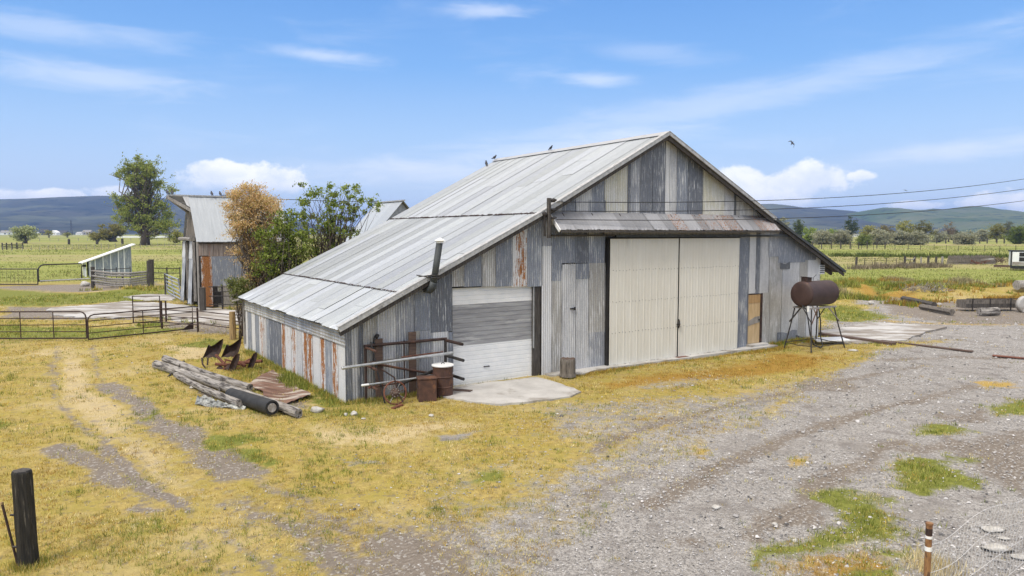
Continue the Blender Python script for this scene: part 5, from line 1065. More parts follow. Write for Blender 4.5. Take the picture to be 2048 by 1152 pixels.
wx, wz = ol(436, 585); mb = MB(); mb.box((wx-.22, -.075, .25), (wx+.18, -.03, .95)); mb.build('window', M['void'], ob)
for lo_, hi_ in (((0, .05, -.1), (UE, .15, EZ-.1)), ((0, W2-.1, -.1), (UE, W2, EZ)), ((UE-.1, .15, 0), (UE, W2-.1, EZ))): mb = MB(); mb.box(lo_, hi_); mb.build('inner_wall', M['wooddark'], ob)
for px, lb in ((335, 'small dark pigeon at the outer end of the old barn ridge'), (345, 'small dark pigeon second from the end of the old barn ridge'), (424, 'small dark pigeon on the old barn ridge, left of the pair'), (441, 'small dark pigeon on the old barn ridge, right of the pair')):
    u_ = ol(px, 392, RV)[0]; p = Vector((OB.x+u_*math.cos(TH)-RV*math.sin(TH), OB.y+u_*math.sin(TH)+RV*math.cos(TH), RZ+.10)); bird(p, TH+PI/2, lb, 1.3)
# a second old barn further right: its ridge runs away from the viewer
q0 = atd(803, 402, 46.5); q0.z = 0; sb = thing('tin_barn', 'pale steep tin roofed barn showing between the green tree and the metal barn', 'barn', q0, TH)
sz = atd(803, 402, 46.5).z; Lv = 4.0
for L_ in np.linspace(1, 16, 151):
    p = Vector((q0.x-L_*math.sin(TH), q0.y+L_*math.cos(TH), sz)); f_ = p.y*math.cos(PIT)-(p.z-CAMH)*math.sin(PIT)
    if 1024+FPX*p.x/f_ <= 757: Lv = float(L_); break
hw_, ez_ = 3.3, sz-3.6; rf2 = MB(); rg = random.Random(9)
for s in (-1, 1):
    v = -.3
    while v < Lv+.25:
        w = min(.75, Lv+.3-v); g = rg.choice([.40, .45, .5]); rf2.col = (g*.93, g, g*1.05, 0); n = 6; bb = len(rf2.v); e = rg.uniform(.005, .02)
        for q, (uu, zz) in enumerate(((s*(hw_+.3), ez_-.33), (s*hw_*.5, (sz+ez_)/2), (0, sz))):
            for j in range(n+1): rf2.v.append((uu, v+(w+.02)*j/n, zz+.008*math.sin(j*2.4)+e*(1-j/n)))
        for a_ in range(2):
            for j in range(n): rf2.face((bb+a_*(n+1)+j, bb+a_*(n+1)+j+1, bb+(a_+1)*(n+1)+j+1, bb+(a_+1)*(n+1)+j))
        v += w
r2o = rf2.build('roof', M['roofsheet'], sb); mb = MB(); mb.bar((0, -.32, sz+.03), (0, Lv+.3, sz+.03), .22, .08); mb.build('ridge_cap', M['trim'], r2o)
mb = MB(); mb.sheet([(-hw_, 0, -.1), (hw_, 0, -.1), (hw_, 0, ez_-.05), (0, 0, sz-.08), (-hw_, 0, ez_-.05)], (0, Lv, 0)); mb.build('walls', M['galv'], sb)
wp = atd(552, 398, 44); wq = atd(757, 403, 48); mb = MB(); mb.tube([(0, 0, 0), (wq-wp)*.5-Vector((0, 0, .05)), wq-wp], .02, 5); tag(mb.build('power_line', M['black'], loc=wp), 'thin black wire strung between the two old barn roofs behind the trees', 'power line')
def owp(u, v): return Vector((OB.x+u*math.cos(TH)-v*math.sin(TH), OB.y+u*math.sin(TH)+v*math.cos(TH), 0))
# ---------------------------------------------------------------- pipe gates and rails
def frame_gate(name, label, p, q, h, rails, uprights, mat='rust_dark', r=.03, rr=.02, z0=.1, corners='lr', group='pipe gates round the yard', cat='gate', round_=.25, mesh=False, brace=False):
    p, q = Vector(p), Vector(q); d = q-p; L_ = d.length; o = thing(name, label, cat, p, math.atan2(d.y, d.x), group); mb = MB(); k = round_
    def corner(cx, s): return [(cx+s*k*(1-math.sin(t)), 0, h-k+k*math.cos(t)) for t in (PI/2, PI/3, PI/6, 0)]
    L = [(0, 0, z0)]+([(0, 0, h-k)]+[(k*(1-math.sin(t)), 0, h-k+k*math.cos(t)) for t in (PI/3, PI/6, 0)] if 'l' in corners else [(0, 0, h)])
    Rr = [(L_, 0, z0)]+([(L_, 0, h-k)]+[(L_-k*(1-math.sin(t)), 0, h-k+k*math.cos(t)) for t in (PI/3, PI/6, 0)] if 'r' in corners else [(L_, 0, h)])
    mb.tube(L+Rr[::-1], r, 8); mb.tube([(0, 0, z0), (L_, 0, z0)], r, 8); mb.build('frame', M[mat], o)
    for i in range(rails):
        z = z0+(h-z0)*(i+1)/(rails+1); mb = MB(); mb.tube([(0, 0, z), (L_, 0, z)], rr, 6); mb.build('rail', M[mat], o)
    for i in range(uprights):
        x = L_*(i+1)/(uprights+1); mb = MB(); mb.tube([(x, 0, z0), (x, 0, h)], rr, 6); mb.build('upright', M[mat], o)
    if brace: mb = MB(); mb.sheet([(L_-.5, -.02, z0), (L_, -.02, z0), (L_, -.02, z0+.3)], (0, .04, 0)); mb.build('gusset', M[mat], o)
    if mesh:
        mb = MB(); 
        for x in np.linspace(0, L_, int(L_/.3)): mb.tube([(x, 0, z0), (x, 0, h)], .008, 4)
        for z in np.linspace(z0, h, 6)[1:-1]: mb.tube([(0, 0, z), (L_, 0, z)], .008, 4)
        mb.build('wire_mesh', M['darksteel'], o)
    return o
gp0 = on(-90, 682); gp1 = on(174, 681)
frame_gate('pipe_gate', 'long rusty pipe gate running out of the left edge of the photo', gp0, gp1, 1.22, 3, 3)
frame_gate('pipe_gate', 'rusty pipe gate across the track between the long gate and the tall post', on(177, 682), on(386, 660), 1.12, 3, 1, brace=True, corners='l')
frame_gate('pipe_gate', 'short five bar rusty gate standing behind the track gate', on(267, 650), on(321, 649), 1.42, 4, 0, z0=.12, corners='')
def post(name, label, px, py, h, w, mat, group=None, lean=(0, 0), sq=False, cat='post'):
    a = on(px, py); o = thing(name, label, cat, a, 0, group); mb = MB(); 
    if sq: mb.box((-w/2, -w/2, -.1), (w/2, w/2, h))
    else: mb.tube([(0, 0, -.1), (lean[0]*.5, lean[1]*.5, h*.5), (lean[0], lean[1], h)], [w/2*1.05, w/2, w/2*.95], 10)
    mb.build('shaft', M[mat], o, bevel=.008 if sq else 0); return o
SPG = 'steel posts of the yard fence'
post('steel_post', 'tall rusty steel post where the rails meet the track gate', 396, 663, 1.12, .09, 'rust_dark', SPG); post('steel_post', 'rusty steel post at the hinge side of the five bar gate', 324, 656, 1.32, .10, 'rust_dark', SPG); post('steel_post', 'rusty steel post just right of the five bar gate hinge post', 332.5, 642, 1.05, .09, 'rust_dark', SPG)
post('steel_post', 'slim dark steel post against the barn back corner', 486, 672, 1.3, .09, 'rust_dark', SPG)
post('wooden_post', 'yellowed round wooden post near the back corner of the metal barn', 466, 678, 1.18, .27, 'woodyel')
post('wooden_post', 'dark square wooden post at the corner of the old barn pen', 406, 622, 1.35, .28, 'wooddark', sq=True)
def rails(name, label, p, q, zs, mat, r=.025, group=None, cat='fence', posts=(), pr=.05, ph=1.2, pmat=None):
    p, q = Vector(p), Vector(q); d = q-p; L_ = d.length; o = thing(name, label, cat, p, math.atan2(d.y, d.x), group)
    for z in zs: mb = MB(); mb.tube([(0, 0, z), (L_/2, 0, z-.02), (L_, 0, z)], r, 6); mb.build('rail', M[mat], o)
    for f in posts: mb = MB(); mb.tube([(L_*f, .03, -.1), (L_*f, .03, ph)], pr, 7); mb.build('post', M[pmat or mat], o)
    return o
rails('pipe_rails', 'three rusty rails closing the gap between gate post and metal barn', on(397, 664), on(487, 676), (.42, .72, 1.0), 'rust_dark')
rails('pipe_rails', 'upper rusty rails running from the five bar gate to the tall post', on(324, 657), on(396, 664), (.35, .65, .95), 'rust_dark')
rails('pen_fence', 'dark steel fence of the pen in front of the old barn wall', owp(.3, -1.0), owp(4.8, -3.2), (.3, .8, 1.35), 'darksteel', .03, posts=(.15, .4, .65, .9), ph=1.45)
frame_gate('mesh_gate', 'wire mesh pipe gate at the far left of the pasture', on(-40, 571), on(76, 571), 1.42, 0, 0, 'darksteel', .05, mesh=True, corners='')
fg = frame_gate('pipe_gate', 'single loop pipe gate with pale bottom bar beside the white shed', on(77.5, 570), on(164, 566), 1.75, 0, 0, 'darksteel', .06, z0=.35, corners='l', round_=.5)
mb = MB(); mb.tube([(.1, -.05, .33), (4, -.05, .36)], .07, 6); mb.build('bottom_bar', M['galv'], fg)
# leaning six-bar gate by the old barn door
a, b = on(336, 588), on(364, 604); lg = frame_gate('pipe_gate', 'grey six bar gate leaning by the old barn doorway', a, b, 1.5, 4, 1, 'galv', .05, .04, z0=.15, corners='')
lg.rotation_euler.x = .12
post('wooden_post', 'dark post beside the leaning six bar gate', 331, 590, 1.55, .12, 'wooddark')
# corral of grey poles by the white shed
cp = thing('pole_corral', 'low corral fence of grey wooden poles in front of the white shed', 'fence', on(186, 576), 0); c0 = on(186, 576); c1 = on(303, 574); d = c1-c0
for k in range(6):
    z = .18+.2*k; e = rnd.uniform(-.06, .06); mb = MB(); mb.tube([(0, -.1*(k % 2), z+.25), (d.x*.35, d.y-1.0, z+e), (d.x*.7, d.y-1.0, z-.02+e), (d.x-.2, d.y, z+.1)], .085, 7); mb.build('rail', M['wood'], cp)
for f, h, w in ((0, 1.75, .22), (.5, 1.1, .12), (.97, 2.2, .3), (1.0, 2.3, .3)): mb = MB(); mb.tube([(d.x*f, d.y*f, -.1), (d.x*f+.05, d.y*f, h)], w*.75, 8); mb.build('post', M['wooddark'], cp)
rails('pipe_rails', 'thin green steel rails between the corral and the old barn', on(307, 571), on(362, 572), (.6, 1.1, 1.5), 'darksteel', .035, posts=(.5, .97), pr=.05, ph=1.6)
rails('pipe_rails', 'thin steel pipe frame standing in front of the white shed', on(186, 572), on(262, 566), (.9, 1.35), 'darksteel', .03, posts=(.0, .32, .62, 1), pr=.035, ph=1.5)
# ---------------------------------------------------------------- white lean-to shed in the pasture
s0 = gnd(178, 554); tx = (263-1024)/FPX; SL = (tx*s0.y-s0.x)/(math.cos(TH)-tx*math.sin(TH)); sh = thing('lean_to_shed', 'small tin lean-to shed with bright white sloping roof in the pasture', 'shed', s0, TH); k = SL/85
zl, zr, DD = 1.55, 3.15, 3.2
mb = MB(); mb.col = (.27, .30, .34, .02); n = 60; b = len(mb.v)
for j in range(n+1): x = SL*j/n; mb.v += [(x, .008*math.sin(j*1.9), 0), (x, .008*math.sin(j*1.9), zl+(zr-zl)*j/n)]
for j in range(n): mb.face((2*j, 2*j+2, 2*j+3, 2*j+1))
mb.build('front_wall', M['wall'], sh)
for px in (181.5, 191, 206.5, 221.5, 237, 248.5): x = (px-178)*k; mb = MB(); mb.box((x-.045*(1+(px < 185)), -.05, 0), (x+.045*(1+(px < 185)), -.012, zl+(zr-zl)*x/SL-.04)); mb.build('batten', M['white'], sh)
mb = MB(); mb.sheet([(-.75, -.35, zl-.22), (SL+.4, -.35, zr+.12), (SL+.4, DD, zr+.12), (-.75, DD, zl-.22)], (0, 0, .09)); shr = mb.build('roof', M['white'], sh)
mb = MB(); mb.box((SL-.08, .03, 0), (SL-.02, DD, zr)); mb.build('end_wall', M['wooddark'], sh); mb = MB(); mb.box((0.02, DD-.1, 0), (SL-.08, DD, zl)); mb.build('back_wall', M['wooddark'], sh)
for y in (.1, 1.4, 2.8, 4.0): mb = MB(); mb.box((-.35, y, 0), (-.2, y+.14, zl-.12)); mb.build('post', M['white'], sh)
mb = MB(); mb.box((-.55, .05, zl-.5), (-.2, .3, zl-.28)); mb.build('bracket', M['darksteel'], shr)
# ---------------------------------------------------------------- pasture fences
def wire_fence(label, p, q, n, h, pr, mat='wooddark', wires=3, name='wire_fence', group=None, jit=.12, wr=.012):
    p, q = Vector(p), Vector(q); d = q-p; L_ = d.length; o = thing(name, label, 'fence', p, math.atan2(d.y, d.x), group); rg = random.Random(int(L_*10))
    base = None
    for i in range(n):
        x = L_*i/(n-1)+rg.uniform(-.3, .3)*(0 < i < n-1); mb = MB(); hh = h*(1+rg.uniform(-jit, jit)); mb.tube([(0, 0, -.1), (rg.uniform(-.06, .06), rg.uniform(-.05, .05), hh)], pr*rg.uniform(.85, 1.15), 6); po = mb.build('post', M[mat], o, loc=(x, 0, 0))
    for k in range(wires): mb = MB(); mb.tube([(L_*i/8, 0, h*(.35+.55*k/max(1, wires-1))) for i in range(9)], wr, 4); mb.build('wire', M['darksteel'], o)
    return o
wire_fence('near pasture fence crossing the field behind the white shed', gnd(6, 502), gnd(360, 492.5), 26, 1.35, .07, 'wood', wires=4, wr=.014)
wire_fence('far left pasture fence just below the distant houses', gnd(60, 482.5), gnd(330, 481), 16, 1.6, .13, 'wood', wires=2, wr=.02)
o = wire_fence('row of dark stubby posts in the middle of the left pasture', gnd(138, 489), gnd(245, 488), 3, 2.0, .45, wires=1, wr=.02)
o = thing('wooden_rail_fence', 'old dark plank fence at the far left of the pasture', 'fence', gnd(5, 500)); dd = gnd(46, 498)-gnd(5, 500)
for k in range(3): mb = MB(); mb.bar((0, 0, .5+.45*k), (dd.x, dd.y, .5+.45*k), .06, .18); mb.build('rail', M['wooddark'], o)
for f in (0, .2, .45, .7, 1): mb = MB(); mb.tube([(dd.x*f, dd.y*f, -.1), (dd.x*f, dd.y*f, 1.9)], .16, 6); mb.build('post', M['wooddark'], o)
# right-hand fences
BP = 'big wooden fence posts on the right'
bpx = [(1712, 535, 514, 'large lone wooden fence post left of the thin steel stakes'), (1809, 534, 512.5, 'first big fence post after the thin stakes, with a sagging rail'), (1828, 533, 512, 'second big fence post, at the end of the sagging rail'), (1842, 531.5, 514, 'slim grey fence post right after the sagging rail'), (1856, 532, 512, 'tallest dark fence post in the middle of the big posts'), (1871.5, 530.5, 513, 'dark fence post second from the lath fence'), (1884, 529.5, 513, 'pale fence post nearest the lath fence')]
for px, y0, y1, lb in bpx:
    a = gnd(px, y0); D = a.y; h = (y0-y1)/FPX*D; o = thing('fence_post', lb, 'post', a, 0, BP); mb = MB(); mb.tube([(0, 0, -.1), (rnd.uniform(-.05, .05), 0, h)], .15*(1 if px != 1842 else .75), 8); mb.build('timber', M['wooddark' if px not in (1842, 1884) else 'wood'], o)
a, b = gnd(1809, 534), gnd(1828, 533); o = thing('sagging_rail', 'pale rail hung between two big fence posts', 'rail', a); mb = MB(); mb.tube([(0, -.1, 1.1), ((b-a).x*.5, -.1, .98), ((b-a).x, (b-a).y-.1, 1.2)], .05, 6); mb.tube([(.1, -.1, .2), ((b-a).x, (b-a).y-.1, .6)], .05, 6); mb.build('pole', M['wood'], o)
wire_fence('wire fence on thin steel stakes between the lone post and the big posts', gnd(1713, 535), gnd(1807, 534), 6, 1.25, .05, 'darksteel', 4, wr=.02)
wire_fence('thin stake fence across the middle of the right pasture', gnd(1600, 497), gnd(2060, 505), 20, 1.5, .06, 'darksteel', 3, wr=.02)
wire_fence('wooden post fence far across the right pasture', gnd(1625, 498.5), gnd(1770, 497), 9, 1.9, .16, 'wooddark', 2, wr=.03)
wire_fence('row of posts under the far right-hand trees', gnd(1840, 487), gnd(2060, 487), 14, 2.2, .25, 'wooddark', 2, wr=.03)
# old lath snow fence with rubbish before it
a, b = gnd(1898, 529), gnd(1992, 528); d = b-a; o = thing('lath_fence', 'leaning brown lath snow fence in the right pasture', 'fence', a, math.atan2(d.y, d.x)); mb = MB(); L_ = d.length; rg = random.Random(3); x = 0
while x < L_: h = 1.25*(1-.25*(x/L_ > .85)*(x/L_-.85)/.15)+rg.uniform(-.12, .12); mb.bar((x-.45*math.exp(-x), 0, 0), (x+.1, .25+.1*math.sin(x), h), .07, .03, (0, 1, 0)); x += .095
mb.build('lath_panel', M['stumpwood'], o); mb = MB(); 
for z in (.3, .9): mb.tube([(0, .1*z, z), (L_, .1*z, z)], .02, 4)
mb.build('wire', M['darksteel'], o)
a = gnd(1958, 529); o = thing('scrap_heap', 'small heap of rusty scrap in front of the lath fence', 'scrap', a); mb = MB()
for i in range(22): p = Vector((rg.uniform(-1.1, 1.1), rg.uniform(-.5, .3), rg.uniform(.05, .5))); q = p+Vector((rg.uniform(-.7, .7), rg.uniform(-.3, .3), rg.uniform(-.2, .35))); mb.bar(p, q, rg.uniform(.05, .14), rg.uniform(.04, .1))
mb.build('bars', M['rust_red'], o); mb = MB(); mb.bar((.3, -.1, .75), (2.0, 0, .8), .3, .1); mb.build('pale_board', M['conc_pale'], o)
rg = random.Random(8); o = thing('brush_pile', 'pile of dead grey branches behind the lath fence end', 'brush pile', gnd(1990, 527)); mb = MB()
for i in range(160): p = Vector((rg.gauss(-.3, 1.0), rg.gauss(0, .5), rg.uniform(0, .5))); q = p+Vector((rg.uniform(-1, 1), rg.uniform(-.5, .5), rg.uniform(.1, .9))); mb.tube([p, p.lerp(q, .5)+Vector((0, 0, .1)), q], [.03, .02, .01], 4)
mb.build('branches', M['woodbrown'], o)
lying('fallen_timbers', 'dark low timbers lying left of the white trailer', 'timber', gnd(1988, 534), gnd(2020, 534.5), .5, .3, 'woodbrown')
# camper trailer
a, b = gnd(2021, 541), gnd(2120, 541); D = a.y; ct = thing('camper_trailer', 'white camper trailer with dark windows at the right edge', 'trailer', a, -.50); w = 5.6; s = D/FPX; zt = 38*s
mb = MB(); mb.sheet([(0, 0, .55), (w, 0, .55), (w, 0, zt), (.0, 0, zt)], (0, 2.4, 0)); mb.build('body', M['white'], ct, bevel=.08)
mb = MB(); mb.box((-.05, -.04, .3), (.10, .12, zt+.03)); mb.box((-.1, -.04, zt+.0), (w, 2.44, zt+.14)); mb.box((.2, .1, .2), (w, 2.3, .55)); mb.build('dark_trim', M['black'], ct)
mb = MB(); mb.box((.13, -.02, .62), (w, -.004, 1.05)); mb.build('lower_panel', M['conc_pale'], ct)
for x, z0, z1 in ((14*s, 19.5*s, 26*s), (14*s, 29*s, 35.5*s)):
    mb = MB(); mb.box((x, -.045, z0), (x+14*s, -.005, z1)); f = mb.build('window', M['glass'], ct, bevel=.03)
    mb = MB(); mb.box((x-.05, -.03, z0-.05), (x+14*s+.05, -.003, z1+.05)); mb.build('window_frame', M['black'], f)
for x in (2.6, 3.5): mb = MB(); mb.lathe([(.12, -.1), (.33, -.1), (.36, -.05), (.36, .1), (.1, .1)], 18, Matrix.Translation((x, .0, .36)) @ Matrix.Rotation(PI/2, 4, 'X')); mb.build('wheel', M['black'], ct)
# logs, trough and rubble on the right bank
log('dark rotten timber lying in weeds, upper left of the right bank', on(1806, 603), on(1868, 617), .2, .2, 'wooddark', seed=21, group='timbers on the right bank', name='timber', cat='timber', n=7, rough=True)
log('grey timber lying at the gravel edge, lower of the two timbers', on(1842, 618), on(1904, 630), .16, .17, 'stumpwood', seed=22, group='timbers on the right bank', name='timber', cat='timber', n=6, rough=True)
log('pale short log lying in front of the feed trough', on(1958, 631), on(1995, 630), .21, .22, 'woodx', seed=23, group='timbers on the right bank', n=9, rough=True)
log('big grey log end at the right edge of the photo', on(2032, 592), on(2105, 590), .33, .33, 'wood', .25, .25, seed=24, group='timbers on the right bank')
a = on(2043, 624); o = thing('stone_slab', 'rounded grey stone slab standing at the right edge', 'stone', a); mb = MB(); mb.lathe([(.0, -.18), (.46, -.16), (.5, -.1), (.5, .1), (.46, .16), (0, .18)], 24, Matrix.Translation((.2, 0, .42)) @ Matrix.Rotation(PI/2, 4, 'X')); mb.build('disc', M['concrete'], o)
a, b = on(1930, 622), on(2036, 621); d = b-a; tr = thing('feed_trough', 'long dark wooden feed trough on the right bank', 'trough', a, math.atan2(d.y, d.x)); L_ = d.length
mb = MB(); mb.box((0, -.05, .15), (L_, .0, .62)); mb.box((0, .7, .15), (L_, .75, .62)); mb.box((0, 0, .15), (L_, .7, .2)); mb.box((0, 0, .2), (.05, .7, .62)); mb.box((L_-.05, 0, .2), (L_, .7, .62)); mb.build('box', M['stumpwood'], tr)
mb = MB(); mb.box((0, -.06, .22), (L_, -.052, .42)); mb.build('dark_plank', M['wooddark'], tr)
for f in (.12, .45, .84): mb = MB(); mb.box((L_*f-.03, -.09, 0), (L_*f+.03, -.06, .74)); mb.build('stake', M['darksteel'], tr)
mb = MB(); mb.tube([(0, -.07, .72), (L_, -.07, .7)], .022, 6); mb.build('top_pipe', M['darksteel'], tr)
rg = random.Random(12); o = thing('dead_brush', 'tangle of dead sticks in the weeds of the right bank', 'brush pile', on(1845, 594)); mb = MB()
for i in range(90): p = Vector((rg.gauss(0, .9), rg.gauss(0, .3), rg.uniform(0, .2))); q = p+Vector((rg.uniform(-.6, .8), rg.uniform(-.2, .2), rg.uniform(.05, .6))); mb.tube([p, q], [.02, .008], 4)
mb.build('sticks', M['woodx'], o)
# ---------------------------------------------------------------- hills, far houses
def hill(name, label, prof, D, depth, foot, seed, cols, rough, nx=260, ny=46):
    """a range whose crest follows bearings and rises; spurs run down towards the viewer"""
    xs = np.array([p[0] for p in prof], float); ys = np.array([p[1] for p in prof], float); px = np.linspace(xs[0], xs[-1], nx)
    H = np.interp(px, xs, ys); H = (HY-H)/FPX*D+CAMH; tan = (px-1024)/FPX
    V = []; 
    for j in range(ny):
        f = j/(ny-1); yy = D-depth+depth*1.9*f; g = np.clip(yy-(D-depth), 0, None)/depth; s = np.where(g <= 1, g**1.25*(1.15-.15*g), 1-(g-1)*.75)
        X = tan*D*(1-.12*(1-np.minimum(g, 1))); nz_ = fbm(X, np.full_like(X, yy)*.55, 7.0/depth, seed, 5); rid = np.abs(fbm(X+yy*.2, np.full_like(X, yy)*.3, 5.0/depth, seed+5, 5)-.5)*2
        z = H*s*(1-.34*(1-rid)*np.clip(g*(1.0-g)*4, 0, 1))+(nz_-.5)*H*rough*np.clip(g*(1-g)*4, 0, 1)+(fbm(X, np.full_like(X, yy), 60.0/depth, seed+9, 3)-.5)*3.0*(g < .98)
        V.append(np.stack([X, np.full_like(X, yy), z-1.0*(f == 0)*6], 1))
    V = np.concatenate(V); i = np.arange(ny-1)[:, None]*nx; j = np.arange(nx-1)[None, :]
    o = np_mesh(name, V, np.stack([i+j, i+j+1, i+nx+j+1, i+nx+j], -1).reshape(-1, 4), cols, loops=4); o.data.polygons.foreach_set('use_smooth', [True]*len(o.data.polygons)); return tag(o, label, 'hill', kind='structure')
def hill_mat(name, a, b, c_, sc):
    m, t = new_mat(name); v = t.obj; n = t.noise(v, sc, 7, .62); n2 = t.noise(t.scl(v, (1, 1, 3)), sc*6, 6, .7); z = t.sep(v)[2]
    c = t.mix(t.sm(n, .35, .65), a, b); c = t.mix(t.sm(n2, .54, .62), c, c_); c = t.mix(t.math('MULTIPLY', t.sm(t.noise(t.scl(v, (.6, .6, 4)), sc*2, 5), .5, .6), .6), c, (.13, .145, .09)); t.put(t.b.inputs['Base Color'], c); t.b.inputs['Roughness'].default_value = 1; t.b.inputs['Specular IOR Level'].default_value = 0; bump(t, n2, .6, 12); return m
HL = hill_mat('sagebrush_slope', (.045, .055, .05), (.08, .085, .07), (.022, .03, .03), .0022)
HR = hill_mat('green_slope', (.07, .105, .045), (.14, .155, .075), (.03, .045, .03), .003)
hill('long_hill', 'long flat topped blue hill across the left horizon', [(-900, 432), (-500, 412), (-200, 402), (0, 398), (60, 396.5), (120, 393.5), (200, 391), (245, 391.5), (330, 396), (390, 399), (430, 394), (447, 388.5), (460, 392), (520, 428), (600, 452), (680, 464)], 3600, 1700, 0, 3, HL, .22)
hill('blue_ridge', 'dark blue ridge behind the gable on the right', [(1180, 462), (1300, 448), (1400, 428), (1480, 411), (1525, 407.5), (1545, 407), (1575, 410), (1605, 414.5), (1660, 418), (1700, 421), (1725, 424.5), (1760, 431), (1830, 444), (1900, 458)], 3300, 1500, 0, 8, HL, .2)
hill('green_hill', 'rounded green and blue hills on the right horizon', [(1640, 463), (1690, 446), (1725, 426), (1745, 419), (1768, 414.5), (1800, 415.5), (1830, 419.5), (1850, 419), (1868, 416.5), (1885, 420), (1905, 416), (1930, 412.5), (1945, 411.5), (1962, 412), (1990, 417.5), (2015, 419), (2050, 424), (2150, 430), (2300, 424), (2600, 440), (2900, 460)], 2900, 1500, 0, 14, HR, .2)
def house(px, py, wpx, hpx, wall, roofm, label, gable=False):
    a = gnd(px, py); D = a.y; s = D/FPX; w, h = wpx*s, hpx*s; o = thing('farmhouse', label, 'house', a, rnd.uniform(-.3, .3), 'distant houses on the plain'); mb = MB(); mb.box((-w/2, 0, -.5), (w/2, w*.6, h*.55)); mb.build('walls', M[wall], o)
    mb = MB(); 
    if gable: mb.sheet([(-w/2-.4, -.4, h*.52), (w/2+.4, -.4, h*.52), (0, -.4, h)], (0, w*.6+.8, 0))
    else: 
        y = w*.3; mb.sheet([(-w/2-.4, -.5, h*.52), (-w/2-.4, w*.6+.5, h*.52), (-w/2-.4, y, h)], (w+.8, 0, 0))
    mb.build('roof', M[roofm], o); mb = MB(); mb.box((-w*.2, -.1, h*.15), (-w*.08, -.02, h*.38)); mb.build('window', M['glass'], o); mb = MB(); mb.box((w*.12, -.1, h*.15), (w*.24, -.02, h*.38)); mb.build('window', M['glass'], o)
house(14, 470, 24, 9, 'white', 'wood', 'distant white house at the far left edge, leftmost of the row'); house(32, 469.5, 22, 8, 'conc_pale', 'wooddark', 'distant pale house next to the pale bush'); house(80, 469.5, 14, 5, 'white', 'trim', 'distant low white building right of the pale bush')
house(86, 470, 18, 12, 'wooddark', 'wooddark', 'distant dark roofed house, middle of the row'); house(106, 470.5, 16, 10, 'white', 'white', 'distant bright white gabled house in the middle of the row', True); house(122, 470, 20, 9, 'wood', 'wooddark', 'distant dark roofed house right of the white gabled one'); house(158, 470, 16, 6, 'white', 'trim', 'distant low pale house left of the round bush tree'); house(172, 470, 18, 10, 'conc_pale', 'wood', 'distant pale house nearest to the round bush tree')
house(1640, 472, 14, 7, 'white', 'white', 'distant white roofed house among the right-hand trees'); house(1712, 473, 14, 6, 'white', 'trim', 'distant white house right of the tall dark tree', True)
a = gnd(143, 470); o = thing('radio_mast', 'slim lattice mast far off above the distant houses', 'mast', a); mb = MB(); 
for dx, dy in ((-2, 0), (2, 0), (0, 3)): mb.tube([(dx*1.5, dy, 0), (dx*.3, dy*.3, 33)], .35, 4)
for k in range(8): z = k*4; f = 1.5-1.2*z/33; mb.tube([(-2*f, 0, z), (2*f*.9, 0, z+4)], .25, 4); mb.tube([(2*f, 0, z), (-2*f*.9, 0, z+4)], .25, 4)
mb.build('lattice', M['darksteel'], o)
o = MB(); p, q = gnd(225, 475.5), gnd(420, 475.5); o.box((p.x, p.y, 0), (q.x, p.y+4, 1.6)); o = o.build('white_barrier', M['white']); tag(o, 'long thin white barrier far across the left pasture behind the tall tree', 'barrier')
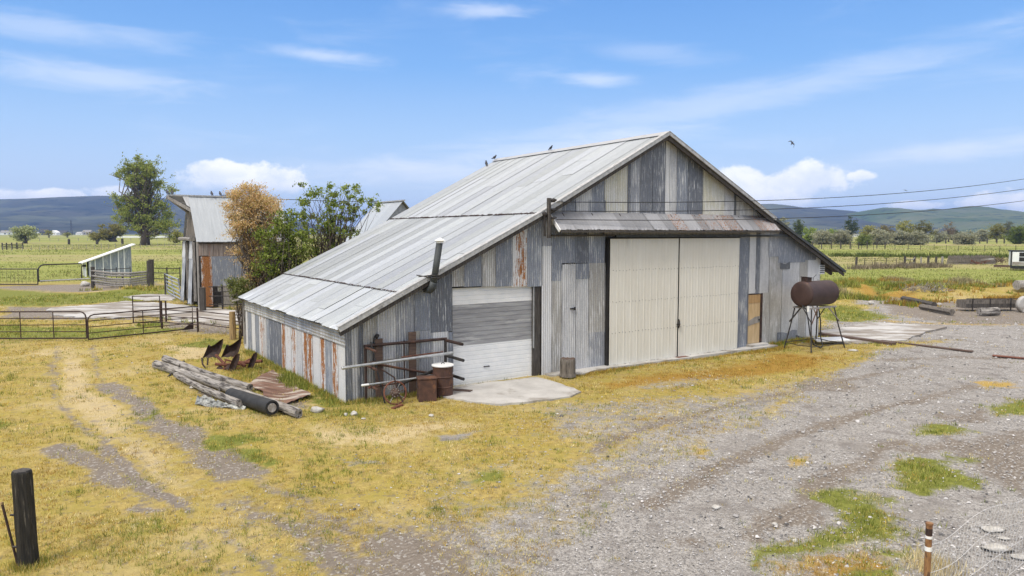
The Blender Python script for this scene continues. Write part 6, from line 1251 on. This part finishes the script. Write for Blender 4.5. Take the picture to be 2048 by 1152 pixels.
# ---------------------------------------------------------------- trees: trunk, limbs and leaf sprays through the crown's volume
def leaves(P, size, cols, rng, updroop=.0, aspect=.55):
    n = len(P); a = rng.normal(size=(n, 3)); a /= np.linalg.norm(a, axis=1)[:, None]; b = rng.normal(size=(n, 3)); b -= a*(a*b).sum(1)[:, None]; b /= np.linalg.norm(b, axis=1)[:, None]
    s = (size*rng.uniform(.55, 1.3, n))[:, None]; V = np.stack([P-a*s, P+b*s*aspect, P+a*s, P-b*s*aspect], 1).reshape(-1, 3)
    F = np.arange(4*n).reshape(-1, 4); c = np.asarray(cols)[rng.integers(0, len(cols), n)]*rng.uniform(.8, 1.5, (n, 1)); return V, F, np.concatenate([c, np.zeros((n, 1))], 1)
def tree(name, label, base, blobs, cols, leaf=.1, per=60, cr=.35, trunk_r=.2, bare=.0, seed=1, cat='tree', group=None, stems=1, bark='bark', hollow=.35, spike=0.0, top=None, asp=.55):
    rng = np.random.default_rng(seed); base = Vector(base); o = thing(name, label, cat, base, 0, group); tb = MB(); P = []
    tops = []
    zt = max(b[2]+b[5]*.5 for b in blobs); main = max(blobs, key=lambda b: b[6]); tips = []
    for s in range(stems):
        ang = 2*PI*s/stems+rng.uniform(0, 1); q = Vector((main[0], main[1], zt*.8)) if top is None else Vector(top)
        if stems > 1: bq = blobs[s % len(blobs)]; q = Vector((bq[0], bq[1], bq[2]+bq[5]*.3))
        off = Vector((math.cos(ang), math.sin(ang), 0))*trunk_r*(1.2 if stems > 1 else 0)
        pts = [off+(q-off)*f+Vector((rng.normal()*.05, rng.normal()*.05, 0))*zt*.3*math.sin(f*PI) for f in np.linspace(0, 1, 7)]; pts[0].z = -.15*trunk_r
        rad = [trunk_r*(1.35 if i == 0 else 1)*(1-.86*i/6) for i in range(7)]; tb.tube(pts, rad, 8); tops.append((pts, rad))
    for (cx, cy, cz, rx, ry, rz, n) in blobs:
        for k in range(n):
            d = rng.normal(size=3); d /= np.linalg.norm(d); r = rng.uniform(hollow, 1)**.6; c = np.array([cx+d[0]*rx*r, cy+d[1]*ry*r, cz+d[2]*rz*r]); 
            if spike: c[2] += abs(rng.normal())*spike
            pts, rad = tops[rng.integers(0, len(tops))]; hf = np.clip((c[2]/zt)*rng.uniform(.3, .75), .08, .9); i = int(hf*6); s = pts[i].lerp(pts[min(i+1, 6)], hf*6-i); e = Vector(c)
            m = s.lerp(e, .5)+Vector((rng.normal(), rng.normal(), rng.uniform(-.6, .9)))*.12*(e-s).length; r0 = min(rad[i]*.5, .013*(e-s).length+trunk_r*.04)
            tb.tube([s, s.lerp(m, .5)+Vector((0, 0, .03*(e-s).length)), m, m.lerp(e, .6), e], [r0, r0*.8, r0*.6, r0*.4, r0*.15], 4, cap=False)
            if rng.uniform() < bare: 
                for _ in range(3): w = Vector(rng.normal(size=3))*cr*.9; tb.tube([m.lerp(e, .6), e+w], [r0*.3, r0*.1], 3, cap=False)
                continue
            nl = int(per*rng.uniform(.5, 1.4)); pp = rng.normal(size=(nl, 3))*cr*np.array([.62, .62, .5]); pp[:, 2] += spike*rng.uniform(-.6, .6, nl)
            # leaves sit along twigs leaving the limb's end
            tw = rng.normal(size=(6, 3))*cr*.9; tw[:, 2] = np.abs(tw[:, 2])*(.4+spike); t_ = rng.integers(0, 6, nl); pp = pp*.45+tw[t_]*rng.uniform(0, 1, (nl, 1)); P.append(c+pp)
            for w in tw[:3]: tb.tube([e, e+Vector(w)], [r0*.18, r0*.06], 3, cap=False)
    tb.build('trunk', M[bark], o, smooth=True); V, F, cc = leaves(np.concatenate(P), leaf, cols, rng, aspect=asp); np_mesh('crown', V, F, M['leaf'], cc, o, 4); return o
def pblobs(base, D, lst, depthk=.9):                            # crown lobes given as bearings/heights at the tree's own distance
    out = []; s = D/FPX
    for px, py, rx, ry, n in lst: p = atd(px, py, D); out.append((p.x-base.x, rnd.uniform(-.3, .3)*rx*s, p.z-base.z, rx*s, rx*s*depthk, ry*s, n))
    return out
def ptree(name, label, D, bx, by, lst, **k):
    p = atd(bx, by, D); p.z = 0; return tree(name, label, p, pblobs(p, D, lst), **k)
OR_ = [(.58, .41, .20), (.66, .50, .28), (.50, .33, .14), (.62, .50, .32), (.44, .38, .13)]; GN = [(.20, .27, .045), (.26, .33, .06), (.33, .38, .10), (.15, .20, .04)]; OLV = [(.27, .27, .065), (.34, .33, .09), (.20, .20, .055), (.38, .36, .14)]; SAGE = [(.31, .32, .22), (.38, .38, .27), (.24, .25, .165), (.35, .335, .22)]
ptree('dry_tree', 'tree with dry orange brown foliage between the two barns', 32.5, 528, 600, [(497, 402, 38, 24, 34), (478, 425, 36, 28, 34), (520, 420, 34, 32, 34), (500, 455, 40, 32, 40), (520, 500, 34, 34, 34), (543, 440, 22, 40, 20), (520, 540, 30, 30, 22), (490, 500, 22, 34, 16), (505, 575, 22, 22, 10)], cols=OR_, leaf=.045, per=120, cr=.30, trunk_r=.07, stems=6, seed=3, bare=.12, spike=.2, asp=.45)
ptree('green_bush', 'dense green bushy tree directly behind the low eave of the metal barn', 31.0, 560, 600, [(572, 448, 22, 20, 16), (552, 485, 38, 28, 30), (582, 510, 38, 32, 32), (545, 530, 36, 34, 26), (604, 490, 20, 28, 10), (570, 555, 40, 24, 18)], cols=GN+[(.08, .11, .02), (.12, .13, .03)], leaf=.06, per=60, cr=.27, trunk_r=.07, stems=4, seed=5, spike=.14, bare=.05)
ptree('green_tree', 'open leafy green tree with spiky branches behind the metal barn roof', 33.5, 660, 560, [(652, 398, 26, 22, 13), (690, 392, 36, 20, 14), (620, 424, 34, 26, 18), (670, 432, 46, 26, 24), (715, 415, 34, 24, 14), (640, 468, 40, 28, 26), (688, 472, 34, 24, 20), (610, 455, 16, 24, 8), (748, 418, 14, 18, 6), (655, 500, 34, 18, 12)], cols=GN+[(.16, .2, .06)], leaf=.062, per=52, cr=.19, trunk_r=.07, stems=5, seed=7, bare=.2, spike=.2)
ptree('young_shrub', 'small thin green shrub at the back corner of the metal barn', 30.5, 480, 640, [(470, 572, 14, 12, 14), (490, 580, 18, 14, 16), (478, 595, 18, 12, 12)], cols=[(.16, .19, .05), (.22, .23, .09), (.11, .13, .03)], leaf=.05, per=50, cr=.22, trunk_r=.03, stems=4, seed=9, cat='shrub', spike=.1)
ptree('cottonwood', 'very tall lone cottonwood tree in the left pasture', 270, 290, 490, [(272, 336, 20, 14, 24), (300, 346, 24, 18, 26), (250, 350, 20, 12, 14), (283, 372, 28, 18, 26), (318, 378, 14, 14, 7), (250, 405, 26, 16, 22), (298, 412, 30, 24, 16), (270, 432, 32, 26, 24), (325, 436, 30, 28, 26), (300, 460, 46, 18, 16), (246, 436, 20, 18, 10), (345, 388, 7, 7, 3), (338, 462, 24, 16, 10)], cols=[(.24, .29, .06), (.30, .34, .085), (.18, .22, .05), (.36, .37, .12)], leaf=.36, per=100, cr=1.75, trunk_r=1.5, seed=11, bare=.1, spike=.5)
ptree('round_tree', 'round dark olive tree beside the tall cottonwood', 370, 226, 484, [(222, 462, 24, 13, 34), (205, 469, 20, 10, 22), (240, 463, 12, 12, 12), (195, 474, 10, 6, 8)], cols=[(.19, .18, .05), (.24, .22, .06), (.28, .25, .09)], leaf=.45, per=60, cr=1.6, trunk_r=.9, stems=3, seed=12)
ptree('pale_bush', 'pale grey green bush standing in the left pasture before the houses', 310, 52, 488, [(48, 462, 17, 9, 26), (54, 474, 22, 9, 24), (40, 470, 12, 9, 10)], cols=[(.33, .37, .17), (.40, .42, .23), (.27, .30, .14)], leaf=.4, per=60, cr=1.5, trunk_r=.3, stems=4, seed=13, cat='bush')
FR = [  # bearing, base, top, half-width, colour, kind, label
 (1567, 486, 436, 12, SAGE, 'pale grey tree rising just behind the right roof edge of the barn'), (1598, 486, 438, 9, [(.08, .11, .03), (.11, .13, .04)], 'slender dark green tree nearest the right roof edge of the barn'), (1622, 487, 456, 18, GN, 'low bright green tree right of the slender dark tree'), (1645, 489, 462, 22, SAGE, 'sage grey bush right of the first distant white house on the right'),
 (1664, 484, 457, 16, GN, 'low dark green tree left of the tall dark tree on the right'), (1703, 482, 434, 14, [(.05, .075, .02), (.07, .095, .03)], 'tall dark green tree standing alone above the right-hand bushes'), (1682, 489, 460, 20, SAGE, 'wide sage grey bush in front of the tall dark tree'), (1727, 491, 472, 10, [(.18, .22, .06), (.22, .25, .08)], 'small bright yellow green bush right of the tall dark tree'),
 (1740, 487, 452, 16, OLV, 'olive tree right of the small bright bush'), (1772, 487, 452, 16, [(.22, .19, .09), (.18, .16, .07)], 'tan olive tree in the middle of the right-hand tree belt'), (1757, 490, 461, 24, SAGE, 'wide sage grey bush below the tan olive tree'), (1812, 486, 441, 20, OLV, 'big olive tree, left one of the two tallest in the belt'), (1846, 486, 442, 20, [(.15, .15, .05), (.18, .17, .06)], 'big olive tree, right one of the two tallest in the belt'),
 (1800, 490, 463, 24, SAGE, 'wide sage grey bush under the left big olive tree'), (1834, 490, 462, 20, SAGE, 'sage grey bush under the right big olive tree'), (1878, 485, 459, 16, SAGE, 'grey bush left of the bare tan tree'), (1897, 484, 445, 13, [(.26, .21, .15), (.22, .18, .12)], 'bare tan coloured tree in the right-hand belt'), (1912, 484, 460, 9, [(.06, .075, .03), (.09, .1, .04)], 'small dark tree right of the bare tan tree'),
 (1929, 489, 463, 22, SAGE, 'round sage grey bush standing alone in the right pasture'), (1966, 483, 458, 14, SAGE, 'low grey bush left of the yellow green tree'), (1993, 484, 448, 15, [(.2, .2, .05), (.24, .22, .07)], 'yellow green tree left of the bright green tree at the right edge'), (2016, 480, 440, 17, [(.11, .12, .06), (.14, .14, .07)], 'grey green taller tree behind the bright green one'), (2038, 488, 452, 24, [(.12, .16, .035), (.16, .2, .05)], 'bright green full tree at the right edge of the photo'), (2062, 482, 438, 20, OLV, 'dark olive tree cut by the right edge of the photo')]
for i, (px, yb, yt, hw, cols, lb) in enumerate(FR):
    p = gnd(px, yb); D = p.y; h = yb-yt; s = D/FPX; tall = h > 1.9*hw
    bl_ = [(px, yt+h*.34, hw*.75, h*.33, int(14+hw)), (px-hw*.4, yt+h*.55, hw*.6, h*.30, int(8+hw*.6)), (px+hw*.4, yt+h*.52, hw*.6, h*.32, int(8+hw*.6)), (px, yt+h*.75, hw*.8, h*.2, 10)]+([(px+q*hw*.5, yb-h*.16, hw*.5, h*.15, 9) for q in (-1, 0, 1)] if not tall else [])
    ptree('distant_tree' if tall or h > 33 else 'distant_bush', lb, D, px, yb, bl_, cols=cols, leaf=.30, per=44, cr=1.25, trunk_r=.35, seed=40+i, cat='tree' if tall or h > 33 else 'bush', group='trees and bushes across the right pasture', bare=.5 if 'bare' in lb else .05, stems=1 if tall else 3)
for i, (px, yb, yt, hw, lb) in enumerate(((98, 471, 461, 8, 'small dark tree between the distant houses'), (62, 470, 463, 6, 'small dark tree behind the pale bush'), (135, 472, 466, 10, 'low dark bush row beside the far mast'), (187, 477, 467, 7, 'small dark bush at the left foot of the round tree'), (338, 482, 450, 20, 'thin grey tree behind the old barn roof end'), (352, 486, 464, 9, 'small green tree just left of the old barn'))):
    p = gnd(px, yb); D = min(p.y, 700); h = yb-yt
    ptree('distant_tree', lb, D, px, 466+6480/D, [(px, yt+h*.35, hw*.8, h*.35, 16), (px, yt+h*.65, hw, h*.3, 12)], cols=OLV[:3] if i != 4 else SAGE, leaf=.5, per=26, cr=1.5, trunk_r=.35, seed=80+i, group='small trees across the left pasture', bare=.1 if i != 4 else .45, stems=2)

# ---------------------------------------------------------------- grass, weeds and stones: nobody could count these
WALLS = np.array([bw(0, 0)[:2], bw(20.9, 0)[:2], bw(20.9, 10.7)[:2], bw(0, 10.7)[:2]])
def clear(x, y, m=0.0):
    ok = sdist(x, y, WALLS) < -m
    for P_ in PADS: ok &= sdist(x, y, P_) < .10
    return ok
def scatter(n, r0, r1, a0, a1, seed):
    rng = np.random.default_rng(seed); r = np.exp(rng.uniform(math.log(r0), math.log(r1), n)); a = np.radians(rng.uniform(a0, a1, n)); x, y = r*np.sin(a), r*np.cos(a)
    return x, y, r, rng
def blades(x, y, h, w, cols, k, rng, spread=.06, lean=.9):
    n = len(x); X = np.repeat(x, k)+rng.normal(size=n*k)*np.repeat(spread, k); Y = np.repeat(y, k)+rng.normal(size=n*k)*np.repeat(spread, k); Z = np.repeat(hgt(x, y), k)-.004
    H_ = np.repeat(h, k)*rng.uniform(.5, 1.25, n*k); W = np.repeat(w, k)*rng.uniform(.6, 1.2, n*k); a = rng.uniform(0, 2*PI, n*k); l = rng.uniform(0, lean, n*k); a2 = a+PI/2+rng.normal(size=n*k)*.7
    V = np.empty((n*k, 3, 3)); dx, dy = np.cos(a)*W/2, np.sin(a)*W/2
    V[:, 0] = np.stack([X-dx, Y-dy, Z], 1); V[:, 1] = np.stack([X+dx, Y+dy, Z], 1); V[:, 2] = np.stack([X+np.cos(a2)*H_*np.sin(l), Y+np.sin(a2)*H_*np.sin(l), Z+H_*np.cos(l)], 1)
    c = np.repeat(cols*rng.uniform(.72, 1.22, (n, 1)), k, 0)*rng.uniform(.6, 1.35, (n*k, 1)); return V.reshape(-1, 3), np.arange(n*k*3).reshape(-1, 3), np.concatenate([c, np.zeros((n*k, 1))], 1)
YEL = np.array([(.58, .44, .12), (.52, .38, .08), (.64, .53, .23), (.43, .33, .07), (.46, .42, .11), (.70, .61, .34)]); GRN = np.array([(.20, .245, .04), (.29, .31, .07), (.16, .20, .033), (.42, .40, .11)]); ORG = np.array([(.40, .23, .05), (.46, .29, .06), (.30, .18, .04), (.33, .26, .06)]); STR = np.array([(.62, .52, .29), (.54, .43, .2), (.66, .58, .38)])
def grass():
    x, y, r, rng = scatter(150000, 7.5, 62, -46, 46, 21); w = masks(x, y); n = len(x)
    cl = fbm(x, y, 1.1, 61, 3)*.6+fbm(x, y, 5, 66, 2)*.4
    cov = np.clip(1-1.12*np.maximum(w['gravel'], w['dirt']), 0, 1)*np.clip(1-.55*w['straw'], 0, 1)
    cov = np.maximum(np.maximum(cov, w['green']*1.0), np.maximum(w['orange']*.9, w['dry']*.5)); cov *= np.clip((cl-.34)*4.5, .08, 1)*np.where(w['field'] > .5, np.where(y < 62, .9, 0), 1)
    thin = w['gravel'] > .75; cov = np.where(thin & (w['green'] < .3) & (w['orange'] < .3) & (w['dry'] < .3), np.maximum(0, cov)*0+.03*np.clip((cl-.5)*8, .1, 1), cov)
    k = (rng.uniform(size=n) < cov) & clear(x, y); x, y, r = x[k], y[k], r[k]; w = {c: v[k] for c, v in w.items()}; n = len(x)
    g = fbm(x, y, .55, 91, 3)*.6+fbm(x, y, 2.2, 95, 2)*.4; u = rng.uniform(size=n)
    pk = np.clip(((fbm(x, y, .8, 151, 3)-.5)*9+rng.normal(size=n)*1.1+2.5), 0, 5).astype(int); col = YEL[np.array([3, 1, 0, 4, 2, 5])[pk]]; isg = (u < np.maximum(w['green']*.85, np.clip((g-.5)*4.5, 0, .7)*(w['orange'] < .3))); col[isg] = GRN[rng.integers(0, 4, isg.sum())]
    iso = ~isg & (rng.uniform(size=n) < np.maximum(w['orange'], np.clip((.42-g)*5, 0, .55))); col[iso] = ORG[rng.integers(0, 4, iso.sum())]; iss = ~isg & (rng.uniform(size=n) < w['straw']*.8); col[iss] = STR[rng.integers(0, 3, iss.sum())]
    fld = (w['field'] > .5) & (rng.uniform(size=n) < .75); col[fld] = np.array([(.26, .27, .08), (.2, .23, .055), (.36, .33, .14)])[rng.integers(0, 3, fld.sum())]
    h = np.where(isg, .075, .048)*(r/14)**.35*(.7+.8*fbm(x, y, .9, 44, 2)); h = np.where(w['green'] > .7, h*1.25, h); wd = .0095*(r/12)**.75
    V, F, c = blades(x, y, h, wd, col, 7, rng, .035*(r/12)**.8); o = np_mesh('grass', V, F, M['grass'], c); tag(o, 'short dry yellow and green grass over the yard', 'grass', kind='stuff')
    # longer weeds: along the walls, by the posts, on the right bank
    X = []; Y = []; Hh = []; Cc = []; rg = np.random.default_rng(31)
    def weeds(pts, n, sp, h, pal):
        P_ = np.asarray(pts); L = len(P_)-1; i = rg.integers(0, L, n); f = rg.uniform(size=n); q = P_[i]*(1-f)[:, None]+P_[i+1]*f[:, None]+rg.normal(size=(n, 2))*sp; X.append(q[:, 0]); Y.append(q[:, 1]); Hh.append(h*rg.uniform(.4, 1.2, n)); Cc.append(pal[rg.integers(0, len(pal), n)])
    B2 = lambda *uv: [tuple(bw(u, v)[:2]) for u, v in uv]; MIX = np.concatenate([GRN, YEL[:3]])
    weeds(B2((-.12, 0), (-.12, 10)), 900, .07, .16, np.concatenate([GRN, GRN, YEL[:2]])); weeds(B2((0, -.15), (3.1, -.18)), 600, .10, .13, MIX); weeds(B2((17.6, -.2), (20.8, -.2)), 500, .14, .18, np.concatenate([GRN, ORG[:2]])); weeds(B2((6.9, -.75), (9.5, -.62), (16, -.72), (17.6, -.75)), 1100, .14, .09, np.concatenate([ORG, YEL[:2], GRN[:1]]))
    weeds(B2((-.5, 2.2), (-.4, 4.0)), 260, .12, .22, GRN); weeds(B2((-1.6, 4.2), (-.4, 7.8)), 500, .35, .14, MIX)
    weeds([tuple(gnd(57, 1131)[:2]), tuple(gnd(60, 1133)[:2])], 150, .10, .12, MIX)
    weeds(G((1645, 583), (1700, 578), (1760, 586), (1830, 592), (1900, 585), (2000, 590), (2100, 592)), 2600, 1.0, .33, np.concatenate([GRN, ORG, GRN])); weeds(G((1700, 566), (1850, 570), (2060, 575)), 1800, 2.0, .3, np.array([(.36, .32, .17), (.30, .27, .14), (.2, .22, .06)])); weeds(G((1650, 577), (1690, 577)), 500, .5, .6, GRN)
    for i in range(34): cx, cy = G((1650+rg.uniform(0, 450), 562+rg.uniform(0, 38)))[0]; pal = [GRN, ORG, GRN*.8, np.array([(.38, .33, .18), (.30, .26, .14)])][rg.integers(0, 4)]; weeds([(cx-.8, cy), (cx+.8, cy)], 110, .5, rg.uniform(.35, .75), pal)
    weeds(G((1715, 538), (1880, 534)), 900, .8, .7, np.array([(.25, .21, .15), (.3, .25, .17), (.2, .17, .1)])); weeds(G((1790, 612), (1870, 605)), 500, .7, .4, np.concatenate([ORG, GRN[:2]])); weeds(G((2000, 600), (2100, 600)), 350, .5, .4, ORG)
    weeds(G((1640, 512), (1750, 513), (1900, 515), (2060, 514)), 900, 2.5, .9, np.array([(.09, .12, .03), (.12, .15, .04)])); weeds(G((410, 628), (500, 622)), 400, .8, .3, np.concatenate([STR[:2], GRN[:2]])); weeds(G((305, 640), (345, 650)), 300, .6, .3, GRN)
    weeds(G((180, 578), (300, 580)), 400, .8, .4, MIX); weeds(G((1860, 1120), (1880, 1152)), 120, .15, .16, STR)
    x, y, h, cc = map(np.concatenate, (X, Y, Hh, Cc)); nn_ = fbm(x, y, .55, 131, 3); kk = clear(x, y, -.0) & ((np.hypot(x, y) < 33) | (nn_ > .47)); h = h*np.where(np.hypot(x, y) < 33, 1, .6+1.6*(nn_-.4)); x, y, h, cc = x[kk], y[kk], h[kk], cc[kk]; r = np.hypot(x, y)
    V, F, c = blades(x, y, h, .010*(r/12)**.8*np.clip(h/.15, .8, 2), cc, 9, rg, .04+h*.25, .75); o = np_mesh('tall_weeds', V, F, M['grass'], c); tag(o, 'taller weeds along walls, posts and the right-hand bank', 'weeds', kind='stuff')
    # coarse tussocks over the pastures
    x, y, r, rng = scatter(42000, 55, 330, -44, 44, 33); w = masks(x, y); cl = fbm(x, y, .05, 12, 3)*.5+fbm(x*.3, y*1.4, .12, 15, 3)*.5; k = (w['field'] > .4) & (rng.uniform(size=len(x)) < np.clip((cl-.36)*4, .03, 1)) & (y > 52); x, y, r, cl = x[k], y[k], r[k], cl[k]
    pal = np.array([(.19, .23, .05), (.25, .27, .075), (.33, .31, .13), (.14, .18, .035), (.38, .35, .18)]); V, F, c = blades(x, y, .16*(r/60)**.4*rng.uniform(.5, 1.5, len(x)), .05*(r/60)**.9, pal[np.clip((fbm(x, y, .02, 50, 3)*7-1+rng.normal(size=len(x))*.8).astype(int), 0, 4)], 5, rng, .25*(r/60)**.8, 1.1)
    o = np_mesh('pasture_tussocks', V, F, M['grass'], c); tag(o, 'coarse green and straw tussocks over the pastures', 'grass', kind='stuff')
grass()
def stones():
    x, y, r, rng = scatter(90000, 7.5, 45, -30, 42, 55); w = masks(x, y); rocky = np.clip((x-3.2)/2.5, 0, 1)*np.clip((14-y)/3, 0, 1)
    cov = np.clip(w['gravel']*.75+w['dirt']*.14+.012+rocky*.6, 0, 1)*np.clip(1-w['green'], .1, 1); cov *= np.clip((fbm(x, y, .6, 71, 3)-.30)*4, .25, 1)
    k = (rng.uniform(size=len(x)) < cov) & clear(x, y); x, y, r, rocky = x[k], y[k], r[k], rocky[k]; n = len(x)
    s = np.exp(rng.normal(size=n)*.45)*.0105*(r/11)**.75*(1+rocky*.9*(rng.uniform(size=n) < .35)); s = np.minimum(s, .07)
    base = np.array([(1, 0, 0), (-.5, .87, 0), (-.5, -.87, 0), (.45, .4, .72), (-.6, .1, .66), (.25, -.55, .6), (0, 0, -.3)]); T_ = np.array([(0, 1, 3), (1, 4, 3), (1, 2, 4), (2, 5, 4), (2, 0, 5), (0, 3, 5), (3, 4, 5)])
    V = base[None]+rng.normal(size=(n, 7, 3))*.16; a = rng.uniform(0, 2*PI, n); ca, sa = np.cos(a)[:, None], np.sin(a)[:, None]; vx = V[:, :, 0]*ca-V[:, :, 1]*sa; vy = V[:, :, 0]*sa+V[:, :, 1]*ca
    V = np.stack([vx*s[:, None]+x[:, None], vy*s[:, None]*.8+y[:, None], V[:, :, 2]*s[:, None]*.75+hgt(x, y)[:, None]-.004], 2); F = (np.arange(n)*7)[:, None, None]+T_[None]
    g = np.clip(rng.normal(.34, .13, n), .08, .72); c = np.stack([g*1.02, g*.985, g*.955, np.zeros(n)], 1); o = np_mesh('gravel_stones', V.reshape(-1, 3), F.reshape(-1, 3), M['stone'], np.repeat(c, 7, 0)); tag(o, 'loose grey stones scattered over the gravel yard', 'stones', kind='stuff')
stones()
# ---------------------------------------------------------------- air
mb = MB(); mb.box((-9500, -600, -14), (9500, 9500, 240)); hzb = mb.build('haze', []); hzb['kind'] = 'stuff'; tag(hzb, 'pale blue air thickening towards the hills', 'haze')
m = bpy.data.materials.new('air'); m.use_nodes = True; nt = m.node_tree; nt.nodes.clear(); ou = nt.nodes.new('ShaderNodeOutputMaterial'); pv = nt.nodes.new('ShaderNodeVolumePrincipled'); nt.links.new(pv.outputs[0], ou.inputs['Volume'])
pv.inputs['Color'].default_value = (.30, .50, 1.0, 1); pv.inputs['Density'].default_value = .00012; hzb.data.materials.append(m)
